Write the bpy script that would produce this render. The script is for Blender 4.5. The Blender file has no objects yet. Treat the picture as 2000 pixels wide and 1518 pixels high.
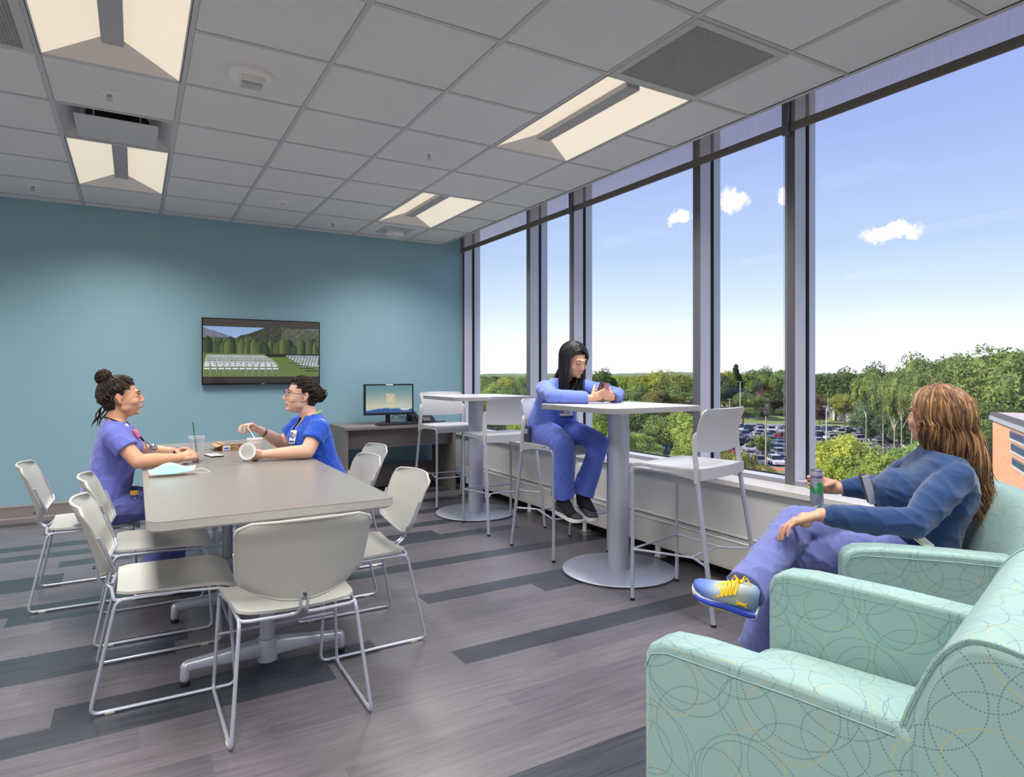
import bpy, bmesh, math, random
import numpy as np
from mathutils import Vector, Matrix, noise
V = Vector
PI = math.pi
SC = bpy.context.scene
COL = SC.collection
random.seed(7)

# ------------------------------------------------------------------ camera
EYE = 1.26
cam_d = bpy.data.cameras.new('camera')
cam = bpy.data.objects.new('camera', cam_d)
COL.objects.link(cam)
cam.location = (0, 0, EYE)
cam.rotation_euler = (PI / 2, 0, -math.radians(30.512))
cam_d.sensor_width = 36
cam_d.lens = 36 * 1250.57 / 2000
cam_d.shift_y = -29 / 2000
cam_d.clip_end = 6000
SC.camera = cam

# ------------------------------------------------------------------ view
SC.view_settings.view_transform = 'Standard'
SC.view_settings.look = 'None'
SC.view_settings.gamma = 1
SC.view_settings.exposure = 0.22
SC.view_settings.use_curve_mapping = False


def lin(c):
    return tuple(((x / 255) / 12.92 if x / 255 <= .04045 else ((x / 255 + .055) / 1.055) ** 2.4) for x in c)


# ------------------------------------------------------------------ sky
w = bpy.data.worlds.new('sky')
SC.world = w
w.use_nodes = True
nt = w.node_tree
nt.nodes.clear()
N = nt.nodes.new
L = nt.links.new
o = N('ShaderNodeOutputWorld')
bg = N('ShaderNodeBackground')
tc = N('ShaderNodeTexCoord')
sp = N('ShaderNodeSeparateXYZ')
rp = N('ShaderNodeValToRGB')
L(tc.outputs['Generated'], sp.inputs[0])
L(sp.outputs['Z'], rp.inputs[0])
cr = rp.color_ramp
cr.elements[0].position = 0.0
cr.elements[0].color = (*lin((246, 246, 254)), 1)
cr.elements[1].position = 1.0
cr.elements[1].color = (*lin((122, 140, 208)), 1)
for p, c in ((.05, (232, 238, 248)), (.10, (204, 219, 240)), (.175, (176, 195, 226)), (.325, (150, 168, 219)), (.55, (142, 159, 217))):
    e = cr.elements.new(p)
    e.color = (*lin(c), 1)
# scattered small cumulus: a thresholded noise whose cells are flattened near the horizon
mp = N('ShaderNodeMapping')
mp.inputs['Scale'].default_value = (5.0, 5.0, 16.0)
mp.inputs['Location'].default_value = (3.3, 1.9, .4)
L(tc.outputs['Generated'], mp.inputs[0])
nz = N('ShaderNodeTexNoise')
nz.inputs['Scale'].default_value = 1.5
nz.inputs['Detail'].default_value = 6
nz.inputs['Roughness'].default_value = .55
L(mp.outputs[0], nz.inputs[0])
cm = N('ShaderNodeMapRange')
cm.inputs['From Min'].default_value = .655
cm.inputs['From Max'].default_value = .72
L(nz.outputs[0], cm.inputs[0])


def cloud_at(heading, elev, wd, ht):
    """a small cumulus standing in one direction of the sky"""
    a = math.radians(heading)
    d = V((math.sin(a) * math.cos(elev), math.cos(a) * math.cos(elev), math.sin(elev)))
    side = V((math.cos(a), -math.sin(a), 0))
    up = side.cross(d)
    dots = []
    for ax, sc in ((side, wd), (up, ht)):
        n1 = N('ShaderNodeVectorMath')
        n1.operation = 'DOT_PRODUCT'
        L(wob.outputs[0], n1.inputs[0])
        n1.inputs[1].default_value = ax / sc
        n2 = N('ShaderNodeMath')
        n2.operation = 'SUBTRACT'
        L(n1.outputs['Value'], n2.inputs[0])
        n2.inputs[1].default_value = d.dot(ax / sc)
        dots.append(n2)
    cb = N('ShaderNodeCombineXYZ')
    L(dots[0].outputs[0], cb.inputs[0])
    L(dots[1].outputs[0], cb.inputs[1])
    ln = N('ShaderNodeVectorMath')
    ln.operation = 'LENGTH'
    L(cb.outputs[0], ln.inputs[0])
    front = N('ShaderNodeVectorMath')
    front.operation = 'DOT_PRODUCT'
    L(tc.outputs['Generated'], front.inputs[0])
    front.inputs[1].default_value = d
    mr = N('ShaderNodeMapRange')
    mr.interpolation_type = 'SMOOTHSTEP'
    mr.inputs['From Min'].default_value = 1.0
    mr.inputs['From Max'].default_value = .55
    L(ln.outputs['Value'], mr.inputs[0])
    gt = N('ShaderNodeMath')
    gt.operation = 'GREATER_THAN'
    L(front.outputs['Value'], gt.inputs[0])
    gt.inputs[1].default_value = .5
    mu = N('ShaderNodeMath')
    mu.operation = 'MULTIPLY'
    L(mr.outputs[0], mu.inputs[0])
    L(gt.outputs[0], mu.inputs[1])
    return mu


# wobble the direction so that the cloud edges billow
wn = N('ShaderNodeTexNoise')
wn.inputs['Scale'].default_value = 38
wn.inputs['Detail'].default_value = 5
wn.inputs['Roughness'].default_value = .65
L(tc.outputs['Generated'], wn.inputs[0])
ws = N('ShaderNodeVectorMath')
ws.operation = 'SUBTRACT'
L(wn.outputs['Color'], ws.inputs[0])
ws.inputs[1].default_value = (.5, .5, .5)
wm = N('ShaderNodeVectorMath')
wm.operation = 'SCALE'
L(ws.outputs[0], wm.inputs[0])
wm.inputs['Scale'].default_value = .045
wob = N('ShaderNodeVectorMath')
L(tc.outputs['Generated'], wob.inputs[0])
L(wm.outputs[0], wob.inputs[1])
acc = None
for hd, el, wd, ht in ((61.2, .188, .042, .014), (49.7, .252, .022, .02), (53.8, .25, .012, .014), (45.2, .232, .018, .010),
                       (58.2, .047, .016, .008), (66.0, .05, .014, .004), (30.9, .057, .016, .008), (33.9, .048, .014, .006),
                       (37.6, .053, .009, .008), (40.2, .04, .010, .006), (45.0, .048, .010, .008), (49.2, .045, .012, .006),
                       (64.6, .066, .010, .005), (72.6, .07, .02, .005), (20.0, .05, .03, .01), (8.0, .08, .03, .012),
                       (84.0, .12, .05, .014), (100., .09, .04, .012), (118., .2, .05, .016), (150., .1, .05, .014), (200., .15, .06, .016),
                       (240., .1, .04, .012), (285., .18, .06, .02), (330., .1, .04, .012)):
    m_ = cloud_at(hd, el, wd, ht)
    if acc is None:
        acc = m_
    else:
        mx = N('ShaderNodeMath')
        mx.operation = 'MAXIMUM'
        L(acc.outputs[0], mx.inputs[0])
        L(m_.outputs[0], mx.inputs[1])
        acc = mx
cf = N('ShaderNodeMath')
cf.operation = 'MULTIPLY'
L(acc.outputs[0], cf.inputs[0])
cf.inputs[1].default_value = .85
mix = N('ShaderNodeMixRGB')
L(cf.outputs[0], mix.inputs[0])
L(rp.outputs[0], mix.inputs[1])
mix.inputs[2].default_value = (*lin((250, 243, 246)), 1)
L(mix.outputs[0], bg.inputs[0])
bg.inputs[1].default_value = 1.2
L(bg.outputs[0], o.inputs[0])

# ------------------------------------------------------------------ sun (stands behind the building, over its roof)
sd = bpy.data.lights.new('sun', 'SUN')
sd.energy = 5.0
sd.angle = math.radians(1.2)
sd.color = (1.0, .90, .72)
sun = bpy.data.objects.new('sun', sd)
COL.objects.link(sun)
sun.rotation_euler = V((-.62, .42, .62)).to_track_quat('Z', 'Y').to_euler()

LAMP_W = 33.0     # watts of each ceiling troffer

# ================================================================== helpers
MATS = {}


def mat(name, col, rough=.5, metal=0.0, var=0.0, vscale=8.0, bump=0.0, bscale=60.0, spec=.5, stretch=None, sheen=0, coat=0, emit=None, alpha=1, trans=0, obj_rand=0.0):
    if name in MATS:
        return MATS[name]
    m = bpy.data.materials.new(name)
    m.use_nodes = True
    t = m.node_tree
    b = t.nodes['Principled BSDF']
    c = (*lin(col), 1)
    b.inputs['Base Color'].default_value = c
    b.inputs['Roughness'].default_value = rough
    b.inputs['Metallic'].default_value = metal
    b.inputs['Specular IOR Level'].default_value = spec
    if sheen:
        b.inputs['Sheen Weight'].default_value = sheen
    if coat:
        b.inputs['Coat Weight'].default_value = coat
        b.inputs['Coat Roughness'].default_value = .1
    if alpha < 1:
        b.inputs['Alpha'].default_value = alpha
    if trans:
        b.inputs['Transmission Weight'].default_value = trans
    if emit:
        b.inputs['Emission Color'].default_value = (*lin(emit[0]), 1)
        b.inputs['Emission Strength'].default_value = emit[1]
    if var or bump:
        tcn = t.nodes.new('ShaderNodeTexCoord')
        src = tcn.outputs['Object']
        if stretch:
            mpn = t.nodes.new('ShaderNodeMapping')
            mpn.inputs['Scale'].default_value = stretch
            t.links.new(src, mpn.inputs[0])
            src = mpn.outputs[0]
    if var or obj_rand:
        hs = t.nodes.new('ShaderNodeHueSaturation')
        hs.inputs['Color'].default_value = c
        t.links.new(hs.outputs[0], b.inputs['Base Color'])
        val = None
        if var:
            n = t.nodes.new('ShaderNodeTexNoise')
            n.inputs['Scale'].default_value = vscale
            n.inputs['Detail'].default_value = 6
            t.links.new(src, n.inputs[0])
            r = t.nodes.new('ShaderNodeMapRange')
            r.inputs['From Min'].default_value = .25
            r.inputs['From Max'].default_value = .75
            r.inputs['To Min'].default_value = 1 - var
            r.inputs['To Max'].default_value = 1 + var
            t.links.new(n.outputs[0], r.inputs[0])
            val = r.outputs[0]
        if obj_rand:
            oi = t.nodes.new('ShaderNodeObjectInfo')
            r2 = t.nodes.new('ShaderNodeMapRange')
            r2.inputs['To Min'].default_value = 1 - obj_rand
            r2.inputs['To Max'].default_value = 1 + obj_rand
            t.links.new(oi.outputs['Random'], r2.inputs[0])
            if val is None:
                val = r2.outputs[0]
            else:
                mm = t.nodes.new('ShaderNodeMath')
                mm.operation = 'MULTIPLY'
                t.links.new(val, mm.inputs[0])
                t.links.new(r2.outputs[0], mm.inputs[1])
                val = mm.outputs[0]
        t.links.new(val, hs.inputs['Value'])
    if bump:
        n = t.nodes.new('ShaderNodeTexNoise')
        n.inputs['Scale'].default_value = bscale
        n.inputs['Detail'].default_value = 3
        t.links.new(src, n.inputs[0])
        bp = t.nodes.new('ShaderNodeBump')
        bp.inputs['Strength'].default_value = bump
        bp.inputs['Distance'].default_value = .01
        t.links.new(n.outputs[0], bp.inputs['Height'])
        t.links.new(bp.outputs[0], b.inputs['Normal'])
    MATS[name] = m
    return m


def tag(o, label=None, cat=None, group=None, kind=None):
    if label:
        o['label'] = label
    if cat:
        o['category'] = cat
    if group:
        o['group'] = group
    if kind:
        o['kind'] = kind
    return o


def thing(name, label, cat, loc=(0, 0, 0), rz=0, group=None):
    o = bpy.data.objects.new(name, None)
    o.empty_display_size = .1
    COL.objects.link(o)
    o.location = loc
    o.rotation_euler = (0, 0, rz)
    return tag(o, label, cat, group)


def kids(o):
    return [c for c in bpy.data.objects if c.parent == o]


def copy_tree(o, parent=None, cmap=None):
    c = o.copy()
    COL.objects.link(c)
    c.parent = parent
    for ch in cmap[o.name] if cmap else kids(o):
        copy_tree(ch, c, cmap)
    return c


def root_of(p):
    while p.parent:
        p = p.parent
    return p


def frames(pts, up=None):
    """parallel-transported frames along a polyline"""
    n = len(pts)
    T = []
    for i in range(n):
        a = pts[max(i - 1, 0)]
        b = pts[min(i + 1, n - 1)]
        d = (b - a)
        T.append(d.normalized() if d.length > 1e-9 else V((0, 0, 1)))
    ref = up or (V((0, 0, 1)) if abs(T[0].z) < .9 else V((1, 0, 0)))
    x = T[0].cross(ref).normalized()
    out = []
    for i in range(n):
        x = (x - T[i] * x.dot(T[i])).normalized()
        out.append((x, T[i].cross(x).normalized(), T[i]))
    return out


def smooth_path(pts, r, seg=4):
    """round the corners of a polyline with radius-like cut r"""
    pts = [V(p) for p in pts]
    out = [pts[0]]
    for i in range(1, len(pts) - 1):
        p0, p1, p2 = pts[i - 1], pts[i], pts[i + 1]
        a = min(r, (p0 - p1).length * .48)
        b = min(r, (p2 - p1).length * .48)
        A = p1 + (p0 - p1).normalized() * a
        B = p1 + (p2 - p1).normalized() * b
        for k in range(seg + 1):
            t = k / seg
            out.append(A * (1 - t) ** 2 + p1 * 2 * t * (1 - t) + B * t * t)
    out.append(pts[-1])
    return out


def spline(pts, seg=5):
    pts = [V(p) for p in pts]
    out = []
    n = len(pts)
    for i in range(n - 1):
        p0, p1, p2, p3 = pts[max(i - 1, 0)], pts[i], pts[i + 1], pts[min(i + 2, n - 1)]
        for k in range(seg):
            t = k / seg
            out.append(.5 * ((2 * p1) + (p2 - p0) * t + (2 * p0 - 5 * p1 + 4 * p2 - p3) * t * t + (3 * p1 - p0 - 3 * p2 + p3) * t ** 3))
    out.append(pts[-1])
    return out


class MB:
    def __init__(s):
        s.v = []
        s.f = []
        s.mi = []
        s.m = 0

    def add(s, vs, fs):
        k = len(s.v)
        s.v += [V(v) for v in vs]
        for f in fs:
            s.f.append(tuple(i + k for i in f))
            s.mi.append(s.m)
        return s

    def box(s, a, b, M=None):
        x0, y0, z0 = a
        x1, y1, z1 = b
        vs = [V(p) for p in ((x0, y0, z0), (x1, y0, z0), (x1, y1, z0), (x0, y1, z0), (x0, y0, z1), (x1, y0, z1), (x1, y1, z1), (x0, y1, z1))]
        if M is not None:
            vs = [M @ p for p in vs]
        return s.add(vs, [(0, 3, 2, 1), (4, 5, 6, 7), (0, 1, 5, 4), (1, 2, 6, 5), (2, 3, 7, 6), (3, 0, 4, 7)])

    def prism(s, poly, z0, z1, M=None):
        """poly: list of (x, y), extruded z0..z1"""
        n = len(poly)
        vs = [V((x, y, z0)) for x, y in poly] + [V((x, y, z1)) for x, y in poly]
        if M is not None:
            vs = [M @ p for p in vs]
        fs = [tuple(range(n))[::-1], tuple(range(n, 2 * n))]
        fs += [(i, (i + 1) % n, n + (i + 1) % n, n + i) for i in range(n)]
        return s.add(vs, fs)

    def tube(s, pts, r, n=8, caps=True, flat=1.0, up=None, closed=False):
        pts = [V(p) for p in pts]
        m = len(pts)
        R = r if isinstance(r, (list, tuple)) else [r] * m
        fr = frames(pts, up)
        vs = []
        for i in range(m):
            x, y, t = fr[i]
            for k in range(n):
                a = 2 * PI * k / n
                vs.append(pts[i] + x * math.cos(a) * R[i] + y * math.sin(a) * R[i] * flat)
        fs = []
        for i in range(m - 1):
            for k in range(n):
                k2 = (k + 1) % n
                fs.append((i * n + k, i * n + k2, (i + 1) * n + k2, (i + 1) * n + k))
        if closed:
            for k in range(n):
                k2 = (k + 1) % n
                fs.append(((m - 1) * n + k, (m - 1) * n + k2, k2, k))
        elif caps:
            fs.append(tuple(range(n))[::-1])
            fs.append(tuple((m - 1) * n + k for k in range(n)))
        return s.add(vs, fs)

    def limb(s, pts, radii, n=14, round0=True, round1=True, flat=1.0, up=None):
        """tapered limb with hemispherical ends"""
        pts = [V(p) for p in pts]
        P = []
        R = []
        d0 = (pts[0] - pts[1]).normalized()
        d1 = (pts[-1] - pts[-2]).normalized()
        if round0:
            for k in range(1, 5):
                a = PI / 2 * (1 - k / 5)
                P.append(pts[0] + d0 * radii[0] * math.sin(a))
                R.append(radii[0] * math.cos(a))
        P += pts
        R += list(radii)
        if round1:
            for k in range(1, 5):
                a = PI / 2 * k / 5
                P.append(pts[-1] + d1 * radii[-1] * math.sin(a))
                R.append(radii[-1] * math.cos(a))
        return s.tube(P, R, n, True, flat, up)

    def ell(s, c, r, n=16, M=None):
        """ellipsoid"""
        c = V(c)
        h = n // 2
        vs = [V((0, 0, -r[2]))]
        for i in range(1, h):
            a = -PI / 2 + PI * i / h
            for k in range(n):
                b = 2 * PI * k / n
                vs.append(V((r[0] * math.cos(a) * math.cos(b), r[1] * math.cos(a) * math.sin(b), r[2] * math.sin(a))))
        vs.append(V((0, 0, r[2])))
        fs = [(0, 1 + (k + 1) % n, 1 + k) for k in range(n)]
        for i in range(h - 2):
            for k in range(n):
                a0 = 1 + i * n + k
                a1 = 1 + i * n + (k + 1) % n
                fs.append((a0, a1, a1 + n, a0 + n))
        top = len(vs) - 1
        b0 = 1 + (h - 2) * n
        fs += [(b0 + k, b0 + (k + 1) % n, top) for k in range(n)]
        if M is not None:
            vs = [M @ p for p in vs]
        return s.add([p + c for p in vs], fs)

    def lathe(s, prof, c=(0, 0, 0), n=24, M=None):
        """prof: (radius, z) pairs, closed by caps"""
        c = V(c)
        vs = []
        for r, z in prof:
            for k in range(n):
                a = 2 * PI * k / n
                vs.append(V((r * math.cos(a), r * math.sin(a), z)))
        m = len(prof)
        fs = []
        for i in range(m - 1):
            for k in range(n):
                k2 = (k + 1) % n
                fs.append((i * n + k, i * n + k2, (i + 1) * n + k2, (i + 1) * n + k))
        fs.append(tuple(range(n))[::-1])
        fs.append(tuple((m - 1) * n + k for k in range(n)))
        if M is not None:
            vs = [M @ p for p in vs]
        return s.add([p + c for p in vs], fs)

    def loft(s, secs, n=24, power=2.3):
        """secs: (center, side vector, front vector) superellipse rings"""
        vs = []
        for c, a, b in secs:
            c, a, b = V(c), V(a), V(b)
            for k in range(n):
                t = 2 * PI * k / n
                ct, st = math.cos(t), math.sin(t)
                x = math.copysign(abs(ct) ** (2 / power), ct)
                y = math.copysign(abs(st) ** (2 / power), st)
                vs.append(c + a * x + b * y)
        m = len(secs)
        fs = []
        for i in range(m - 1):
            for k in range(n):
                k2 = (k + 1) % n
                fs.append((i * n + k, i * n + k2, (i + 1) * n + k2, (i + 1) * n + k))
        fs.append(tuple(range(n))[::-1])
        fs.append(tuple((m - 1) * n + k for k in range(n)))
        return s.add(vs, fs)

    def sheet(s, fn, nu, nv, th):
        """fn(u,v)->Vector for u,v in 0..1, thickened by th along the normal"""
        P = [[V(fn(i / nu, j / nv)) for j in range(nv + 1)] for i in range(nu + 1)]
        top = []
        bot = []
        for i in range(nu + 1):
            for j in range(nv + 1):
                du = P[min(i + 1, nu)][j] - P[max(i - 1, 0)][j]
                dv = P[i][min(j + 1, nv)] - P[i][max(j - 1, 0)]
                nn = du.cross(dv)
                nn = nn.normalized() if nn.length > 1e-12 else V((0, 0, 1))
                top.append(P[i][j] + nn * th / 2)
                bot.append(P[i][j] - nn * th / 2)
        W = nv + 1
        K = len(top)
        fs = []
        for i in range(nu):
            for j in range(nv):
                a = i * W + j
                fs.append((a, a + W, a + W + 1, a + 1))
                fs.append((K + a, K + a + 1, K + a + W + 1, K + a + W))
        for i in range(nu):
            a = i * W
            fs.append((a, K + a, K + a + W, a + W))
            a = i * W + nv
            fs.append((a, a + W, K + a + W, K + a))
        for j in range(nv):
            a = j
            fs.append((a, a + 1, K + a + 1, K + a))
            a = nu * W + j
            fs.append((a, K + a, K + a + 1, a + 1))
        return s.add(top + bot, fs)

    def build(s, name, m, parent=None, world=False, smooth=True, sharp=35, bevel=0, seg=2, fixn=True, label=None):
        me = bpy.data.meshes.new(name)
        off = V((0, 0, 0))
        if world and parent is not None:
            off = root_of(parent).location.copy()
        me.from_pydata([tuple(p - off) for p in s.v], [], s.f)
        ms = m if isinstance(m, (list, tuple)) else [m]
        for q in ms:
            me.materials.append(q)
        if len(ms) > 1:
            me.polygons.foreach_set('material_index', s.mi)
        if fixn:
            bm = bmesh.new()
            bm.from_mesh(me)
            bmesh.ops.recalc_face_normals(bm, faces=bm.faces)
            bm.to_mesh(me)
            bm.free()
        if smooth:
            me.shade_smooth()
            if sharp < 180:
                me.set_sharp_from_angle(angle=math.radians(sharp))
        o = bpy.data.objects.new(name, me)
        COL.objects.link(o)
        if parent is not None:
            o.parent = parent
        if bevel:
            b = o.modifiers.new('bevel', 'BEVEL')
            b.width = bevel
            b.segments = seg
            b.limit_method = 'ANGLE'
            b.angle_limit = math.radians(50)
            b.harden_normals = False
        if label:
            o['label'] = label
        return o


def struct(name, mb, m, parent=None, **k):
    o = mb.build(name, m, parent, **k)
    if parent is None:
        o['kind'] = 'structure'
    return o


def fuse(mb, voxel, smooth=3, factor=.5):
    """union of overlapping closed shapes into one continuous surface"""
    me = bpy.data.meshes.new('tmp')
    me.from_pydata([tuple(p) for p in mb.v], [], mb.f)
    bm = bmesh.new()
    bm.from_mesh(me)
    bmesh.ops.recalc_face_normals(bm, faces=bm.faces)
    bm.to_mesh(me)
    bm.free()
    t = bpy.data.objects.new('tmp', me)
    COL.objects.link(t)
    r = t.modifiers.new('r', 'REMESH')
    r.mode = 'VOXEL'
    r.voxel_size = voxel
    r.use_smooth_shade = True
    if smooth:
        q = t.modifiers.new('s', 'SMOOTH')
        q.factor = factor
        q.iterations = smooth
    dg = bpy.context.evaluated_depsgraph_get()
    dg.update()
    out = bpy.data.meshes.new_from_object(t.evaluated_get(dg))
    bpy.data.objects.remove(t)
    bpy.data.meshes.remove(me)
    return out


def finish(me, name, m, parent, cut=None, disp=None, label=None):
    """link a fused (world-space) mesh as a part; cut(co)->True removes faces, disp(co, no)->offset"""
    n = len(me.vertices)
    co = np.empty(n * 3)
    me.vertices.foreach_get('co', co)
    co = co.reshape(-1, 3)
    if disp is not None:
        no = np.empty(n * 3)
        me.vertices.foreach_get('normal', no)
        no = no.reshape(-1, 3)
        co = co + no * disp(co)[:, None]
    if cut is not None:
        msk = cut(co)
        me.vertices.foreach_set('co', co.ravel())
        bm = bmesh.new()
        bm.from_mesh(me)
        bm.verts.ensure_lookup_table()
        dele = [f for f in bm.faces if all(msk[v.index] for v in f.verts)]
        bmesh.ops.delete(bm, geom=dele, context='FACES')
        bm.to_mesh(me)
        bm.free()
        n = len(me.vertices)
        co = np.empty(n * 3)
        me.vertices.foreach_get('co', co)
        co = co.reshape(-1, 3)
    off = np.array(root_of(parent).location) if parent is not None else np.zeros(3)
    co = co - off
    me.vertices.foreach_set('co', co.ravel())
    me.materials.clear()
    me.materials.append(m)
    me.shade_smooth()
    me.name = name
    me.update()
    o = bpy.data.objects.new(name, me)
    COL.objects.link(o)
    o.parent = parent
    if label:
        o['label'] = label
    return o


def folds(amp, freq, seed, direction=None, freq2=None):
    """numpy ridged wrinkles"""
    rng = np.random.RandomState(seed)
    K = rng.normal(size=(7, 3))
    if direction is not None:
        d = np.array(direction, float)
        d /= np.linalg.norm(d)
        K = K - np.outer(K @ d, d) * .75
    K /= np.linalg.norm(K, axis=1)[:, None]
    ph = rng.uniform(0, 6.28, 7)
    freq = freq * 3.6
    fr = freq * rng.uniform(.6, 1.5, 7)

    def f(co):
        warp = .35 * np.sin(co @ K[5] * freq * .5 + ph[5])[:, None]
        acc = np.zeros(len(co))
        for i in range(5):
            a = co @ K[i] * fr[i] + ph[i] + warp[:, 0] * 3 + 1.2 * np.sin(co @ K[(i + 1) % 5] * fr[i] * .6 + ph[6])
            acc += (1 - np.abs(np.sin(a * .5))) ** 2
        return amp * (acc / 5 - .35) * 2
    return f
# ================================================================== materials
M_wall = mat('teal_wall_paint', (140, 177, 191), .55, var=.02, vscale=3, bump=.05, bscale=180)
M_white = mat('white_wall_paint', (205, 204, 202), .55, bump=.04, bscale=180)
M_tile = mat('ceiling_tile', (222, 223, 225), .9, var=.05, vscale=170, bump=.5, bscale=170)
M_tee = mat('ceiling_tee', (190, 190, 192), .45)
M_plast = mat('warm_grey_plastic', (184, 183, 177), .42)
M_plast_w = mat('pale_grey_plastic', (184, 184, 188), .38)
M_silver = mat('silver_painted_steel', (182, 187, 202), .34, .35)
M_alum = mat('anodised_aluminium', (186, 190, 206), .36, .35, var=.02, vscale=20)
M_frame = mat('window_frame_paint', (208, 210, 222), .4)
M_frame_in = mat('frame_dark_face', (104, 104, 112), .5, .2)
M_black = mat('black_plastic', (24, 24, 27), .35)
M_rubber = mat('black_rubber', (18, 18, 18), .8)
M_gloss_black = mat('gloss_black', (12, 12, 14), .12)
M_clear_glide = mat('milky_plastic', (205, 205, 190), .4)
M_lam = mat('table_laminate', (136, 131, 125), .28, var=.035, vscale=9, stretch=(1, 9, 1), bump=.02)
M_lam_edge = mat('laminate_edge', (190, 187, 182), .35)
M_lam_w = mat('pale_laminate', (200, 199, 200), .25)
M_desk = mat('grey_wood_laminate', (122, 114, 110), .42, var=.16, vscale=7, stretch=(1.2, 14, 14))
M_base = mat('vinyl_base', (140, 132, 130), .5)
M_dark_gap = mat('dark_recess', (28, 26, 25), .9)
M_skin1 = mat('skin_tan', (212, 160, 128), .5, var=.04, vscale=25, spec=.35)
M_skin2 = mat('skin_fair', (224, 178, 154), .5, var=.05, vscale=25, spec=.35)
M_skin3 = mat('skin_warm', (212, 164, 136), .48, var=.04, vscale=25, spec=.35)
M_skin4 = mat('skin_rosy', (212, 160, 134), .48, var=.05, vscale=25, spec=.35)
M_lip = mat('lips', (176, 92, 88), .4)
M_eye = mat('eye_white', (225, 220, 215), .25)
M_iris = mat('dark_iris', (40, 24, 18), .15)
M_hair_d = mat('dark_brown_hair', (46, 34, 29), .6, var=.5, vscale=60, spec=.3)
M_hair_b = mat('black_hair', (26, 22, 23), .42, var=.35, vscale=60, spec=.5)
M_hair_l = mat('light_brown_hair', (124, 88, 58), .6, var=.45, vscale=22, stretch=(3, 3, .5), spec=.5)
M_hair_l2 = mat('honey_blonde_hair', (172, 132, 88), .6, var=.3, vscale=22, spec=.5)
M_hair_l3 = mat('deep_brown_hair', (80, 56, 42), .6, var=.3, vscale=22, spec=.5)  # darker brown for the brows and strands mixed in at random
M_scrub1 = mat('periwinkle_scrubs', (104, 112, 196), .85, var=.03, vscale=14, bump=.08, bscale=700, sheen=.2)
M_scrub1p = mat('blue_scrub_trousers', (90, 100, 168), .85, var=.03, vscale=14, bump=.08, bscale=700, sheen=.2)
M_scrub2 = mat('royal_blue_scrubs', (20, 82, 196), .82, var=.04, vscale=14, bump=.08, bscale=700, sheen=.2)
M_scrub3 = mat('blue_scrubs', (96, 120, 216), .85, var=.03, vscale=14, bump=.08, bscale=700, sheen=.2)
M_fleece = mat('navy_fleece', (22, 58, 106), .95, var=.08, vscale=40, bump=.15, bscale=500, sheen=.35)
M_scrub4 = mat('violet_blue_scrub_trousers', (102, 112, 172), .88, var=.04, vscale=14, bump=.08, bscale=700, sheen=.2)
M_white_p = mat('white_plastic', (228, 228, 226), .4)
M_foam = mat('white_foam', (236, 232, 232), .7)
M_paper_w = mat('white_paper', (232, 232, 228), .8)
M_lens_dark = mat('brushed_steel', (120, 122, 128), .3, .8)


def plank_mat(name, c1, c2, rough):
    m = bpy.data.materials.new(name)
    m.use_nodes = True
    t = m.node_tree
    n = t.nodes
    b = n['Principled BSDF']
    tcn = n.new('ShaderNodeTexCoord')
    oi = n.new('ShaderNodeObjectInfo')
    add = n.new('ShaderNodeVectorMath')
    sc = n.new('ShaderNodeVectorMath')
    sc.operation = 'SCALE'
    t.links.new(oi.outputs['Location'], sc.inputs[0])
    sc.inputs['Scale'].default_value = 7.3
    t.links.new(tcn.outputs['Object'], add.inputs[0])
    t.links.new(sc.outputs[0], add.inputs[1])
    mp_ = n.new('ShaderNodeMapping')
    mp_.inputs['Scale'].default_value = (1.6, 26, 1)
    t.links.new(add.outputs[0], mp_.inputs[0])
    nz_ = n.new('ShaderNodeTexNoise')
    nz_.inputs['Scale'].default_value = 2.2
    nz_.inputs['Detail'].default_value = 8
    nz_.inputs['Roughness'].default_value = .62
    nz_.inputs['Distortion'].default_value = .25
    t.links.new(mp_.outputs[0], nz_.inputs[0])
    rp_ = n.new('ShaderNodeValToRGB')
    rp_.color_ramp.elements[0].position = .3
    rp_.color_ramp.elements[0].color = (*lin(c1), 1)
    rp_.color_ramp.elements[1].position = .7
    rp_.color_ramp.elements[1].color = (*lin(c2), 1)
    t.links.new(nz_.outputs[0], rp_.inputs[0])
    hs = n.new('ShaderNodeHueSaturation')
    mr = n.new('ShaderNodeMapRange')
    mr.inputs['To Min'].default_value = .94
    mr.inputs['To Max'].default_value = 1.06
    t.links.new(oi.outputs['Random'], mr.inputs[0])
    t.links.new(mr.outputs[0], hs.inputs['Value'])
    t.links.new(rp_.outputs[0], hs.inputs['Color'])
    t.links.new(hs.outputs[0], b.inputs['Base Color'])
    b.inputs['Roughness'].default_value = rough
    bp_ = n.new('ShaderNodeBump')
    bp_.inputs['Strength'].default_value = .12
    bp_.inputs['Distance'].default_value = .004
    t.links.new(nz_.outputs[0], bp_.inputs['Height'])
    t.links.new(bp_.outputs[0], b.inputs['Normal'])
    return m


M_pl = plank_mat('light_grey_oak_plank', (88, 84, 89), (113, 108, 114), .3)
M_pm = plank_mat('mid_grey_oak_plank', (81, 78, 83), (105, 101, 107), .3)
M_pd = plank_mat('charcoal_oak_plank', (44, 47, 52), (66, 70, 77), .3)


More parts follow.
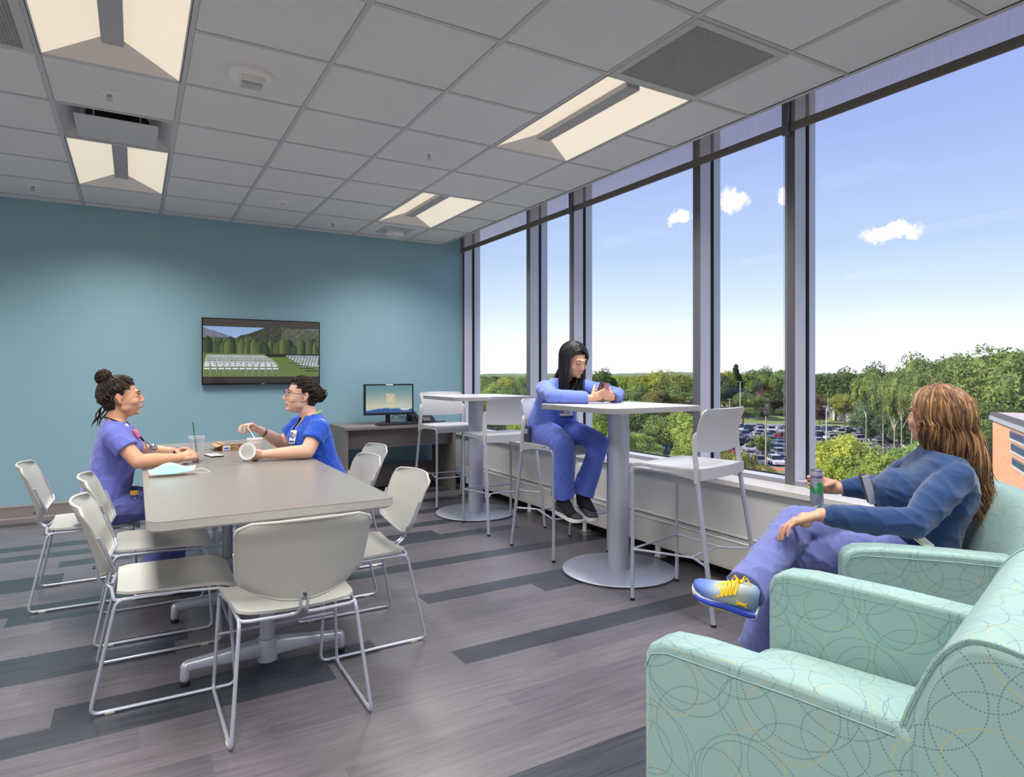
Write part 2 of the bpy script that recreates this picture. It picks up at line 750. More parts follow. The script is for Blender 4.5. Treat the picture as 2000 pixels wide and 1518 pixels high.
def glass_mat():
    m = bpy.data.materials.new('window_glass')
    m.use_nodes = True
    t = m.node_tree
    t.nodes.clear()
    n = t.nodes.new
    out = n('ShaderNodeOutputMaterial')
    tr = n('ShaderNodeBsdfTransparent')
    tr.inputs[0].default_value = (.97, .98, .985, 1)
    gl = n('ShaderNodeBsdfGlossy')
    gl.inputs['Roughness'].default_value = .01
    gl.inputs['Color'].default_value = (.9, .95, 1, 1)
    lw = n('ShaderNodeLayerWeight')
    lw.inputs[0].default_value = .5
    pw = n('ShaderNodeMath')
    pw.operation = 'POWER'
    pw.inputs[1].default_value = 5
    t.links.new(lw.outputs['Facing'], pw.inputs[0])
    fr = n('ShaderNodeMapRange')
    fr.inputs['To Min'].default_value = .025
    fr.inputs['To Max'].default_value = .6
    t.links.new(pw.outputs[0], fr.inputs[0])
    mx = n('ShaderNodeMixShader')
    t.links.new(fr.outputs[0], mx.inputs[0])
    t.links.new(tr.outputs[0], mx.inputs[1])
    t.links.new(gl.outputs[0], mx.inputs[2])
    t.links.new(mx.outputs[0], out.inputs[0])
    return m


M_glass = glass_mat()


def shade_mat():
    m = bpy.data.materials.new('sheer_shade_cloth')
    m.use_nodes = True
    t = m.node_tree
    t.nodes.clear()
    n = t.nodes.new
    out = n('ShaderNodeOutputMaterial')
    tr = n('ShaderNodeBsdfTransparent')
    tr.inputs[0].default_value = (1, .93, .90, 1)
    tl = n('ShaderNodeBsdfTranslucent')
    tl.inputs[0].default_value = (*lin((196, 190, 190)), 1)
    df = n('ShaderNodeBsdfDiffuse')
    df.inputs[0].default_value = (*lin((190, 186, 184)), 1)
    a = n('ShaderNodeMixShader')
    a.inputs[0].default_value = .5
    t.links.new(tl.outputs[0], a.inputs[1])
    t.links.new(df.outputs[0], a.inputs[2])
    tcn = n('ShaderNodeTexCoord')
    mp_ = n('ShaderNodeMapping')
    mp_.inputs['Scale'].default_value = (1, 60, 3)
    nz_ = n('ShaderNodeTexNoise')
    nz_.inputs['Scale'].default_value = 3
    t.links.new(tcn.outputs['Object'], mp_.inputs[0])
    t.links.new(mp_.outputs[0], nz_.inputs[0])
    mr = n('ShaderNodeMapRange')
    mr.inputs['To Min'].default_value = .22
    mr.inputs['To Max'].default_value = .36
    t.links.new(nz_.outputs[0], mr.inputs[0])
    mx = n('ShaderNodeMixShader')
    t.links.new(mr.outputs[0], mx.inputs[0])
    t.links.new(tr.outputs[0], mx.inputs[1])
    t.links.new(a.outputs[0], mx.inputs[2])
    t.links.new(mx.outputs[0], out.inputs[0])
    return m


M_shade = shade_mat()


def ring_mat(name, base, ring_cols):
    """upholstery print: overlapping dotted rings, in UV metres"""
    m = bpy.data.materials.new(name)
    m.use_nodes = True
    t = m.node_tree
    n = t.nodes.new
    lk = t.links.new
    b = t.nodes['Principled BSDF']
    b.inputs['Roughness'].default_value = .62
    b.inputs['Sheen Weight'].default_value = .15
    uv = n('ShaderNodeUVMap')
    uv.uv_map = 'UVMap'
    col = None

    def math_(op, a, bb=None, cc=None):
        q = n('ShaderNodeMath')
        q.operation = op
        for i, s_ in enumerate((a, bb, cc)):
            if s_ is None:
                continue
            if isinstance(s_, (int, float)):
                q.inputs[i].default_value = s_
            else:
                lk(s_, q.inputs[i])
        return q.outputs[0]

    for a, ox, oy, r, dots, wd, c in ring_cols:
        s1 = n('ShaderNodeVectorMath')
        s1.operation = 'ADD'
        lk(uv.outputs[0], s1.inputs[0])
        s1.inputs[1].default_value = (ox, oy, 0)
        # brick-like offset rows so that the rings do not form a plain grid
        sp_ = n('ShaderNodeSeparateXYZ')
        lk(s1.outputs[0], sp_.inputs[0])
        ry = math_('DIVIDE', sp_.outputs[1], a)
        row = math_('FLOOR', ry)
        x2 = math_('ADD', math_('DIVIDE', sp_.outputs[0], a), math_('MULTIPLY', row, .37))
        fx = math_('MULTIPLY', math_('SUBTRACT', math_('FRACT', x2), .5), a)
        fy = math_('MULTIPLY', math_('SUBTRACT', math_('FRACT', ry), .5), a)
        d = math_('SQRT', math_('ADD', math_('MULTIPLY', fx, fx), math_('MULTIPLY', fy, fy)))
        k = math_('LESS_THAN', math_('ABSOLUTE', math_('SUBTRACT', d, r)), wd)
        ang = math_('GREATER_THAN', math_('SINE', math_('MULTIPLY', math_('ARCTAN2', fy, fx), dots)), -.35)
        k = math_('MULTIPLY', math_('MULTIPLY', k, ang), .9)
        mx = n('ShaderNodeMixRGB')
        lk(k, mx.inputs[0])
        if col is None:
            mx.inputs[1].default_value = (*lin(base), 1)
        else:
            lk(col, mx.inputs[1])
        mx.inputs[2].default_value = (*lin(c), 1)
        col = mx.outputs[0]
    lk(col, b.inputs['Base Color'])
    wv = n('ShaderNodeTexNoise')
    wv.inputs['Scale'].default_value = 900
    lk(uv.outputs[0], wv.inputs[0])
    bp_ = n('ShaderNodeBump')
    bp_.inputs['Strength'].default_value = .12
    bp_.inputs['Distance'].default_value = .002
    lk(wv.outputs[0], bp_.inputs['Height'])
    lk(bp_.outputs[0], b.inputs['Normal'])
    return m


BL = (84, 126, 140)
YL = (186, 178, 104)
M_uph = ring_mat('ring_print_upholstery', (142, 174, 170), (
    (.212, 0, 0, .100, 104, .0011, BL), (.212, .11, .075, .100, 104, .0011, BL), (.168, .04, .13, .060, 62, .0011, BL),
    (.26, .13, .02, .078, 82, .0012, YL), (.25, .07, .17, .115, 118, .0011, BL), (.30, .02, .22, .058, 60, .0012, YL)))


def box_uv(o, jitter=(0, 0)):
    me = o.data
    uvl = me.uv_layers.new(name='UVMap')
    for p in me.polygons:
        nn = p.normal
        ax = max(range(3), key=lambda i: abs(nn[i]))
        for li in p.loop_indices:
            c = me.vertices[me.loops[li].vertex_index].co
            if ax == 0:
                u, v_ = c.y, c.z
            elif ax == 1:
                u, v_ = c.x + .31, c.z
            else:
                u, v_ = c.x + .17, c.y
            uvl.data[li].uv = (u + jitter[0], v_ + jitter[1])
# ================================================================== the room
CZ = 2.765        # ceiling height
XG = 3.50         # glass plane
XF = 3.385        # inner face of the mullions
YB = 6.91         # far wall
XC = 3.10         # edge of the ceiling before the blind pocket
XL, YK = -3.4, -3.6

mb = MB().box((XL, YK, -.25), (3.21, YB, -.003))
floor = struct('floor', mb, M_pm)
rng = random.Random(5)
PW, PLn = .152, 1.22
dark = {0: (1.235, {1, 2}), 1: (.72, {0, -1}), 2: (.96, {0}), 5: (.16, {0, 2, -1}), 6: (.22, {0, -1}), 4: (2.05, {1}),
        9: (.86, {1, 2}), 10: (.66, {0}), 13: (1.5, {1}), 14: (-.38, {0, 2}), 15: (-.38, {0}), 16: (1.9, {1}), 17: (.79, {0, 1}),
        -6: (.98, {1, 2}), -7: (.86, {1, 2}), -12: (.4, {1}), 11: (.1, {0}), 19: (.3, {0, 2}), 21: (-.2, {0, 1}), 22: (1.9, {1}),
        24: (.6, {0, 1}), 25: (2.2, {1}), 27: (.2, {0, 2})}
pm = {}
for k in range(-13, 30):
    y0 = 2.49 + PW * k
    y1 = min(y0 + PW, YB)
    if y1 - y0 < .02:
        continue
    jx, dk = dark.get(k, (rng.uniform(0, 1.2), set()))
    for s in range(-4, 5):
        a = jx + (s - 1) * PLn
        b = a + PLn
        a2, b2 = max(a, XL + .01), min(b, 3.205)
        if b2 - a2 < .03 or b2 < -1.9 - .0 * k:
            continue
        g = .00025
        ln, wd = round(b2 - a2 - 2 * g, 3), round(y1 - y0 - 2 * g, 3)
        r = rng.random()
        kind = M_pd if s in dk else (M_pm if r < .3 else M_pl)
        key = (ln, wd, kind.name)
        if key not in pm:
            me_o = MB().box((-ln / 2, -wd / 2, -.004), (ln / 2, wd / 2, 0)).build('plank', kind, floor, smooth=False)
            pm[key] = me_o.data
            p = me_o
        else:
            p = bpy.data.objects.new('plank', pm[key])
            COL.objects.link(p)
            p.parent = floor
        p.location = ((a2 + b2) / 2, (y0 + y1) / 2, 0)

struct('wall_back', MB().box((XL, YB, -.25), (XF + .0, YB + .15, 3.1)), M_wall)
struct('wall_left', MB().box((XL - .15, YK, -.25), (XL, YB + .15, 3.1)), M_white)
struct('wall_behind', MB().box((XL - .15, YK - .15, -.25), (3.6, YK, 3.1)), M_white)
struct('wall_right', MB().box((3.21, YK, -.25), (3.56, YB + .15, .555)), M_white)
struct('baseboard_back', MB().prism([(0, 0), (-.012, 0), (-.012, .01), (-.008, .02), (-.010, .09), (-.014, .115), (-.010, .125), (0, .125)],
                                    XL, 1.79, Matrix(((0, 0, 1, 0), (1, 0, 0, YB), (0, 1, 0, 0), (0, 0, 0, 1)))), M_base, smooth=False)
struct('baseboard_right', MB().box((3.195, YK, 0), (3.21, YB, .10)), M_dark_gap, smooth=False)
struct('trim_sill', MB().box((3.19, YK, .557), (3.40, YB, .594)), mat('white_stone_sill', (214, 210, 206), .3, var=.04, vscale=90), bevel=.004)

# ceiling: slab, tiles, tees
ceil = struct('ceiling', MB().box((XL - .15, YK - .15, 3.1), (3.6, YB + .15, 3.2)).box((XC, YK, 2.775), (XC + .015, YB, 3.1)), M_white)
xs = [.215 + .61 * k for k in range(-6, 5)]
xs = [XL] + [x for x in xs if x > XL + .05 and x < XC - .1] + [XC]
ys = [1.925 + .603 * k for k in range(-9, 9)]
ys = [YK] + [y for y in ys if y > YK + .05 and y < YB - .05] + [YB]
tro = [(x0, y0) for x0 in (-2.835, -.395, 2.045) for y0 in (-2.296, .116, 2.528, 4.94)]
special = {}
for x0, y0 in tro:
    special[(round(x0 + .3, 1), round(y0 + .3, 1))] = 1
    special[(round(x0 + .3, 1), round(y0 + .9, 1))] = 1


def inspecial(cx_, cy_):
    for x0, y0 in tro:
        if x0 < cx_ < x0 + .61 and y0 < cy_ < y0 + 1.206:
            return True
    for x0, y0 in ((-.395, 4.337), (2.045, 1.925), (-1.005, 3.131), (2.045, -.487)):
        if x0 < cx_ < x0 + .61 and y0 < cy_ < y0 + .603:
            return True
    return False


tm = {}
for i in range(len(xs) - 1):
    for j in range(len(ys) - 1):
        cx_, cy_ = (xs[i] + xs[i + 1]) / 2, (ys[j] + ys[j + 1]) / 2
        if inspecial(cx_, cy_):
            continue
        a, b = round(xs[i + 1] - xs[i] - .004, 3), round(ys[j + 1] - ys[j] - .004, 3)
        if (a, b) not in tm:
            q = MB().box((-a / 2, -b / 2, .006), (a / 2, b / 2, .022)).box((-a / 2 + .012, -b / 2 + .012, 0), (a / 2 - .012, b / 2 - .012, .006)) \
                .build('ceiling_tile', M_tile, ceil, smooth=False)
            tm[(a, b)] = q.data
        else:
            q = bpy.data.objects.new('ceiling_tile', tm[(a, b)])
            COL.objects.link(q)
            q.parent = ceil
        q.location = (cx_, cy_, CZ + .004)
for x in xs[1:]:
    MB().box((x - .012, YK, CZ), (x + .012, YB, CZ + .008)).box((x - .002, YK, CZ + .008), (x + .002, YB, CZ + .04)).build('ceiling_tee', M_tee, ceil, smooth=False)
for y in ys[1:-1]:
    segs = []
    for i in range(len(xs) - 1):
        cx_ = (xs[i] + xs[i + 1]) / 2
        if any(x0 < cx_ < x0 + .61 and y0 + .05 < y < y0 + 1.15 for x0, y0 in tro):
            continue
        segs.append((xs[i] + .012, xs[i + 1] - .012))
    q = MB()
    for a, b in segs:
        q.box((a, y - .012, CZ + .0005), (b, y + .012, CZ + .008))
    q.build('ceiling_cross_tee', M_tee, ceil, smooth=False)
MB().box((XC - .012, YK, CZ - .001), (XC + .016, YB, CZ + .012)).build('ceiling_edge_trim', M_tee, ceil, smooth=False)

# windows: mullions at these y, glass between them
mull = [6.885, 5.42, 4.685, 3.20, 2.46, .975, .235, -1.25, -1.99, -3.5]
for i, y in enumerate(mull):
    hw = .0325 if i else .025
    q = MB().box((XF, y - hw, .594), (XG - .012, y + hw, 3.1)).box((XG - .012, y - hw + .008, .594), (XG + .012, y + hw - .008, 3.1))
    q.box((XG + .012, y - .02, .5), (XG + .1, y + .02, 3.1))
    t_ = struct('trim_%d' % (i + 1), q, M_frame, smooth=False, bevel=.002)
    MB().box((XF - .004, y - hw, .594), (XF, y + hw, 3.1)).build('mullion_shaded_front', mat('mullion_shaded_grey', (92, 92, 100), .5), t_, smooth=False)  # shade of the backlit mullion front, painted in as a thin darker plate
for i in range(len(mull) - 1):
    ya, yb = mull[i + 1] + .0325, mull[i] - .0325
    q = MB().box((XF, ya, .594), (XG + .02, yb, .624)).box((XF, ya, 2.98), (XG + .02, yb, 3.1))
    f_ = struct('window_%d' % (i + 1), q, M_frame, smooth=False, bevel=.0015)
    MB().box((XF - .003, ya, .594), (XF, yb, .6225)).build('rail_shaded_front', mat('rail_shaded_grey', (140, 141, 152), .5), f_, smooth=False)  # added grey plate carries the rail front's shade in its colour
    MB().box((XG - .004, ya, .622), (XG + .004, yb, 2.985)).build('pane', M_glass, f_, smooth=False)
    g = MB()
    for p, r_ in (((XG - .012, ya, .624), (XG + .012, ya + .006, 2.98)), ((XG - .012, yb - .006, .624), (XG + .012, yb, 2.98)),
                  ((XG - .012, ya, .624), (XG + .012, yb, .630))):
        g.box(p, r_)
    g.build('gasket', M_rubber, f_, smooth=False)

# roller shades, one per bay
bays = [(4.70, 6.86), (2.475, 4.67), (.25, 2.445), (-1.98, .22)]
shade_lab = ['sheer grey roller shade at the far end by the teal wall', 'sheer grey roller shade above the woman with the phone',
             'sheer grey roller shade above the widest pane at right', 'sheer grey roller shade behind the viewpoint']
for i, (a, b) in enumerate(bays):
    t_ = thing('roller_shade', shade_lab[i], 'blind', (XF - .025, (a + b) / 2, 2.98), group='roller shades in the ceiling pocket')
    q = MB().box((-.001, -(b - a) / 2 + .01, 2.72 - 2.98), (.001, (b - a) / 2 - .01, 0))
    q.build('shade_cloth', M_shade, t_, smooth=False)
    MB().tube([V((.0, -(b - a) / 2 + .008, .03)), V((0, (b - a) / 2 - .008, .03))], .024, 16).build('roller', M_frame_in, t_)
    MB().box((-.006, -(b - a) / 2 + .008, 2.699 - 2.98), (.006, (b - a) / 2 - .008, 2.750 - 2.98)).build('hem_bar', mat('taupe_hem_bar', (112, 104, 98), .5), t_, smooth=False, bevel=.003)
    ch = MB()
    yy = (b - a) / 2 - .0 - .03
    zlow = 1.28 - 2.98 if i != 1 else .80 - 2.98
    if i == 2:
        yy = (b - a) / 2 + .012
        zlow = .78 - 2.98
    k = 0
    z = .0
    while z > zlow:
        for dy in (-.008, .008):
            ch.box((-.025 - .0015, yy + dy - .0015, z - .004), (-.025 + .0015, yy + dy + .0015, z))
        z -= .0075
    ch.box((-.0262, yy - .0083, zlow), (-.0238, yy - .0077, 0)).box((-.0262, yy + .0077, zlow), (-.0238, yy + .0083, 0))
    ch.tube([V((-.025, yy - .008, zlow)), V((-.025, yy - .004, zlow - .007)), V((-.025, yy + .004, zlow - .007)), V((-.025, yy + .008, zlow))], .0015, 6)
    c_ = ch.build('bead_chain', mat('grey_bead_chain', (170, 170, 176), .4), t_, smooth=False)
    MB().box((-.03, yy - .02, -.30), (-.012, yy + .02, .08)).build('shade_bracket', M_frame_in, t_, smooth=False)

# baseboard heater
t_ = thing('baseboard_heater', 'long white baseboard heater cover along the window wall', 'heater', (3.14, 2.9, 0))
q = MB().box((3.074, -1.5, .082), (3.082, 6.2, .256)).box((3.074, -1.5, .248), (3.09, 6.2, .262)).box((3.196, -1.5, .250), (3.207, 6.2, .264))
q.build('front_panel', mat('heater_enamel', (206, 202, 196), .45), t_, world=True, smooth=False, bevel=.003)
q = MB().box((3.088, -1.5, .238), (3.198, 6.2, .246))
for k in range(10):
    q.box((3.088, -1.2 + k * .8, .246), (3.198, -1.19 + k * .8, .252))
q.build('outlet_grille', mat('heater_grille', (150, 154, 164), .4, .3), t_, world=True, smooth=False)
for k in range(9):
    y = -.9 + k * .83
    q = MB().box((3.085, y, 0), (3.10, y + .045, .085)).box((3.085, y + .0, 0), (3.15, y + .06, .006))
    q.build('bracket_foot', M_white_p, t_, world=True, smooth=False, bevel=.002)
q = MB()
for k in range(2):
    q.tube([V((3.15, -1.4, .13 + k * .05)), V((3.15, 6.1, .13 + k * .05))], .011, 8)
q.build('heater_pipe', mat('copper_pipe', (120, 78, 52), .4, .8), t_, world=True)

# outlet on the wall below the sill
t_ = thing('wall_outlet', 'white electrical outlet low on the wall behind the seated woman', 'outlet', (3.207, 4.30, .40))
MB().box((-.006, -.036, 0), (.003, .036, .115)).build('cover_plate', M_white_p, t_, smooth=False, bevel=.002)
for z in (.03, .07):
    for dy in (-.008, .008):
        MB().box((-.008, dy - .0018, z), (-.005, dy + .0018, z + .012)).build('socket_slot', M_black, t_, smooth=False)

# ------------------------------------------------------------------ troffers
M_lens = bpy.data.materials.new('glowing_lens')
M_lens.use_nodes = True
_b = M_lens.node_tree.nodes['Principled BSDF']
_b.inputs['Base Color'].default_value = (*lin((240, 232, 218)), 1)
_b.inputs['Roughness'].default_value = .3
_b.inputs['Emission Color'].default_value = (*lin((255, 238, 212)), 1)
_b.inputs['Emission Strength'].default_value = .48
lab_tro = {(-.395, 2.528): 'lit recessed ceiling troffer at top left, cut by the upper edge', (-.395, 4.94): 'lit recessed ceiling troffer beyond the square diffuser',
           (2.045, 2.528): 'lit recessed ceiling troffer next to the mesh return grille', (2.045, 4.94): 'lit recessed ceiling troffer nearest the far window corner'}
for x0, y0 in tro:
    t_ = thing('ceiling_light', lab_tro.get((x0, y0), 'lit recessed ceiling troffer out of view behind the camera'), 'ceiling light', (x0 + .305, y0 + .603, CZ), group='recessed troffers in the ceiling')
    a, b, h = .287, .585, .085
    c = .046
    e = .135
    q = MB()
    for s in (-1, 1):
        q.add([(s * a, -b, .004), (s * a, b, .004), (s * c, b - e, h), (s * c, -b + e, h)], [(0, 1, 2, 3)])
        l_ = q.build('lens', M_lens, t_, smooth=False, fixn=False)
        q = MB()
    for s in (-1, 1):
        q = MB().add([(-a, s * b, .004), (a, s * b, .004), (c, s * (b - e), h), (-c, s * (b - e), h)], [(0, 1, 2, 3)])
        q.build('end_plate', mat('troffer_white', (226, 222, 216), .5), t_, smooth=False, fixn=False)
    MB().box((-c, -b + e, h - .03), (c, b - e, h + .01)).build('centre_bar', mat('troffer_bar', (168, 168, 172), .5), t_, smooth=False)
    q = MB().box((-.296, -.594, .0), (-.286, .594, .006)).box((.286, -.594, 0), (.296, .594, .006)).box((-.296, -.594, 0), (.296, -.584, .006)).box((-.296, .584, 0), (.296, .594, .006))
    q.build('frame', M_tee, t_, smooth=False)
    MB().box((-.29, -.59, .10), (.29, .59, .13)).build('housing', M_tee, t_, smooth=False)
    ad = bpy.data.lights.new('troffer_lamp', 'AREA')
    ad.shape = 'RECTANGLE'
    ad.size = .5
    ad.size_y = 1.1
    ad.energy = LAMP_W
    ad.color = (1.0, .965, .92)
    ad.spread = math.radians(135)
    al = bpy.data.objects.new('troffer_lamp', ad)
    COL.objects.link(al)
    al.parent = t_
    al.location = (0, 0, .002)

# supply diffuser
t_ = thing('supply_diffuser', 'square plaque air diffuser between the two left troffers', 'vent', (-.09, 4.6385, CZ))
q = MB()
A, B, Hh = .295, .20, .07
q.add([(-A, -A, .002), (A, -A, .002), (A, A, .002), (-A, A, .002), (-B, -B, Hh), (B, -B, Hh), (B, B, Hh), (-B, B, Hh)],
      [(0, 1, 5, 4), (1, 2, 6, 5), (2, 3, 7, 6), (3, 0, 4, 7)])
q.build('diffuser_cone', M_tee, t_, smooth=False, fixn=False)
MB().lathe([(.17, Hh + .001), (.17, Hh + .004)], n=32).build('duct_opening', M_dark_gap, t_)
MB().box((-.29, -.29, Hh + .004), (.29, .29, Hh + .012)).build('plenum_plate', M_tee, t_, smooth=False)
MB().box((-.215, -.205, -.012), (.215, .205, -.004)).build('face_plaque', M_tee, t_, smooth=False, bevel=.003)
q = MB()
for sx in (-.12, .12):
    for sy in (-.12, .12):
        q.box((sx - .004, sy - .004, -.006), (sx + .004, sy + .004, Hh))
q.build('hanger', M_tee, t_, smooth=False)

# egg-crate return grilles
for (gx, gy, lb) in ((2.35, 2.2265, 'square egg-crate return grille beside the right troffer'), (-.70, 3.4325, 'square egg-crate return grille at the upper left corner'), (2.35, -.185, 'square egg-crate return grille out of view behind the camera')):
    t_ = thing('return_grille', lb, 'vent', (gx, gy, CZ), group='return grilles')
    q = MB()
    for a0, a1 in (((-.297, -.293), (.297, -.255)), ((-.297, .255), (.297, .293)), ((-.297, -.255), (-.259, .255)), ((.259, -.255), (.297, .255))):
        q.box((a0[0], a0[1], -.006), (a1[0], a1[1], .004))
    q.build('frame', M_tee, t_, smooth=False, bevel=.002)
    q = MB()
    n = 40
    for k in range(n + 1):
        u = -.259 + .518 * k / n
        q.box((u - .0013, -.256, -.002), (u + .0013, .256, .012))
        q.box((-.259, u * .985 - .0013, -.002), (.259, u * .985 + .0013, .012))
    q.build('egg_crate_core', mat('grille_core', (190, 190, 192), .5), t_, smooth=False)
    MB().box((-.26, -.26, .03), (.26, .26, .04)).build('duct_void', mat('duct_grey', (110, 110, 112), .8), t_, smooth=False)

# sprinklers, detectors, alarm
for i, (x, y, lb) in enumerate(((-.116, 4.055, 'small pendent sprinkler between left troffer and diffuser'), (-.70, 6.35, 'small pendent sprinkler near the far wall at the left'),
                                (1.73, 4.05, 'small pendent sprinkler in the middle of the ceiling'), (1.70, 6.40, 'small pendent sprinkler near the far wall, left of the dome detector'))):
    t_ = thing('sprinkler', lb, 'sprinkler', (x, y, CZ + .004), group='ceiling sprinklers')
    MB().lathe([(.012, -.012), (.03, -.006), (.042, -.003), (.042, 0)], n=24).build('escutcheon', M_white_p, t_)
    q = MB().lathe([(.008, -.03), (.008, -.01)], n=12)
    for s in (-1, 1):
        q.tube([V((s * .008, 0, -.012)), V((s * .012, 0, -.028)), V((s * .003, 0, -.044))], .002, 6)
    q.lathe([(.014, -.047), (.014, -.044)], n=16)
    q.build('sprinkler_head', mat('chrome', (190, 190, 192), .2, .9), t_)
t_ = thing('ceiling_disc', 'flat white round cover plate on the ceiling', 'detector', (1.115, 5.845, CZ + .004))
MB().lathe([(.02, -.022), (.05, -.02), (.056, -.01), (.056, 0)], n=28).build('disc_cover', M_white_p, t_)
MB().lathe([(.018, -.027), (.018, -.02)], n=20).build('disc_centre', M_tee, t_)
t_ = thing('smoke_detector', 'round white dome detector by the far right troffer', 'detector', (2.365, 6.445, CZ + .002))
MB().box((-.16, -.16, -.004), (.16, .16, 0)).build('mounting_plate', M_tee, t_, smooth=False)
MB().lathe([(.04, -.062), (.085, -.056), (.098, -.04), (.098, -.022), (.09, -.018), (.09, -.004)], n=32).build('detector_dome', M_white_p, t_)
t_ = thing('alarm_strobe', 'round white alarm strobe lettered ALERT on the ceiling', 'alarm', (.505, 3.45, CZ + .004))
MB().lathe([(.085, -.03), (.098, -.024), (.108, -.008), (.108, 0)], n=36).build('strobe_base', M_white_p, t_)
MB().box((-.058, -.06, -.058), (.058, .02, -.026)).build('strobe_housing', M_white_p, t_, smooth=False, bevel=.006)
q = MB().box((-.05, -.05, -.074), (.05, .008, -.058))
q.build('strobe_lens', mat('clear_lens', (190, 192, 196), .12, .2), t_, smooth=False, bevel=.004)


def text(body, size, m, parent, loc, rot, name='lettering', ext=.0004, align='CENTER', bold=0, sx=1.0):
    cu = bpy.data.curves.new('txt', 'FONT')
    cu.body = body
    cu.size = size
    cu.extrude = ext
    cu.offset = bold
    cu.align_x = align
    cu.align_y = 'CENTER'
    cu.resolution_u = 2
    t = bpy.data.objects.new('txt', cu)
    COL.objects.link(t)
    dg = bpy.context.evaluated_depsgraph_get()
    dg.update()
    me = bpy.data.meshes.new_from_object(t.evaluated_get(dg))
    bpy.data.objects.remove(t)
    me.materials.clear()
    me.materials.append(m)
    me.name = name
    for v in me.vertices:
        v.co.x *= sx
    ob = bpy.data.objects.new(name, me)
    COL.objects.link(ob)
    ob.parent = parent
    ob.location = loc
    ob.rotation_euler = rot
    return ob


M_ink = mat('dark_ink', (40, 40, 44), .6)
text('ALERT', .034, M_ink, t_, (0, .055, -.0295), (PI, 0, 0), sx=1.15)
# ================================================================== tables
def rrect(x0, y0, x1, y1, r, n=6):
    out = []
    for cx_, cy_, a0 in ((x1 - r, y1 - r, 0), (x0 + r, y1 - r, 90), (x0 + r, y0 + r, 180), (x1 - r, y0 + r, 270)):
        for k in range(n + 1):
            a = math.radians(a0 + 90 * k / n)
            out.append((cx_ + r * math.cos(a), cy_ + r * math.sin(a)))
    return out


TX0, TX1 = .035, .945
for i, (y0, y1, corners) in enumerate(((2.555, 3.965, 1), (3.969, 5.38, 2))):
    lb = ['grey laminate dining table nearest the camera with the face mask on it', 'grey laminate dining table behind the seam, with cup and open box on it'][i]
    t_ = thing('dining_table', lb, 'table', ((TX0 + TX1) / 2, (y0 + y1) / 2, 0), group='two dining tables pushed together')
    w2, d2 = (TX1 - TX0) / 2, (y1 - y0) / 2
    r = .05
    near = [(-w2, -d2, 1), (w2, -d2, 1)]
    pl = rrect(-w2, -d2, w2, d2, .055 if True else .01)
    if i == 0:   # square corners where the two tops meet
        pl = [(x, y) for x, y in pl if y < d2 - .056] + [(w2, d2), (-w2, d2)]
        pl = [(w2, d2), (-w2, d2)] + [(x, y) for x, y in rrect(-w2, -d2, w2, d2, .055) if y < 0]
    else:
        pl = [(x, y) for x, y in rrect(-w2, -d2, w2, d2, .055) if y > 0] + [(-w2, -d2), (w2, -d2)]
    MB().prism(pl, .7375, .740).build('table_surface', M_lam, t_, smooth=False)
    MB().prism(pl, .708, .7375).build('edge_band', M_lam_edge, t_, smooth=True, sharp=30)
    MB().prism([(x * .985, y * .985) for x, y in pl], .700, .708).build('underside', M_lam_edge, t_, smooth=False)
    for yy in (-.36, .40) if i == 0 else (-.40, .40):
        q = MB().lathe([(.0305, .05), (.0305, .70)], (0, yy, 0), 24)
        q.lathe([(.041, .035), (.043, .06), (.043, .118), (.040, .128), (.031, .132)], (0, yy, 0), 24)
        col_ = q.build('column', M_silver, t_)
        q = MB()
        secs = []
        for k in range(-8, 9):
            u = k / 8 * .31
            hh = .019 + .022 * (1 - abs(k / 8)) ** 1.2
            wz = .022 + .010 * (1 - abs(k / 8))
            zc = .078 - .0 * abs(u) + .012 * (1 - abs(k / 8))
            secs.append(((u, yy, zc), (0, wz, 0), (0, 0, hh)))
        q.loft(secs, 16, 4)
        q.build('foot_beam', M_silver, col_, bevel=0)
        for s in (-1, 1):
            MB().limb([(s * .31, yy, .075), (s * .315, yy, .03)], [.022, .019], 14).build('foot_end', M_silver, col_)
            MB().lathe([(.018, 0), (.02, .004), (.02, .012), (.012, .016)], (s * .315, yy, 0), 16).build('levelling_pad', M_rubber, col_)
        q = MB().box((-.24, yy - .03, .685), (.24, yy + .03, .70)).box((-.03, yy - .24, .690), (.03, yy + .24, .70))
        q.build('top_bracket', M_black, t_, smooth=False)


def bar_table(x, y, lb):
    t = thing('bar_table', lb, 'table', (x, y, 0), group='bar-height tables by the window')
    a = .381
    pl = rrect(-a, -a, a, a, .09, 8)
    MB().prism(pl, 1.0585, 1.062).build('table_surface', M_lam_w, t, smooth=False)
    MB().prism(pl, 1.031, 1.0585).build('edge_band', mat('bar_edge_band', (168, 166, 166), .35), t, sharp=30)
    MB().lathe([(.0665, .012), (.0665, 1.031)], n=48).build('column', M_alum, t)
    MB().lathe([(.19, 1.02), (.19, 1.031)], n=32).build('top_plate', M_black, t)
    MB().lathe([(.352, .006), (.360, .008), (.360, .013), (.354, .017), (.02, .0175)], n=80).build('base_plate', M_silver, t, sharp=60)
    MB().lathe([(.350, 0), (.352, .006)], n=64).build('base_rubber', M_rubber, t)
    return t


bar_table(2.67, 3.185, 'high square bar table with grey column where the woman holds the phone')
bar_table(2.66, 5.16, 'high square bar table in the far corner by the desk')


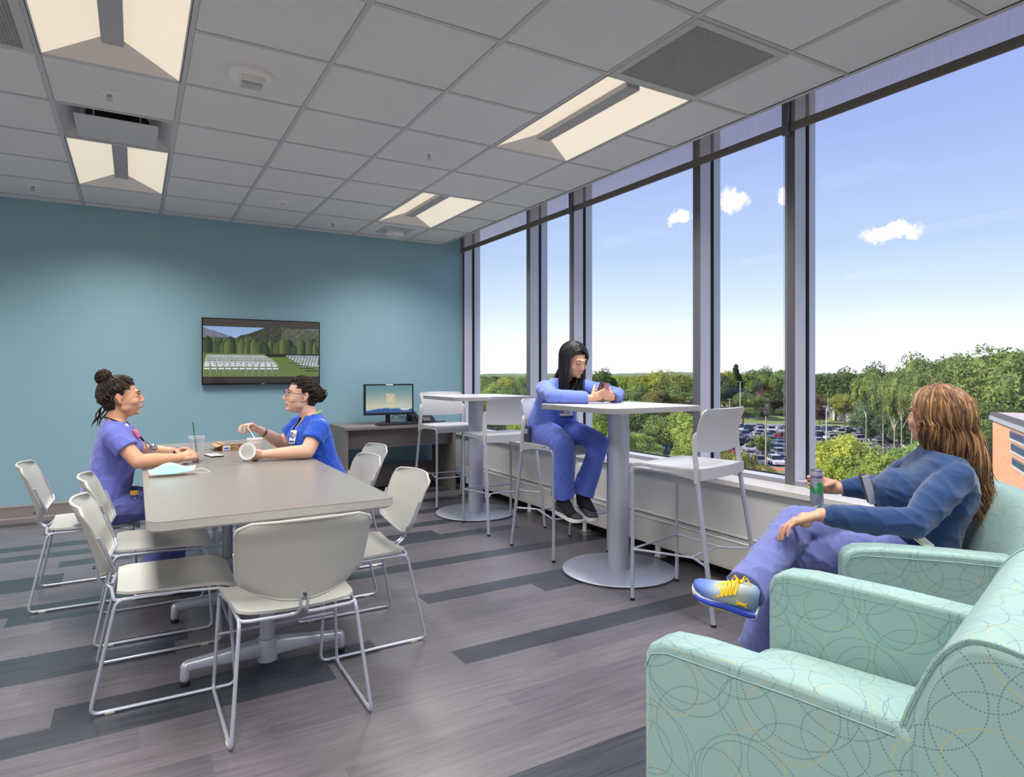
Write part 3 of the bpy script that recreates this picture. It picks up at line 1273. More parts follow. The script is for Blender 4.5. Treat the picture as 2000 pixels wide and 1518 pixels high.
# ================================================================== sled chair (local: faces +y)
def sled_chair():
    t = thing('sled_chair', 'x', 'chair')

    def seat_fn(u, v):
        x = (u - .5) * 2
        y = -.165 + .425 * v
        wd = .205 + .028 * v
        # rounded corners at the back
        if v < .12:
            wd -= .03 * (1 - v / .12) ** 2
        if v > .9:
            wd -= .03 * ((v - .9) / .1) ** 2
        z = .414 + .012 * x * x * (1 - v) - .006 * (1 - x * x) * math.sin(PI * v) - .028 * max(0, v - .8) ** 2 / .04 * 1.0
        return (x * wd, y, z)
    seat = MB().sheet(seat_fn, 14, 14, .010).build('seat', M_plast, t, sharp=60)

    def back_pt(x, v):
        """x in -1..1, v 0 bottom..1 top"""
        ww = .232 - .018 * (1 - v)
        cr = .0
        if v > .86:
            cr = .05 * (1 - math.sqrt(max(0, 1 - ((v - .86) / .14) ** 2)))
        if v < .2:
            cr = .026 * (1 - math.sqrt(max(0, 1 - ((.2 - v) / .2) ** 2)))
        X = x * (ww - cr)
        zb = .522 - .048 * (1 - x * x)
        zt = .764 - .006 * x * x
        z = zb + (zt - zb) * v
        if v < .3:
            z -= .010 * (1 - x * x) * (1 - v / .3)
        y = -.228 - .075 * v - .012 * max(0, v - .75) / .25 + .040 * abs(x) ** 2.2 + .012 * math.cos(PI * v) * .5
        return (X, y, z)
    back = MB().sheet(lambda u, v: back_pt(u * 2 - 1, v), 22, 14, .007)
    per = [V(back_pt(-1 + 2 * k / 16, 0)) for k in range(17)] + [V(back_pt(1, k / 16)) for k in range(1, 17)] + \
          [V(back_pt(1 - 2 * k / 16, 1)) for k in range(1, 17)] + [V(back_pt(-1, 1 - k / 16)) for k in range(1, 16)]
    back.tube(per, .0062, 8, closed=True)
    back.limb([V(back_pt(0, .04)) + V((0, .002, -.002)), V(back_pt(0, .12)) + V((0, .003, 0))], [.012, .007], 12)
    bk = back.build('backrest', M_plast, t, sharp=60)
    # rim swell on the lower corners
    M_ = Matrix.Translation(V(back_pt(0, .07)) + V((0, -.012, 0))) @ Matrix.Rotation(PI / 2, 4, 'X')
    MB().lathe([(.007, 0), (.007, .010)], n=14, M=M_).build('screw', M_lens_dark, bk)
    r = .0068
    for s in (-1, 1):
        pth = [(s * .195, -.165, .425), (s * .240, -.245, .010), (s * .245, .245, .010), (s * .222, .205, .408), (s * .205, .14, .401), (s * .195, -.165, .425)]
        pth = [(s * .208, .05, .403), (s * .203, -.165, .403), (s * .240, -.248, .0078), (s * .245, .248, .0078), (s * .226, .222, .395), (s * .208, .05, .403)]
        q = MB()
        q.tube(smooth_path(pth, .032, 5), r, 8)
        q.build('sled_leg', M_silver, t)
        for yy in (-.185, .175):
            MB().box((s * .243 - .006, yy - .016, 0), (s * .243 + .006, yy + .016, .010)).build('glide', M_clear_glide, t, smooth=False, bevel=.002)
    MB().tube([V((-.234, .236, .225)), V((.234, .236, .225))], .0055, 8).build('stretcher', M_silver, t)
    q = MB()
    for s in (-1, 1):
        q.tube(smooth_path([(s * .205, -.10, .401), (s * .200, -.172, .401), (s * .06, -.182, .401), (s * .013, -.186, .403), (s * .012, -.232, .432), (s * .012, -.232, .478)], .03, 4), .0062, 8)
    q.build('seat_rail', M_silver, t)
    q = MB()
    for s in (-1, 1):
        pts = []
        for k in range(9):
            x = k / 8
            pts.append(V(back_pt(s * x * .985, 0)) + V((0, .012, .004)))
        for k in range(1, 6):
            pts.append(V(back_pt(s * 1.0, k * .11)) + V((s * .002, .011, 0)))
        q.tube(pts, .0060, 8)
    q.build('back_frame', M_silver, t)
    return t


proto = sled_chair()
CH = [(.105, 3.045, -90, 'empty sled chair on the left side, nearest the camera'),
      (.085, 3.735, -90, 'empty sled chair on the left, half hidden between the front chair and the seated woman'),
      (-.235, 4.41, -90, 'sled chair on the left on whose front edge the periwinkle-dressed woman sits'),
      (.515, 2.548, 0, 'sled chair at the near table end, its back to the camera'),
      (.945, 3.07, 90, 'sled chair on the right side of the table, nearest the table corner'),
      (.945, 3.78, 90, 'sled chair on the right side, second from the near table corner'),
      (1.17, 4.305, 90, 'sled chair behind the woman in royal blue scrubs')]
for i, (x, y, a, lb) in enumerate(CH):
    c = proto if i == 0 else copy_tree(proto)
    c.location = (x, y, 0)
    c.rotation_euler.z = math.radians(a)
    tag(c, lb, 'chair', 'sled chairs around the dining tables')


# ================================================================== bar stool (local: faces +y)
def bar_stool():
    t = thing('bar_stool', 'x', 'stool')
    SZ = .758

    def seat_fn(u, v):
        x = (u - .5) * 2
        y = -.165 + .45 * v
        wd = .232 - .006 * (1 - v)
        z = SZ - .010 * (1 - x * x) * math.sin(PI * min(1, v * 1.1)) + .004
        if v > .84:
            a = (v - .84) / .16
            y = -.165 + .45 * (.84 + .11 * math.sin(a * PI / 2))
            z -= .055 * (1 - math.cos(a * PI / 2)) + .0
        return (x * wd, y, z)
    q = MB().sheet(seat_fn, 16, 24, .014)
    # rear skirt linking the two uprights
    q.sheet(lambda u, v: ((u * 2 - 1) * .235, -.168 - .014 * (1 - (u * 2 - 1) ** 2), SZ - .045 + .058 * v), 14, 3, .014)
    for s in (-1, 1):
        q.sheet(lambda u, v: (s * (.232), -.165 + .30 * u, SZ - .045 * (1 - u) - .006 + (.012 + .045 * (1 - u)) * v), 10, 2, .010)
    q.build('seat', M_plast_w, t, sharp=50)

    def post(s):
        pts = [V((s * .238, -.148, SZ - .06)), V((s * .237, -.146, SZ + .02)), V((s * .234, -.136, SZ + .10)), V((s * .231, -.134, SZ + .165)), V((s * .229, -.142, SZ + .20))]
        return spline(pts, 4)
    for s in (-1, 1):
        p = post(s)
        MB().tube(p, [.019] * (len(p) - 5) + [.018, .016, .013, .009, .004], 12, flat=.62, up=V((0, 1, 0))).build('back_upright', M_plast_w, t)

    def back_fn(u, v):
        x = u * 2 - 1
        ww = .222
        if v > .88:
            ww -= .03 * (1 - math.sqrt(max(0, 1 - ((v - .88) / .12) ** 2)))
        if v < .1:
            ww -= .004
        z = SZ + .098 + .222 * v - .010 * (1 - x * x) * (1 - v)
        y = -.136 - .062 * v * v + .012 * v - .034 * (1 - x * x)
        return (x * (ww + .006 * v), y, z)
    MB().sheet(back_fn, 20, 14, .010).build('backrest', M_plast_w, t, sharp=60)
    r = .0108
    for s in (-1, 1):
        MB().tube(smooth_path([(s * .232, .248, .008), (s * .232, .248, SZ - .018), (s * .230, .17, SZ - .016), (s * .226, -.14, SZ - .026)], .05, 6), r, 10).build('front_leg', M_silver, t)
        MB().tube([V((s * .236, -.150, SZ - .045)), V((s * .2615, -.256, .008))], .0125, 10).build('rear_leg', M_silver, t)
        MB().lathe([(.012, 0), (.0125, .014)], (s * .232, .248, 0), 12).build('front_cap', M_rubber, t)
        MB().lathe([(.013, 0), (.0135, .012)], (s * .262, -.2565, 0), 12).build('rear_cap', M_rubber, t)
    q = MB()
    z = .285
    q.tube([V((-.232, .248, z)), V((.232, .248, z))], .0066, 8)
    for s in (-1, 1):
        q.tube(smooth_path([(s * .232, .243, z), (s * .148, -.08, z), (s * .252, -.216, z)], .03, 4), .0066, 8)
    q.tube([V((-.152, -.065, z)), V((.152, -.065, z))], .0056, 8)
    q.build('footrest', M_silver, t)
    return t


proto = bar_stool()
BS = [(2.65, 5.725, 180, 'bar stool on the far side of the corner bar table, facing the room'),
      (2.63, 4.63, 0, 'empty bar stool with its back to the camera at the corner bar table'),
      (2.642, 3.79, 180, 'bar stool the woman in blue with the phone sits on'),
      (2.672, 2.545, 14, 'empty bar stool turned slightly at the near bar table, its back to the armchairs')]
for i, (x, y, a, lb) in enumerate(BS):
    c = proto if i == 0 else copy_tree(proto)
    c.location = (x, y, 0)
    c.rotation_euler.z = math.radians(a)
    tag(c, lb, 'stool', 'bar stools at the two bar tables')


# ================================================================== armchair (local: faces +y, origin at centre of the footprint front-left corner side)
def armchair():
    t = thing('armchair', 'x', 'armchair')
    W, AW = .78, .092
    for s in (-1, 1):
        x0 = s * W / 2
        x1 = s * (W / 2 - AW)
        xa, xb = min(x0, x1), max(x0, x1)
        prof = [(.0, .04), (.0, .615), (-.012, .640), (-.045, .657), (-.12, .664), (-.34, .662), (-.51, .655), (-.54, .63), (-.54, .04)]
        q = MB().prism([(y, z) for y, z in prof], xa, xb, Matrix(((0, 0, 1, 0), (1, 0, 0, 0), (0, 1, 0, 0), (0, 0, 0, 1))))
        a = q.build('arm', M_uph, t, smooth=True, sharp=40, bevel=.013, seg=3)
        box_uv(a, (.13 * s, .05))
        # stitched welt just under the top
        for xx in (xa - .0005, xb + .0005):
            q = MB().tube([V((xx, -.004, .59)), V((xx, -.02, .622)), V((xx, -.06, .634)), V((xx, -.34, .634)), V((xx, -.51, .628))], .0016, 5)
            q.build('welt', mat('welt_thread', (140, 178, 172), .7), a)
    q = MB()
    q.loft([((0, -.005 - .3 * 0, z), (.302, 0, 0), (0, .0, 0)) for z in ()] or [((0, -.27, .20), (.293, 0, 0), (0, .255, 0)), ((0, -.27, .405), (.295, 0, 0), (0, .262, 0)),
                                                                        ((0, -.27, .435), (.293, 0, 0), (0, .260, 0)), ((0, -.27, .432), (.288, 0, 0), (0, .255, 0)), ((0, -.27, .457), (.24, 0, 0), (0, .21, 0))], 44, 9)
    c = q.build('seat_cushion', M_uph, t, sharp=50)
    box_uv(c, (.03, .11))
    c = MB().box((-.296, -.48, .06), (.296, -.02, .22)).build('seat_base', M_uph, t, smooth=False, bevel=.01)
    box_uv(c)
    # back: rolled top, leaning
    prof = [(-.46, .30), (-.475, .48), (-.515, .64), (-.545, .725), (-.572, .783), (-.606, .820), (-.645, .828), (-.71, .815), (-.755, .792), (-.772, .735), (-.765, .50), (-.64, .06), (-.54, .06)]
    pts = spline([V((y, z, 0)) for y, z in prof], 3)
    q = MB().prism([(p.x, p.y) for p in pts], -.385, .385, Matrix(((0, 0, 1, 0), (1, 0, 0, 0), (0, 1, 0, 0), (0, 0, 0, 1))))
    b = q.build('back', M_uph, t, smooth=True, sharp=50, bevel=.02, seg=4)
    box_uv(b, (.2, .02))
    for s in (-1, 1):
        q = MB().tube([V((s * .3835, p.x, p.y)) for p in pts[1:26]], .0032, 6)
        q.build('back_welt', M_uph, b)
        box_uv(bpy.context.scene.collection.objects[-1] if False else kids(b)[-1])
        for yy in (-.06, -.52):
            MB().lathe([(.018, 0), (.024, .062)], (s * .33, yy, 0), 16).build('leg', M_lens_dark, t)
    return t


proto = armchair()


def arm_place(c, x, y, ang):
    """x, y: outer front corner of the chair's own left-hand arm as seen from the front edge"""
    r = V((math.cos(ang), math.sin(ang), 0))
    c.location = V((x, y, 0)) + r * .39
    c.rotation_euler.z = ang


arm_place(proto, 1.01, 1.115, math.radians(15))
tag(proto, 'empty mint armchair with dotted ring print, nearest the camera', 'armchair', 'mint ring-print armchairs')
c = copy_tree(proto)
arm_place(c, 2.115, 1.33, math.radians(43))
tag(c, 'mint ring-print armchair by the window that the woman in navy fleece sits in', 'armchair', 'mint ring-print armchairs')


# ================================================================== painted flat pictures (screens)
def picture(name, arr, W, H, parent, M_, strength, rough=.2):
    """arr[h][w][3] sRGB 0-255 painted on a flat grid of real size W x H in the local xz plane"""
    h, w_, _ = arr.shape
    vs = [(W * i / w_, 0, H * j / h) for j in range(h + 1) for i in range(w_ + 1)]
    fs = [(j * (w_ + 1) + i, j * (w_ + 1) + i + 1, (j + 1) * (w_ + 1) + i + 1, (j + 1) * (w_ + 1) + i) for j in range(h) for i in range(w_)]
    me = bpy.data.meshes.new(name)
    me.from_pydata(vs, [], fs)
    at = me.color_attributes.new('paint', 'FLOAT_COLOR', 'CORNER')
    a = arr[::-1] / 255.0
    l_ = np.where(a <= .04045, a / 12.92, ((a + .055) / 1.055) ** 2.4)
    cols = np.ones((h * w_, 4, 4))
    cols[:, :, :3] = l_.reshape(-1, 1, 3)
    at.data.foreach_set('color', cols.ravel())
    m = bpy.data.materials.new(name + '_picture')
    m.use_nodes = True
    t = m.node_tree
    b = t.nodes['Principled BSDF']
    ca = t.nodes.new('ShaderNodeVertexColor')
    ca.layer_name = 'paint'
    if strength:
        b.inputs['Base Color'].default_value = (.01, .01, .01, 1)
        t.links.new(ca.outputs[0], b.inputs['Emission Color'])
        b.inputs['Emission Strength'].default_value = strength
    else:
        t.links.new(ca.outputs[0], b.inputs['Base Color'])
    b.inputs['Roughness'].default_value = rough
    me.materials.append(m)
    ob = bpy.data.objects.new(name, me)
    COL.objects.link(ob)
    ob.parent = parent
    ob.matrix_local = M_
    return ob


def tv_paint(w_=330, h=190):
    r = np.random.RandomState(3)
    X, Y = np.meshgrid(np.arange(w_) / w_, np.arange(h) / h)
    img = np.zeros((h, w_, 3))
    img[:] = (62, 58, 56)
    img[Y < .13] = (70, 66, 62)
    top, bot = .115, .895
    v = (Y - top) / (bot - top)
    sky = (v >= 0) & (v <= 1)
    img[sky] = np.stack([150 + 40 * v, 178 + 30 * v, 225 + 10 * v], -1)[sky]

    def nz(fx, fy, seed):
        q = np.random.RandomState(seed)
        a = 0
        for k in range(6):
            a = a + np.sin(X * fx * q.uniform(.5, 2) * 6.28 + q.uniform(0, 6) + np.sin(Y * fy * q.uniform(.5, 2) * 6.28 + q.uniform(0, 6)) * 1.5) / 6
        return a
    n1 = nz(12, 10, 1)
    n2 = nz(40, 34, 2)
    ml = .18 + .9 * np.abs(X - .04) ** 1.2 * .9
    ml = np.where(X < .24, .02 + .75 * X, 9)
    k = (v > ml) & (v < .5)
    img[k] = np.stack([118 + 20 * n1, 122 + 18 * n1, 146 + 16 * n1], -1)[k]
    hill = .25 - .32 * np.exp(-((X - .66) / .20) ** 2) + .02 * np.sin(X * 40)
    hill = np.where(X < .3, .22, np.minimum(hill, .2 - .26 * np.exp(-((X - .62) / .22) ** 2)))
    hill = np.where(X > .66, -.01 + .05 * (X - .66), hill)
    k = (v > hill) & (v < .56)
    img[k] = np.stack([66 + 22 * n1 + 14 * n2, 72 + 20 * n1 + 12 * n2, 60 + 14 * n1], -1)[k]
    k = (v > hill) & (v < .45) & (X > .66)
    img[k] = np.stack([92 + 26 * n1 + 12 * n2, 96 + 24 * n1 + 10 * n2, 80 + 16 * n1], -1)[k]
    for i in range(64):
        cx_ = r.uniform(0, .66)
        if i > 50:
            cx_ = r.uniform(.66, 1)
        tp = r.uniform(.18, .34)
        wd = r.uniform(.018, .04)
        c = np.array([(70, 84, 52), (52, 66, 48), (88, 100, 62)][i % 3], float)
        k = (v > tp) & (v < .56) & (np.abs(X - cx_) < wd * np.clip((v - tp) * 9, 0, 1) ** .5)
        sh = (1 + .35 * (cx_ - X) / wd * -1 * -1 + .25 * n2)
        img[k] = (c * np.clip(sh, .5, 1.5)[..., None])[k]
    k = (v > .53) & (v < 1)
    img[k] = np.stack([98 + 10 * n2 + 20 * (v - .5), 118 + 12 * n2 + 16 * (v - .5), 66 + 6 * n2], -1)[k]
    k = (v > .53) & (v < .60) & (X > .52)
    img[k] = (40, 38, 34)
    k = (v > .60) & (v < .70) & (X > .55)
    img[k] = (104, 128, 56)
    # rows of white folding chairs
    for row in range(9):
        t = row / 8
        vy = .575 + .26 * t ** 1.6
        x0, x1 = (.035 - .03 * t, .50 + .14 * t)
        n = int(24 - 13 * t)
        hh = .018 + .15 * t ** 1.6
        for i in range(n):
            a = x0 + (x1 - x0) * i / n
            b = a + (x1 - x0) / n * .86
            k = (X > a) & (X < b) & (v > vy - hh * .06) & (v < vy + hh * .10)
            img[k] = (238, 238, 240)
            for e in (a, b):
                k = (np.abs(X - e) < .0022) & (v > vy - hh * .5) & (v < vy + hh * .95)
                img[k] = (168 - 40 * t, 174 - 40 * t, 180 - 34 * t)
            k = (X > a) & (X < b) & (v > vy - hh * .5) & (v < vy - hh * .36)
            img[k] = (196, 200, 204)
    for row in range(7):
        t = row / 6
        vy = .575 + .20 * t
        x0 = .70 + .09 * t * 1.6
        for i in range(16):
            a = x0 + i * .028
            if a > .985:
                break
            k = (X > a) & (X < a + .02) & (np.abs(v - vy) < .012)
            img[k] = (214, 222, 230)
            k = (np.abs(X - a) < .003) & (v > vy - .03) & (v < vy + .06)
            img[k] = (120, 136, 150)
    for row in range(4):
        k = (np.abs(v - (.72 + .055 * row)) < .008) & (X > .72 + .05 * row) & (X < .86 + .05 * row)
        img[k] = (48, 60, 34)
    k = v >= 1
    img[k] = (54, 50, 48)
    return np.clip(img, 0, 255)


t_ = thing('television', 'wall-mounted flat television showing rows of white chairs on a lawn', 'television', (1.12, YB - .047, 1.15))
MB().box((-.565, -.012, 0), (.565, .025, .655)).build('casing', M_gloss_black, t_, smooth=False, bevel=.004)
picture('screen', tv_paint(), 1.105, .628, t_, Matrix.Translation((-.5525, -.0135, .018)), .74, .08)
MB().box((-.012, -.0155, .0055), (.012, -.012, .0115)).build('maker_badge', M_silver, t_, smooth=False)
MB().box((-.567, -.014, 0), (-.5625, .0, .655)).build('side_trim', mat('bright_trim', (170, 165, 165), .3, .5), t_, smooth=False)
MB().box((-.2, .025, .15), (.2, .046, .5)).build('wall_bracket', M_black, t_, smooth=False)

# ================================================================== desk with its things
t_ = thing('computer_desk', 'grey wood-grain desk against the teal wall', 'desk', (2.39, 6.56, 0))
MB().box((-.60, -.31, .697), (.60, .31, .725)).build('desktop', M_desk, t_, smooth=False, bevel=.0015)
for s in (-1, 1):
    MB().box((s * .60 - (0 if s < 0 else .028), -.29, 0), (s * .60 + (.028 if s < 0 else 0), .29, .697)).build('side_panel', M_desk, t_, smooth=False, bevel=.0015)
MB().box((-.572, -.20, .50), (.572, -.182, .697)).build('upper_panel', M_desk, t_, smooth=False)
MB().box((-.572, .23, .02), (.572, .248, .26)).build('lower_panel', M_desk, t_, smooth=False)
t_ = thing('power_strip', 'black power box on the floor under the desk', 'power strip', (2.78, 6.62, 0))
MB().box((-.12, -.05, 0), (.12, .05, .05)).build('strip_body', M_black, t_, smooth=False, bevel=.006)
q = MB()
for k in range(4):
    q.box((-.10 + k * .055, -.03, .05), (-.07 + k * .055, .0, .075))
q.build('plug', M_black, t_, smooth=False, bevel=.003)


def mon_paint(w_=96, h=56):
    X, Y = np.meshgrid((np.arange(w_) + .5) / w_, (np.arange(h) + .5) / h)
    img = np.zeros((h, w_, 3))
    a = np.array((96, 138, 150.))
    b = np.array((206, 202, 178.))
    k = np.clip(Y * 1.25 - .1 + .25 * (1 - abs(X - .5) * 2) * Y, 0, 1)[..., None]
    img[:] = a * (1 - k) + b * k
    wave = .86 - .0 * X + .05 * np.sin(X * 6.28 * .8 + 2.6) - .16 * np.clip(X - .5, 0, 1) ** 1.2
    m = Y > wave + .03
    img[m] = (48, 84, 140)
    m = (Y > wave) & (Y < wave + .035)
    img[m] = (140, 170, 190)
    m = ((X - .84) / .11) ** 2 + ((Y - .86) / .07) ** 2 < 1
    img[m] = (170, 186, 204)
    m = (((X - .84) / .11) ** 2 + ((Y - .86) / .07) ** 2 < .75) & (np.abs(Y - .86) < .02)
    img[m] = (214, 222, 230)
    m = (abs(X - .515) < .085) & (abs(Y - .455) < .16)
    img[m] = (212, 196, 164)
    for yy in (.36, .41, .46):
        m = (abs(X - .515) < .06) & (abs(Y - yy) < .012)
        img[m] = (188, 172, 142)
    m = (abs(X - .515) < .025) & (abs(Y - .44) < .05)
    img[m] = (222, 208, 180)
    return img


t_ = thing('monitor', 'black computer monitor on the desk showing a log-in picture', 'monitor', (2.345, 6.57, .725), math.radians(0))
MB().box((-.275, -.012, .095), (.275, .028, .425)).build('casing', M_black, t_, smooth=False, bevel=.004)
picture('screen', mon_paint(), .515, .292, t_, Matrix.Translation((-.2575, -.0128, .117)), .78, .15)
MB().box((-.04, -.016, .412), (.04, -.011, .423)).build('top_label', M_white_p, t_, smooth=False)
MB().box((-.025, .028, .02), (.025, .05, .30)).build('stand', M_black, t_, smooth=False, bevel=.004)
MB().loft([((0, .04, .0), (.11, 0, 0), (0, .075, 0)), ((0, .04, .010), (.11, 0, 0), (0, .075, 0)), ((0, .04, .02), (.05, 0, 0), (0, .03, 0))], 32, 2.6).build('stand_foot', M_black, t_, sharp=40)
t_ = thing('keyboard', 'black keyboard in front of the monitor', 'keyboard', (2.36, 6.36, .725))
MB().box((-.22, -.065, 0), (.22, .065, .014)).build('key_deck', M_black, t_, smooth=False, bevel=.004)
q = MB()
for r_ in range(5):
    for k in range(15):
        q.box((-.208 + k * .0278, -.055 + r_ * .0225, .013), (-.208 + k * .0278 + .023, -.055 + r_ * .0225 + .018, .022))
k_ = q.build('keys', mat('key_caps', (40, 41, 46), .5), t_, smooth=False)
t_ = thing('computer_cables', 'tangle of thin dark blue cables behind the monitor', 'cable', (2.58, 6.78, .725))
rr = random.Random(4)
q = MB()
for k in range(6):
    pts = [V((-.14, -.02 + rr.uniform(-.02, .02), .03 + rr.uniform(0, .09)))]
    for j in range(1, 6):
        pts.append(V((-.14 + j * .065, rr.uniform(-.03, .03), .015 + rr.uniform(0, .11))))
    q.tube(spline(pts, 5), .0022, 5)
q.build('cable', mat('navy_cable', (36, 52, 86), .5), t_)
t_ = thing('desk_phone', 'black desk telephone at the right end of the desk', 'telephone', (2.72, 6.55, .725), math.radians(-8))
q = MB().prism([(-.10, 0), (.10, 0), (.10, .075), (.03, .06), (-.10, .018)], -.10, .13, Matrix(((0, 0, 1, 0), (1, 0, 0, 0), (0, 1, 0, 0), (0, 0, 0, 1))))
q.build('phone_body', M_black, t_, smooth=False, bevel=.006)
MB().limb([(-.075, -.075, .055), (-.072, 0, .085), (-.075, .085, .10)], [.022, .014, .024], 12).build('handset', M_black, t_)
q = MB()
for a in range(3):
    for b in range(4):
        q.box((.0 + a * .028, -.075 + b * .024, .024 + b * .0072), (.018 + a * .028, -.06 + b * .024, .034 + b * .0072))
q.build('phone_keys', mat('grey_keys', (150, 152, 165), .5), t_, smooth=False)
MB().box((-.01, .04, .062), (.09, .085, .075)).build('phone_display', mat('grey_lcd', (86, 96, 96), .2), t_, smooth=False)
t_ = thing('desk_speaker', 'small dark speaker standing behind the corner stool on the desk', 'speaker', (2.66, 6.78, .725))
MB().loft([((0, 0, 0), (.035, 0, 0), (0, .04, 0)), ((0, 0, .10), (.032, 0, 0), (0, .035, 0)), ((.0, .01, .19), (.028, 0, 0), (0, .022, 0))], 20, 3).build('speaker_body', M_black, t_)
MB().lathe([(.02, 0), (.024, .004)], (0, 0, 0), 20, Matrix.Translation((0, -.036, .09)) @ Matrix.Rotation(PI / 2, 4, 'X')).build('speaker_cone', M_lens_dark, t_)
t_ = thing('remote_control', 'grey keypad handset lying at the right end of the desk', 'remote control', (2.86, 6.40, .725), .5)
MB().loft([((0, 0, 0), (.07, 0, 0), (0, .04, 0)), ((0, 0, .02), (.068, 0, 0), (0, .038, 0)), ((0, 0, .028), (.055, 0, 0), (0, .03, 0))], 20, 3.5).build('keypad_body', mat('slate_plastic', (62, 66, 84), .4), t_)
q = MB()
for a in range(5):
    for b in range(3):
        q.box((-.045 + a * .02, -.02 + b * .015, .026), (-.033 + a * .02, -.010 + b * .015, .032))
q.build('button', mat('pale_button', (190, 192, 205), .5), t_, smooth=False)
# ================================================================== outside
GZ = -14.7
F1 = V((.811, .585, 0))
L1 = V((.585, -.811, 0))


def gp(d, s, z=0):
    return F1 * d + L1 * s + V((0, 0, GZ + z))


def strip(name, d0, d1, s0, s1, z, m, kink=0):
    q = MB()
    n = 1
    q.add([gp(d0, s0, z), gp(d1, s0, z), gp(d1, s1, z), gp(d0, s1, z)] + [gp(d0, s0, z - .5), gp(d1, s0, z - .5), gp(d1, s1, z - .5), gp(d0, s1, z - .5)],
          [(0, 1, 2, 3), (0, 4, 5, 1), (1, 5, 6, 2), (2, 6, 7, 3), (3, 7, 4, 0)])
    return struct(name, q, m, smooth=False)


M_grass = mat('mown_grass', (132, 146, 84), .9, var=.12, vscale=.4)
M_asph = mat('asphalt', (128, 126, 136), .85, var=.08, vscale=.3)
M_walk = mat('concrete_walk', (204, 200, 196), .85, var=.05, vscale=.5)
M_mulch = mat('orange_mulch', (198, 124, 88), .95, var=.15, vscale=1)
M_road = mat('road_asphalt', (150, 146, 152), .85, var=.06, vscale=.3)
strip('ground', -20, 1400, -900, 900, -.02, mat('woodland_floor', (84, 96, 56), .95, var=.2, vscale=.05))
strip('parking_lot', 117.5, 201, -120, 70, .02, M_asph)
strip('street', 201, 219, -160, 160, .03, M_road)
strip('lawn', 219, 262, -90, 90, .02, M_grass)
strip('mulch_bed', 113.5, 117.5, -120, 50, .06, M_mulch)
strip('grass_verge', 101, 113.5, -120, 50, .02, M_grass)
strip('sidewalk', 106.6, 108.6, -120, 50, .07, M_walk)
strip('near_road', 88, 99, -120, 50, .02, M_road)
strip('near_walk', 99, 101, -120, 50, .07, M_walk)
q = MB()
for d in (127.5, 146, 164, 181.5):
    pass
M_paint = mat('lot_paint', (226, 226, 226), .8)
for d0 in (121, 134.5, 140, 152.5, 158, 170.5, 176, 188.5, 194):
    for k in range(-14, 9):
        s = k * 2.75 - 1.375
        a, b = gp(d0 - 2.4, s - .05, .04), gp(d0 + 2.4, s + .05, .04)
        q.add([gp(d0 - 2.4, s - .06, .04), gp(d0 + 2.4, s - .06, .04), gp(d0 + 2.4, s + .06, .04), gp(d0 - 2.4, s + .06, .04)], [(0, 1, 2, 3)])
o_ = q.build('parking_lines', M_paint, smooth=False)
o_['kind'] = 'structure'

# far ridges
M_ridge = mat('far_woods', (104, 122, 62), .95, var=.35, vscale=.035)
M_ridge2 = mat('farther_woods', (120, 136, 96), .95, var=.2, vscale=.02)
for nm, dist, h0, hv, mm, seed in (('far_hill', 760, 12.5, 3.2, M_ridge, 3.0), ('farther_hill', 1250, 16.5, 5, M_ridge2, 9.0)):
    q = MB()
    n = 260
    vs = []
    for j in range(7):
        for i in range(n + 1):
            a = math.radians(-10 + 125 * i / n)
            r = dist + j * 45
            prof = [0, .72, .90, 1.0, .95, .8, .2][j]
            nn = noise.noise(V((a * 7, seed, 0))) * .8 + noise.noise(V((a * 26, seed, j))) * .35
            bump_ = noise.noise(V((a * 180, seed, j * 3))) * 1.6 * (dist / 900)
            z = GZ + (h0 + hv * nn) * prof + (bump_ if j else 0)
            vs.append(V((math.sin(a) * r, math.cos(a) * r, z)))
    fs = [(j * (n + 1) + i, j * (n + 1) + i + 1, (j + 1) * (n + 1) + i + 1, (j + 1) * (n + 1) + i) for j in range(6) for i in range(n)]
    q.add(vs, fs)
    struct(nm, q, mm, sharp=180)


# ------------------------------------------------------------------ trees
def leaf_mat(name, c1, c2, tr=.35):
    m = bpy.data.materials.new(name)
    m.use_nodes = True
    t = m.node_tree
    t.nodes.clear()
    n = t.nodes.new
    out = n('ShaderNodeOutputMaterial')
    df = n('ShaderNodeBsdfDiffuse')
    tl = n('ShaderNodeBsdfTranslucent')
    mx = n('ShaderNodeMixShader')
    mx.inputs[0].default_value = tr
    tcn = n('ShaderNodeTexCoord')
    nz_ = n('ShaderNodeTexNoise')
    nz_.inputs['Scale'].default_value = 5
    nz_.inputs['Detail'].default_value = 5
    t.links.new(tcn.outputs['Object'], nz_.inputs[0])
    rp_ = n('ShaderNodeValToRGB')
    rp_.color_ramp.elements[0].position = .36
    rp_.color_ramp.elements[0].color = (*lin(c1), 1)
    rp_.color_ramp.elements[1].position = .64
    rp_.color_ramp.elements[1].color = (*lin(c2), 1)
    t.links.new(nz_.outputs[0], rp_.inputs[0])
    oi = n('ShaderNodeObjectInfo')
    hs = n('ShaderNodeHueSaturation')
    mr = n('ShaderNodeMapRange')
    mr.inputs['To Min'].default_value = .88
    mr.inputs['To Max'].default_value = 1.14
    t.links.new(oi.outputs['Random'], mr.inputs[0])
    t.links.new(mr.outputs[0], hs.inputs['Value'])
    t.links.new(rp_.outputs[0], hs.inputs['Color'])
    t.links.new(hs.outputs[0], df.inputs[0])
    t.links.new(hs.outputs[0], tl.inputs[0])
    t.links.new(df.outputs[0], mx.inputs[1])
    t.links.new(tl.outputs[0], mx.inputs[2])
    t.links.new(mx.outputs[0], out.inputs[0])
    return m


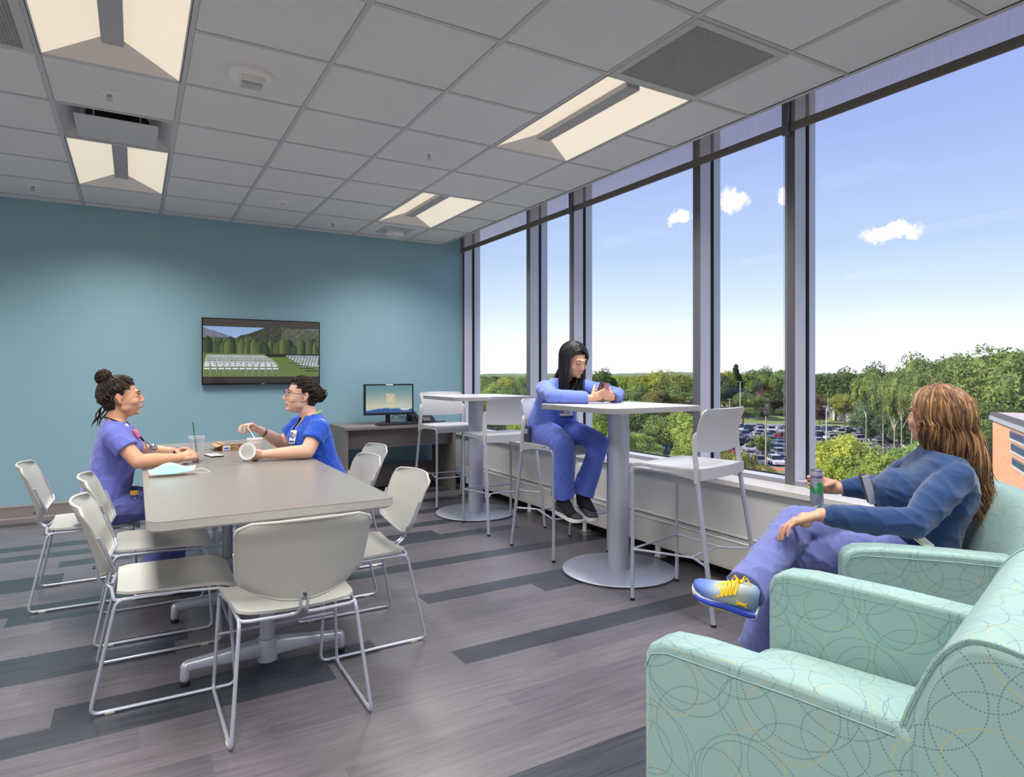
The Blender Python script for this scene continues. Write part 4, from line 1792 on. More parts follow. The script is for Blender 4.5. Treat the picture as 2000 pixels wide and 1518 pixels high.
LM = {'dark': leaf_mat('deep_green_leaves', (82, 100, 62), (128, 146, 88)), 'mid': leaf_mat('mid_green_leaves', (112, 132, 76), (166, 182, 110)),
      'bright': leaf_mat('fresh_green_leaves', (138, 160, 82), (194, 206, 112)), 'lime': leaf_mat('yellow_green_leaves', (142, 156, 76), (204, 202, 108)),
      'olive': leaf_mat('olive_leaves', (120, 122, 66), (164, 160, 88)), 'purple': leaf_mat('plum_leaves', (84, 62, 66), (120, 88, 84)),
      'brown': leaf_mat('bronze_leaves', (116, 100, 76), (150, 130, 92)), 'teal': leaf_mat('blue_green_leaves', (98, 126, 96), (142, 164, 122)),
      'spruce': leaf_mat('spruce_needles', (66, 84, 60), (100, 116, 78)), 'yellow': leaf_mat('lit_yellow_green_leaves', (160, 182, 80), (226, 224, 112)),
      'mint': leaf_mat('pale_green_leaves', (132, 168, 92), (186, 208, 128)), 'straw': leaf_mat('straw_green_leaves', (140, 142, 78), (196, 188, 118))}
M_bark = mat('bark', (112, 98, 84), .9, var=.2, vscale=6)
M_bark_w = mat('pale_bark', (186, 176, 162), .85, var=.12, vscale=6)


def crown_mesh(seed, nb, nl, shape, leaf=.038, droop=0, name='crown'):
    r = random.Random(seed)
    blobs = []
    for i in range(nb):
        while True:
            p = V((r.uniform(-1, 1), r.uniform(-1, 1), r.uniform(-1, 1)))
            if .25 < p.length < 1:
                break
        if shape == 'cone':
            h = r.random() ** .8
            a = r.uniform(0, 6.28)
            rad = (1 - h) * .8
            c = V((math.cos(a) * rad * .7, math.sin(a) * rad * .7, .12 + .85 * h))
            br = .10 + .26 * (1 - h)
            blobs.append((c, V((br, br, br * .35))))
            continue
        p = p.normalized() * (.45 + .45 * r.random())
        z0 = {'round': .18, 'spread': .35, 'tall': .12, 'small': .25}[shape]
        zc = (1 + z0) / 2
        zh = (1 - z0) / 2
        c = V((p.x * .74, p.y * .74, zc + p.z * zh * .78))
        br = r.uniform(.20, .36)
        blobs.append((c, V((br, br, br * zh * r.uniform(1.1, 1.5)))))
    vs, fs = [], []
    for i in range(nl):
        c, b = blobs[i % len(blobs)]
        d = V((r.gauss(0, 1), r.gauss(0, 1), r.gauss(0, 1) + .35)).normalized()
        k = r.uniform(.82, 1.12)
        p = c + V((d.x * b.x, d.y * b.y, d.z * b.z)) * k
        nn = (d + V((r.gauss(0, .6), r.gauss(0, .6), r.gauss(0, .6) + .3))).normalized()
        a = nn.orthogonal().normalized()
        a.rotate(Matrix.Rotation(r.uniform(0, 6.28), 3, nn))
        bb = nn.cross(a)
        # the crown is later scaled more in height than in width: keep the leaves compact
        a.z *= .5
        bb.z *= .5
        s = leaf * r.uniform(.6, 1.35)
        k0 = len(vs)
        zf = .62
        if droop:
            a = (a * .4 + V((0, 0, -1))).normalized()
        vs += [p + (a * s), p + bb * s * .55 + nn * s * .15, p - a * s, p - bb * s * .55 + nn * s * .15]
        fs.append((k0, k0 + 1, k0 + 2, k0 + 3))
    # solid leafy core so the crown is not see-through everywhere
    mb_ = MB()
    mb_.v = vs
    mb_.f = fs
    mb_.mi = [0] * len(fs)
    for c, b in blobs:
        mb_.ell(c, b * .62, 8)
    me = bpy.data.meshes.new(name)
    me.from_pydata([tuple(v) for v in mb_.v], [], mb_.f)
    me.materials.append(LM['mid'])
    return me


CR = {0: crown_mesh(1, 30, 11000, 'round'), 1: crown_mesh(2, 36, 11000, 'round'), 2: crown_mesh(3, 26, 10500, 'tall'), 3: crown_mesh(4, 34, 11000, 'spread'),
      4: crown_mesh(5, 16, 2600, 'tall'), 5: crown_mesh(6, 60, 4200, 'cone', .06), 6: crown_mesh(7, 34, 10500, 'spread'), 7: crown_mesh(8, 14, 2200, 'small', .07),
      8: crown_mesh(9, 30, 4200, 'round', .06, droop=1)}


def trunk_mesh(seed, hi, m, name='trunk', thin=.05):
    r = random.Random(seed)
    q = MB()
    bend = V((r.uniform(-.08, .08), r.uniform(-.08, .08), 0))
    q.tube([V((0, 0, 0)), V((0, 0, hi * .4)) + bend * .5, V((0, 0, hi)) + bend], [thin, thin * .75, thin * .4], 7)
    for k in range(5):
        a = r.uniform(0, 6.28)
        z = hi * r.uniform(.55, .9)
        e = V((math.cos(a) * r.uniform(.3, .5), math.sin(a) * r.uniform(.3, .5), z + r.uniform(.1, .25)))
        q.tube([V((0, 0, z * .9)) + bend * .6, (V((0, 0, z)) + e) / 2, e], [thin * .45, thin * .3, thin * .12], 5)
    me = bpy.data.meshes.new(name)
    me.from_pydata([tuple(v) for v in q.v], [], q.f)
    me.materials.append(m)
    return me


TR = [trunk_mesh(i, .75, M_bark) for i in range(3)]
TRW = [trunk_mesh(i + 9, .8, M_bark_w, thin=.035) for i in range(3)]


PLACED = []


def free(x, y, r, k=.8):
    return all(math.hypot(x - a, y - b) > (r + c) * k for a, b, c in PLACED)


def tree(x, y, h, r, kind, col, label, group, pale=False, rz=0, z=GZ):
    PLACED.append((x, y, r))
    t = thing('tree', label, 'tree', (x, y, z), rz, group)
    c = bpy.data.objects.new('crown', CR[kind])
    COL.objects.link(c)
    c.parent = t
    c.scale = (r, r, h)
    c.material_slots[0].link = 'OBJECT'
    c.material_slots[0].material = LM[col]
    k = bpy.data.objects.new('trunk', (TRW if pale else TR)[int(abs(x * 7 + y)) % 3])
    COL.objects.link(k)
    k.parent = t
    k.scale = (r * .9, r * .9, h)
    return t


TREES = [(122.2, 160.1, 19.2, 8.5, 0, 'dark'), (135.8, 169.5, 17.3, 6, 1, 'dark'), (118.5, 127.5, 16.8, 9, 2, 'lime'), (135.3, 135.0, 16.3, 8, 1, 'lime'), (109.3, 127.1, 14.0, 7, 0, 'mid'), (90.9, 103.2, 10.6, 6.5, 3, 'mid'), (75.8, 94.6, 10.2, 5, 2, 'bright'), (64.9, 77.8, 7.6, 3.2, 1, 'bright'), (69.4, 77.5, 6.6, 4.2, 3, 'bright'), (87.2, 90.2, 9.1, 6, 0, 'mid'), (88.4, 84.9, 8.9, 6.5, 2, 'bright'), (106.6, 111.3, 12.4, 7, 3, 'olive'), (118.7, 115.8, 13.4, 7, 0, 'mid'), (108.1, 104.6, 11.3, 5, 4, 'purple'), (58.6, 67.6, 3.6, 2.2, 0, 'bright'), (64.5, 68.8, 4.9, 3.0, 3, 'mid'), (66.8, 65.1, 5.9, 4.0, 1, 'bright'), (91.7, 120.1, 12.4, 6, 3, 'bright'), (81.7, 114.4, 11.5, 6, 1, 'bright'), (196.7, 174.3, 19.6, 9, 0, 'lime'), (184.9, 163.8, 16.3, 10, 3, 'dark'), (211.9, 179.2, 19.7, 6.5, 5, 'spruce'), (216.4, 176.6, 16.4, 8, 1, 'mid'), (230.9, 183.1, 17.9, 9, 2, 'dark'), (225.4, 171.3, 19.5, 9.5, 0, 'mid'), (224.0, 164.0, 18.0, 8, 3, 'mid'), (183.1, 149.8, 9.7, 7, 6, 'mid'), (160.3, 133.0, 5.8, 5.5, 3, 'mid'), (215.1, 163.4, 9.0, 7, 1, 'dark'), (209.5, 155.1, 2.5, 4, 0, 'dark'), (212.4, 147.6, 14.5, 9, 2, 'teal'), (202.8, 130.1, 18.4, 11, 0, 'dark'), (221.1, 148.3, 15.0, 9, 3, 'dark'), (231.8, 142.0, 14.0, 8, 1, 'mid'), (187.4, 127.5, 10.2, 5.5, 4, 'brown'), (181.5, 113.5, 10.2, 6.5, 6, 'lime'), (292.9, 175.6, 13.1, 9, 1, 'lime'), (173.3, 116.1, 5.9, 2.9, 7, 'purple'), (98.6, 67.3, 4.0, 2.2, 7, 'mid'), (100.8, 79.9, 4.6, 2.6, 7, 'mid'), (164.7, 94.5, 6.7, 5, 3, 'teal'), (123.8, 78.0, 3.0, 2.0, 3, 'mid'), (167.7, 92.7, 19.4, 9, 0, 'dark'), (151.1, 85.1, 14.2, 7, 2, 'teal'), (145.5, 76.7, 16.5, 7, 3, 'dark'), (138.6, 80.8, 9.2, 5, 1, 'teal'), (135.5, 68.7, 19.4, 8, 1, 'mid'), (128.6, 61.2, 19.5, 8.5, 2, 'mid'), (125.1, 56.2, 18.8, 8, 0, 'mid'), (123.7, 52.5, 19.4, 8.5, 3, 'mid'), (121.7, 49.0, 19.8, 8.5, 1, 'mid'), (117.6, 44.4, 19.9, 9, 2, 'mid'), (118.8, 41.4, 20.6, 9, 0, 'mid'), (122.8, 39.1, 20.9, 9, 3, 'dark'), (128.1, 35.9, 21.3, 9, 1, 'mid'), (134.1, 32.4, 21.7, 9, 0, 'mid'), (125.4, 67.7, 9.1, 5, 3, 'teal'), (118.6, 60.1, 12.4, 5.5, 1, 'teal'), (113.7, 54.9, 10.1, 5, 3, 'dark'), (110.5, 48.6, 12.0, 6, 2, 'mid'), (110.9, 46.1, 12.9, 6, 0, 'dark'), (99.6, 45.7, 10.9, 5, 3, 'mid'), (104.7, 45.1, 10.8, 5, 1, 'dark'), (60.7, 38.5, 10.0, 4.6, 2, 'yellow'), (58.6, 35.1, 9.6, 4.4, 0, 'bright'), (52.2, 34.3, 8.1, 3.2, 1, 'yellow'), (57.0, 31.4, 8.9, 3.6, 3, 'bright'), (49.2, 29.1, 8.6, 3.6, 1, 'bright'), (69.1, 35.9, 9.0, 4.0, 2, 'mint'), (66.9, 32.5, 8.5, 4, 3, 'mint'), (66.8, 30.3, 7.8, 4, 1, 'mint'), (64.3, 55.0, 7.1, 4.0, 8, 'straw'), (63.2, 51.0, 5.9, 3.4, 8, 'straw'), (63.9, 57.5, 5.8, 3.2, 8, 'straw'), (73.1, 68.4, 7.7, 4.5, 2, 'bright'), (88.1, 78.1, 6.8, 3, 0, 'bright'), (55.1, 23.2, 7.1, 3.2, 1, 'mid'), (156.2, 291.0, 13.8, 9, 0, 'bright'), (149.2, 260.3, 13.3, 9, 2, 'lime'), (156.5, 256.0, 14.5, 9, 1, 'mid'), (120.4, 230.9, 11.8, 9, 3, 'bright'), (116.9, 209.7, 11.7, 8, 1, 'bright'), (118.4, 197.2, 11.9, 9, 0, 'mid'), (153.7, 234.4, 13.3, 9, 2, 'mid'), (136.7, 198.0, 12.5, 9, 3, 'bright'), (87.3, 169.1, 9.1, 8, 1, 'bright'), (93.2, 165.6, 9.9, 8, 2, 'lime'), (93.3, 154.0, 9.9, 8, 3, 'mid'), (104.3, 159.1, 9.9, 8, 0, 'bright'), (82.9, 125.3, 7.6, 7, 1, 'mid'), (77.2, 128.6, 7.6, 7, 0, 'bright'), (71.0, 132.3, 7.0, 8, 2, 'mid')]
CW = {'dark': 'deep green', 'mid': 'mid green', 'bright': 'fresh green', 'lime': 'yellow-topped green', 'olive': 'olive green',
      'purple': 'plum-leaved', 'brown': 'bronze-leaved', 'teal': 'blue-green', 'spruce': 'dark pointed conifer', 'yellow': 'bright yellow-green', 'mint': 'pale green',
      'straw': 'straw-green weeping'}
ORD = ['leftmost', 'second from the left', 'third from the left', 'fourth from the left', 'fifth from the left', 'sixth from the left', 'seventh from the left',
       'eighth from the left', 'ninth from the left', 'tenth from the left', 'eleventh from the left', 'twelfth from the left'] + ['%dth from the left' % k for k in range(13, 40)]


def heading(x, y):
    return math.degrees(math.atan2(x, y))


def pane_of(a):
    if a < 32:
        return 'the end pane'
    if a < 36.4:
        return 'the slim far pane'
    if a < 47:
        return 'the wide middle pane'
    if a < 54.2:
        return 'the slim right pane'
    return 'the large right pane'


buck = {}
for t in TREES:
    a = heading(t[0], t[1])
    buck.setdefault((pane_of(a), t[5]), []).append((a, t))
for (pn, colr), lst in buck.items():
    lst.sort(key=lambda q: q[0])
    for i, (a, t) in enumerate(lst):
        lb = '%s tree seen outside through %s' % (CW[colr], pn)
        if len(lst) > 1:
            lb = '%s tree, %s of its colour in %s' % (CW[colr], ORD[i], pn)
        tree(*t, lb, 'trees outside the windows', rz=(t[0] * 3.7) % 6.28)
# pale-stemmed trees at the wood's edge
rr = random.Random(11)
for i, (x, y, h) in enumerate(((118.0, 66.5, 15), (113.5, 62.0, 14.5), (112.6, 60.3, 15.5), (110.0, 57.3, 16), (128.0, 75.5, 16.5), (109.0, 55.3, 15))):
    t = tree(x, y, h, 3.4, 4, 'mid', 'pale-stemmed slender tree, %s at the edge of the right-hand wood' % ORD[i], 'pale-stemmed trees', pale=True, rz=i)
    kids(t)[0].location.z = 0
    for k in kids(t):
        if k.name.startswith('crown'):
            k.scale = (3.4, 3.4, h * .62)
            k.location.z = h * .42
        else:
            k.scale = (4, 4, h)
# distant canopy
n = 0
tries = 0
while n < 170 and tries < 9000:
    tries += 1
    a = math.radians(rr.uniform(8, 84))
    d = rr.uniform(225, 690)
    x, y = math.sin(a) * d, math.cos(a) * d
    dd = x * F1.x + y * F1.y
    ss = x * L1.x + y * L1.y
    if dd < 272 and ss > -75:
        continue
    h = rr.uniform(11, 15.2)
    r_ = rr.uniform(7, 12)
    if not free(x, y, r_):
        continue
    tree(x, y, h, r_, rr.choice((0, 1, 2, 3, 6)), rr.choice(('bright', 'mid', 'lime', 'mid', 'dark', 'bright')),
         'tree in the distant canopy between the houses and the horizon', 'distant canopy trees', rz=rr.uniform(0, 6))
    n += 1
# understorey between the lot and the left-hand trees
for i in range(90):
    d = rr.uniform(105, 200)
    a = math.radians(rr.uniform(14, 45.5) if i < 60 else rr.uniform(62, 76))
    x, y = math.sin(a) * d, math.cos(a) * d
    if i >= 60 and d < 125:
        x, y = x * 1.25, y * 1.25
    if i < 60 and math.degrees(a) > 33 and d < 150:
        continue
    r_ = rr.uniform(4.5, 6.5)
    if not free(x, y, r_, .62):
        continue
    tree(x, y, rr.uniform(5, 9), r_, rr.choice((0, 1, 3)), rr.choice(('mid', 'bright', 'dark', 'olive')),
         'low bushy tree filling the gaps between the taller trees', 'understorey trees', rz=rr.uniform(0, 6))


# ------------------------------------------------------------------ cars
def car_mesh(name, L_, W_, prof, cab, roof_w):
    q = MB()
    side = Matrix(((1, 0, 0, 0), (0, 0, 1, 0), (0, 1, 0, 0), (0, 0, 0, 1)))
    q.m = 0
    q.prism(prof, -W_ / 2, W_ / 2, side)
    # glasshouse: tapered
    q.m = 1
    z0, z1 = cab[0][1], cab[1][1]
    b = [V((cab[0][0], -W_ / 2 + .06, z0)), V((cab[3][0], -W_ / 2 + .06, z0)), V((cab[3][0], W_ / 2 - .06, z0)), V((cab[0][0], W_ / 2 - .06, z0))]
    t = [V((cab[1][0], -roof_w / 2, z1)), V((cab[2][0], -roof_w / 2, z1)), V((cab[2][0], roof_w / 2, z1)), V((cab[1][0], roof_w / 2, z1))]
    q.add(b + t, [(0, 1, 5, 4), (1, 2, 6, 5), (2, 3, 7, 6), (3, 0, 4, 7)])
    q.m = 0
    q.box((cab[1][0] - .05, -roof_w / 2 - .02, z1 - .02), (cab[2][0] + .05, roof_w / 2 + .02, z1 + .015))
    for x in (cab[1][0] * .97, (cab[1][0] + cab[2][0]) / 2, cab[2][0] * .97):
        for s in (-1, 1):
            q.tube([V((x * 1.02, s * (W_ / 2 - .05), z0)), V((x, s * (roof_w / 2 + .01), z1))], .035, 4)
    q.m = 2
    for x in (-L_ * .31, L_ * .31):
        for s in (-1, 1):
            q.lathe([(.33, -.1), (.34, .1)], (x, s * (W_ / 2 - .1), .33), 12, Matrix.Rotation(PI / 2, 4, 'X'))
    q.m = 3
    for s in (-1, 1):
        q.box((L_ / 2 - .04, s * W_ * .36 - .16, .58), (L_ / 2 + .01, s * W_ * .36 + .16, .72))
        q.lathe([(.17, -.105), (.17, .105)], (-L_ * .31, s * (W_ / 2 - .1), .33), 8, Matrix.Rotation(PI / 2, 4, 'X'))
        q.lathe([(.17, -.105), (.17, .105)], (L_ * .31, s * (W_ / 2 - .1), .33), 8, Matrix.Rotation(PI / 2, 4, 'X'))
    o = q.build(name, [mat('car_paint_white', (225, 226, 230), .25, coat=.5), mat('car_glass', (34, 42, 54), .1), M_rubber, mat('car_bright', (200, 204, 210), .3, .4)], smooth=False)
    return o


sed = [(-2.25, .3), (-2.3, .62), (-2.2, .88), (-1.5, .95), (1.0, .93), (1.9, .80), (2.25, .66), (2.3, .3)]
suv = [(-2.25, .35), (-2.3, .7), (-2.25, 1.02), (1.05, 1.02), (1.95, .95), (2.25, .8), (2.3, .35)]
hat = [(-2.0, .3), (-2.08, .65), (-2.0, .92), (.95, .92), (1.7, .82), (2.05, .66), (2.08, .3)]
CARS = [car_mesh('car', 4.6, 1.82, sed, [(-1.85, .93), (-1.2, 1.42), (.15, 1.44), (1.05, .93)], 1.28),
        car_mesh('car', 4.6, 1.9, suv, [(-2.15, 1.02), (-1.9, 1.66), (.2, 1.68), (1.05, 1.02)], 1.45),
        car_mesh('car', 4.2, 1.78, hat, [(-1.95, .92), (-1.55, 1.46), (.25, 1.48), (1.1, .92)], 1.3)]
PC = [('white', (228, 228, 232), 8), ('silver', (176, 182, 192), 5), ('dark blue', (44, 58, 98), 3), ('black', (26, 28, 34), 3), ('grey', (104, 110, 122), 4), ('red', (158, 34, 44), 2), ('pale blue', (138, 160, 196), 2)]
PCM = {}
for nm, c, w_ in PC:
    PCM[nm] = mat('car_paint_' + nm.replace(' ', '_'), c, .25, coat=.5)
names = [nm for nm, c, w_ in PC for _ in range(w_)]
first = {0: 1, 1: 1, 2: 1}
rr = random.Random(21)
art = {'white': 'white', 'silver': 'silver', 'dark blue': 'dark blue', 'black': 'black', 'grey': 'grey', 'red': 'red', 'pale blue': 'pale blue'}
for d0 in (121, 134.5, 140, 152.5, 158, 170.5, 176, 188.5, 194):
    smin, smax = -d0 * .25, d0 * .145
    for k in range(int(smin / 2.75), int(smax / 2.75) + 1):
        if rr.random() < .08:
            continue
        ty = rr.choice((0, 1, 0, 1, 2))
        if first[ty]:
            c = CARS[ty]
            first[ty] = 0
        else:
            c = CARS[ty].copy()
            COL.objects.link(c)
        nm = rr.choice(names)
        p = gp(d0 + rr.uniform(-.2, .2), k * 2.75 + rr.uniform(-.12, .12), .02)
        c.location = p
        c.rotation_euler.z = math.atan2(F1.y, F1.x) + (PI if rr.random() < .5 else 0) + rr.uniform(-.03, .03) + .30
        c.material_slots[0].link = 'OBJECT'
        c.material_slots[0].material = PCM[nm]
        tag(c, '%s car parked in the rows of the lot beyond the trees' % nm, 'car', '%s cars in the parking lot' % nm)
for i, (x, y, nm, lb) in enumerate(((199.0, 155.6, 'black', 'black car standing on the drive in front of the tan house'), (150.5, 128.5, 'dark blue', 'dark blue car at the back left corner of the lot under a tree'))):
    c = CARS[1].copy()
    COL.objects.link(c)
    c.location = (x, y, GZ + .05)
    c.rotation_euler.z = .3
    c.material_slots[0].link = 'OBJECT'
    c.material_slots[0].material = PCM[nm]
    tag(c, lb, 'car')


# ------------------------------------------------------------------ houses
def house(x, y, rz, w_, d_, h_, rh, wall, roof, label, porch=True):
    t = thing('house', label, 'house', (x, y, GZ), rz)
    MB().box((-w_ / 2, -d_ / 2, 0), (w_ / 2, d_ / 2, h_)).prism([(-w_ / 2, h_), (w_ / 2, h_), (0, h_ + rh)], -d_ / 2, d_ / 2,
                                                                Matrix(((1, 0, 0, 0), (0, 0, 1, 0), (0, 1, 0, 0), (0, 0, 0, 1)))).build('wall', wall, t, smooth=False)
    q = MB()
    for s in (-1, 1):
        q.add([(0, -d_ / 2 - .5, h_ + rh + .1), (s * (w_ / 2 + .5), -d_ / 2 - .5, h_ - .25), (s * (w_ / 2 + .5), d_ / 2 + .5, h_ - .25), (0, d_ / 2 + .5, h_ + rh + .1),
               (0, -d_ / 2 - .5, h_ + rh - .12), (s * (w_ / 2 + .5), -d_ / 2 - .5, h_ - .45), (s * (w_ / 2 + .5), d_ / 2 + .5, h_ - .45), (0, d_ / 2 + .5, h_ + rh - .12)],
              [(0, 1, 2, 3), (4, 5, 6, 7), (0, 1, 5, 4), (1, 2, 6, 5), (2, 3, 7, 6)])
    q.build('roof', roof, t, smooth=False)
    for xx, zz in ((-w_ * .25, h_ * .62), (w_ * .25, h_ * .62), (0, h_ + rh * .3)):
        f = MB().box((xx - .75, -d_ / 2 - .08, zz), (xx + .75, -d_ / 2 + .02, zz + 1.5)).build('window', M_white_p, t, smooth=False)
        MB().box((xx - .6, -d_ / 2 - .11, zz + .15), (xx + .6, -d_ / 2 - .07, zz + 1.35)).build('pane', mat('car_glass', (34, 42, 54), .1), f, smooth=False)
    if porch:
        MB().box((-w_ * .42, -d_ / 2 - 2.4, h_ * .46), (w_ * .42, -d_ / 2, h_ * .5 + .1)).build('porch_roof', roof, t, smooth=False)
        for k in (-1, 0, 1):
            MB().box((k * w_ * .4 - .12, -d_ / 2 - 2.3, 0), (k * w_ * .4 + .12, -d_ / 2 - 2.05, h_ * .46)).build('porch_post', M_white_p, t, smooth=False)
    return t


RZ = -math.radians(54)
house(205.0, 182.5, RZ + .2, 8.5, 9, 5.6, 3.0, mat('slate_siding', (96, 106, 132), .8), mat('light_shingle', (196, 190, 188), .9), 'slate blue house with white trim behind the stool back')
house(208.0, 178.0, RZ - .1, 8, 9, 4.2, 3.2, mat('yellow_siding', (196, 172, 112), .8), mat('rust_shingle', (150, 92, 82), .9), 'yellow house with rust roof right of the slate blue one')
house(211.0, 166.5, RZ - .25, 8.6, 9, 4.6, 4.2, mat('tan_siding', (206, 178, 140), .8), mat('rose_shingle', (166, 104, 100), .9), 'tan house with rose-coloured roof across the lawn')
house(229.5, 164.0, RZ, 4, 4, 3.6, 1.6, mat('grey_siding', (150, 148, 150), .8), mat('grey_shingle', (140, 138, 140), .9), 'small grey shed at the lawn edge', False)
house(211.0, 125.0, RZ + .5, 15, 12, 4.4, 3.6, mat('white_siding', (232, 230, 232), .8), mat('white_metal_roof', (224, 222, 228), .7), 'large white house half hidden by trees in the widest pane', False)
house(215.0, 141.5, RZ + .2, 7, 8, 4.0, 2.6, mat('white_siding', (232, 230, 232), .8), mat('teal_roof', (186, 200, 198), .7), 'small white house beside the plum-leaved street tree', False)
t_ = thing('long_building', 'long low white building among the trees far left', 'building', (128.0, 236.0, GZ), -.6)
MB().box((-14, -5, 0), (14, 5, 6.2)).build('wall', mat('white_siding', (232, 230, 232), .8), t_, smooth=False)
for k in range(7):
    MB().box((-12.6 + k * 3.8, -5.06, 3.6), (-10.2 + k * 3.8, -4.98, 5.0)).build('window', mat('car_glass', (34, 42, 54), .1), t_, smooth=False)
MB().box((-14.4, -5.4, 6.2), (14.4, 5.4, 6.6)).build('roof', M_walk, t_, smooth=False)

# poles
for i, (x, y, h, arm, lb) in enumerate(((153.0, 127.8, 13.6, 1, 'tall white lamp post left of the bead chain'), (88.0, 68.4, 9.0, 0, 'thin wooden pole standing by the near walk'), (196.0, 128.4, 11.0, 1, 'white lamp post behind the plum-leaved street tree'),
                                        (161.0, 138.5, 8.0, 1, 'lamp post behind the first parked rows'), (118, 77.6, 9.5, 1, 'lamp post at the lot edge left of the yellow-green tree'))):
    t_ = thing('lamp_post', lb, 'lamp post', (x, y, GZ))
    MB().tube([V((0, 0, 0)), V((0, 0, h))], [.16, .10], 8).build('pole', mat('post_white', (222, 218, 214), .6) if i != 1 else mat('post_wood', (186, 166, 146), .8), t_)
    if arm:
        MB().box((-.9, -.12, h - .1), (.9, .12, h + .05)).build('lamp_head', mat('post_white', (222, 218, 214), .6), t_, smooth=False)
    else:
        MB().lathe([(.14, h), (.05, h + .12)], n=8).build('pole_cap', M_lens_dark, t_)
# construction markers by the road
rr = random.Random(5)
M_cone = mat('safety_orange', (232, 112, 58), .7)
for k in range(7):
    p = gp(101.5 + rr.uniform(-.8, .8), -6.5 + k * 1.6, .05)
    t_ = thing('traffic_marker', 'orange road marker standing along the near walk', 'traffic cone', p, group='orange road markers')
    MB().lathe([(.22, 0), (.06, .9), (.04, 1.0)], n=8).build('cone_body', M_cone, t_)
    MB().box((-.28, -.28, 0), (.28, .28, .05)).build('cone_base', M_cone, t_, smooth=False)

# ------------------------------------------------------------------ brick building
M_brick = bpy.data.materials.new('pink_orange_brick')
M_brick.use_nodes = True
_t = M_brick.node_tree
_tc = _t.nodes.new('ShaderNodeTexCoord')
_sep = _t.nodes.new('ShaderNodeSeparateXYZ')
_cmb = _t.nodes.new('ShaderNodeCombineXYZ')
_t.links.new(_tc.outputs['Object'], _sep.inputs[0])
_t.links.new(_sep.outputs['X'], _cmb.inputs[0])
_t.links.new(_sep.outputs['Z'], _cmb.inputs[1])
_bk = _t.nodes.new('ShaderNodeTexBrick')
_bk.inputs['Color1'].default_value = (*lin((226, 164, 124)), 1)
_bk.inputs['Color2'].default_value = (*lin((206, 138, 104)), 1)
_bk.inputs['Mortar'].default_value = (*lin((222, 190, 164)), 1)
_bk.inputs['Scale'].default_value = 1.0
_bk.inputs['Brick Width'].default_value = .22
_bk.inputs['Row Height'].default_value = .075
_bk.inputs['Mortar Size'].default_value = .008
_t.links.new(_cmb.outputs[0], _bk.inputs[0])
_t.links.new(_bk.outputs[0], _t.nodes['Principled BSDF'].inputs['Base Color'])
_t.nodes['Principled BSDF'].inputs['Roughness'].default_value = .9
t_ = thing('brick_building', 'flat-roofed orange brick building at the right edge with window bands', 'building', (51.9, 21.6, GZ), math.radians(30 + 180))
# local x runs from the far corner towards the viewer along the face, local +y points away from the face
MB().box((0, 0, 0), (27, 16, 12.75)).build('wall', M_brick, t_, smooth=False)
MB().box((-.15, -.18, 12.75), (27.1, 16.1, 13.02)).build('fascia', mat('aluminium_coping', (196, 204, 216), .4, .3), t_, smooth=False)
MB().box((-.1, -.12, 13.02), (27.1, 16.1, 13.25)).build('roof_edge', mat('dark_coping', (96, 92, 100), .7), t_, smooth=False)
MB().box((.3, .3, 13.25), (26.8, 15.8, 13.27)).build('roof_gravel', mat('roof_gravel', (206, 190, 190), .95, var=.1, vscale=3), t_, smooth=False)
MB().box((-.5, -.05, 8.8), (0, .25, 9.0)).build('wall_lamp', M_white_p, t_, smooth=False)
ZR = ((12.05, 12.53), (11.34, 11.80), (10.5, 10.96))
for zi, (za, zb) in enumerate(ZR):
    for k in range(4):
        x0 = 7.0 + k * 4.5 + .35 * zi
        fr_ = MB().box((x0, -.06, za), (x0 + 4.2, .04, zb)).build('window_band', mat('band_frame', (120, 124, 142), .5), t_, smooth=False)
        for j in range(10):
            MB().box((x0 + .06 + j * .415, -.085, za + .06), (x0 + .06 + j * .415 + .30, -.055, zb - .06)).build('pane', mat('blue_glass', (70, 84, 124), .15), fr_, smooth=False)
        MB().box((x0 - .05, -.12, za - .08), (x0 + 4.25, 0, za)).build('sill', M_walk, t_, smooth=False)
# ================================================================== people
def basis(f, tilt=0.0):
    f = V(f).normalized()
    r = f.cross(V((0, 0, 1))).normalized()
    u = r.cross(f).normalized()
    if tilt:
        R_ = Matrix.Rotation(tilt, 3, f)
        r = R_ @ r
        u = R_ @ u
    return r, f, u


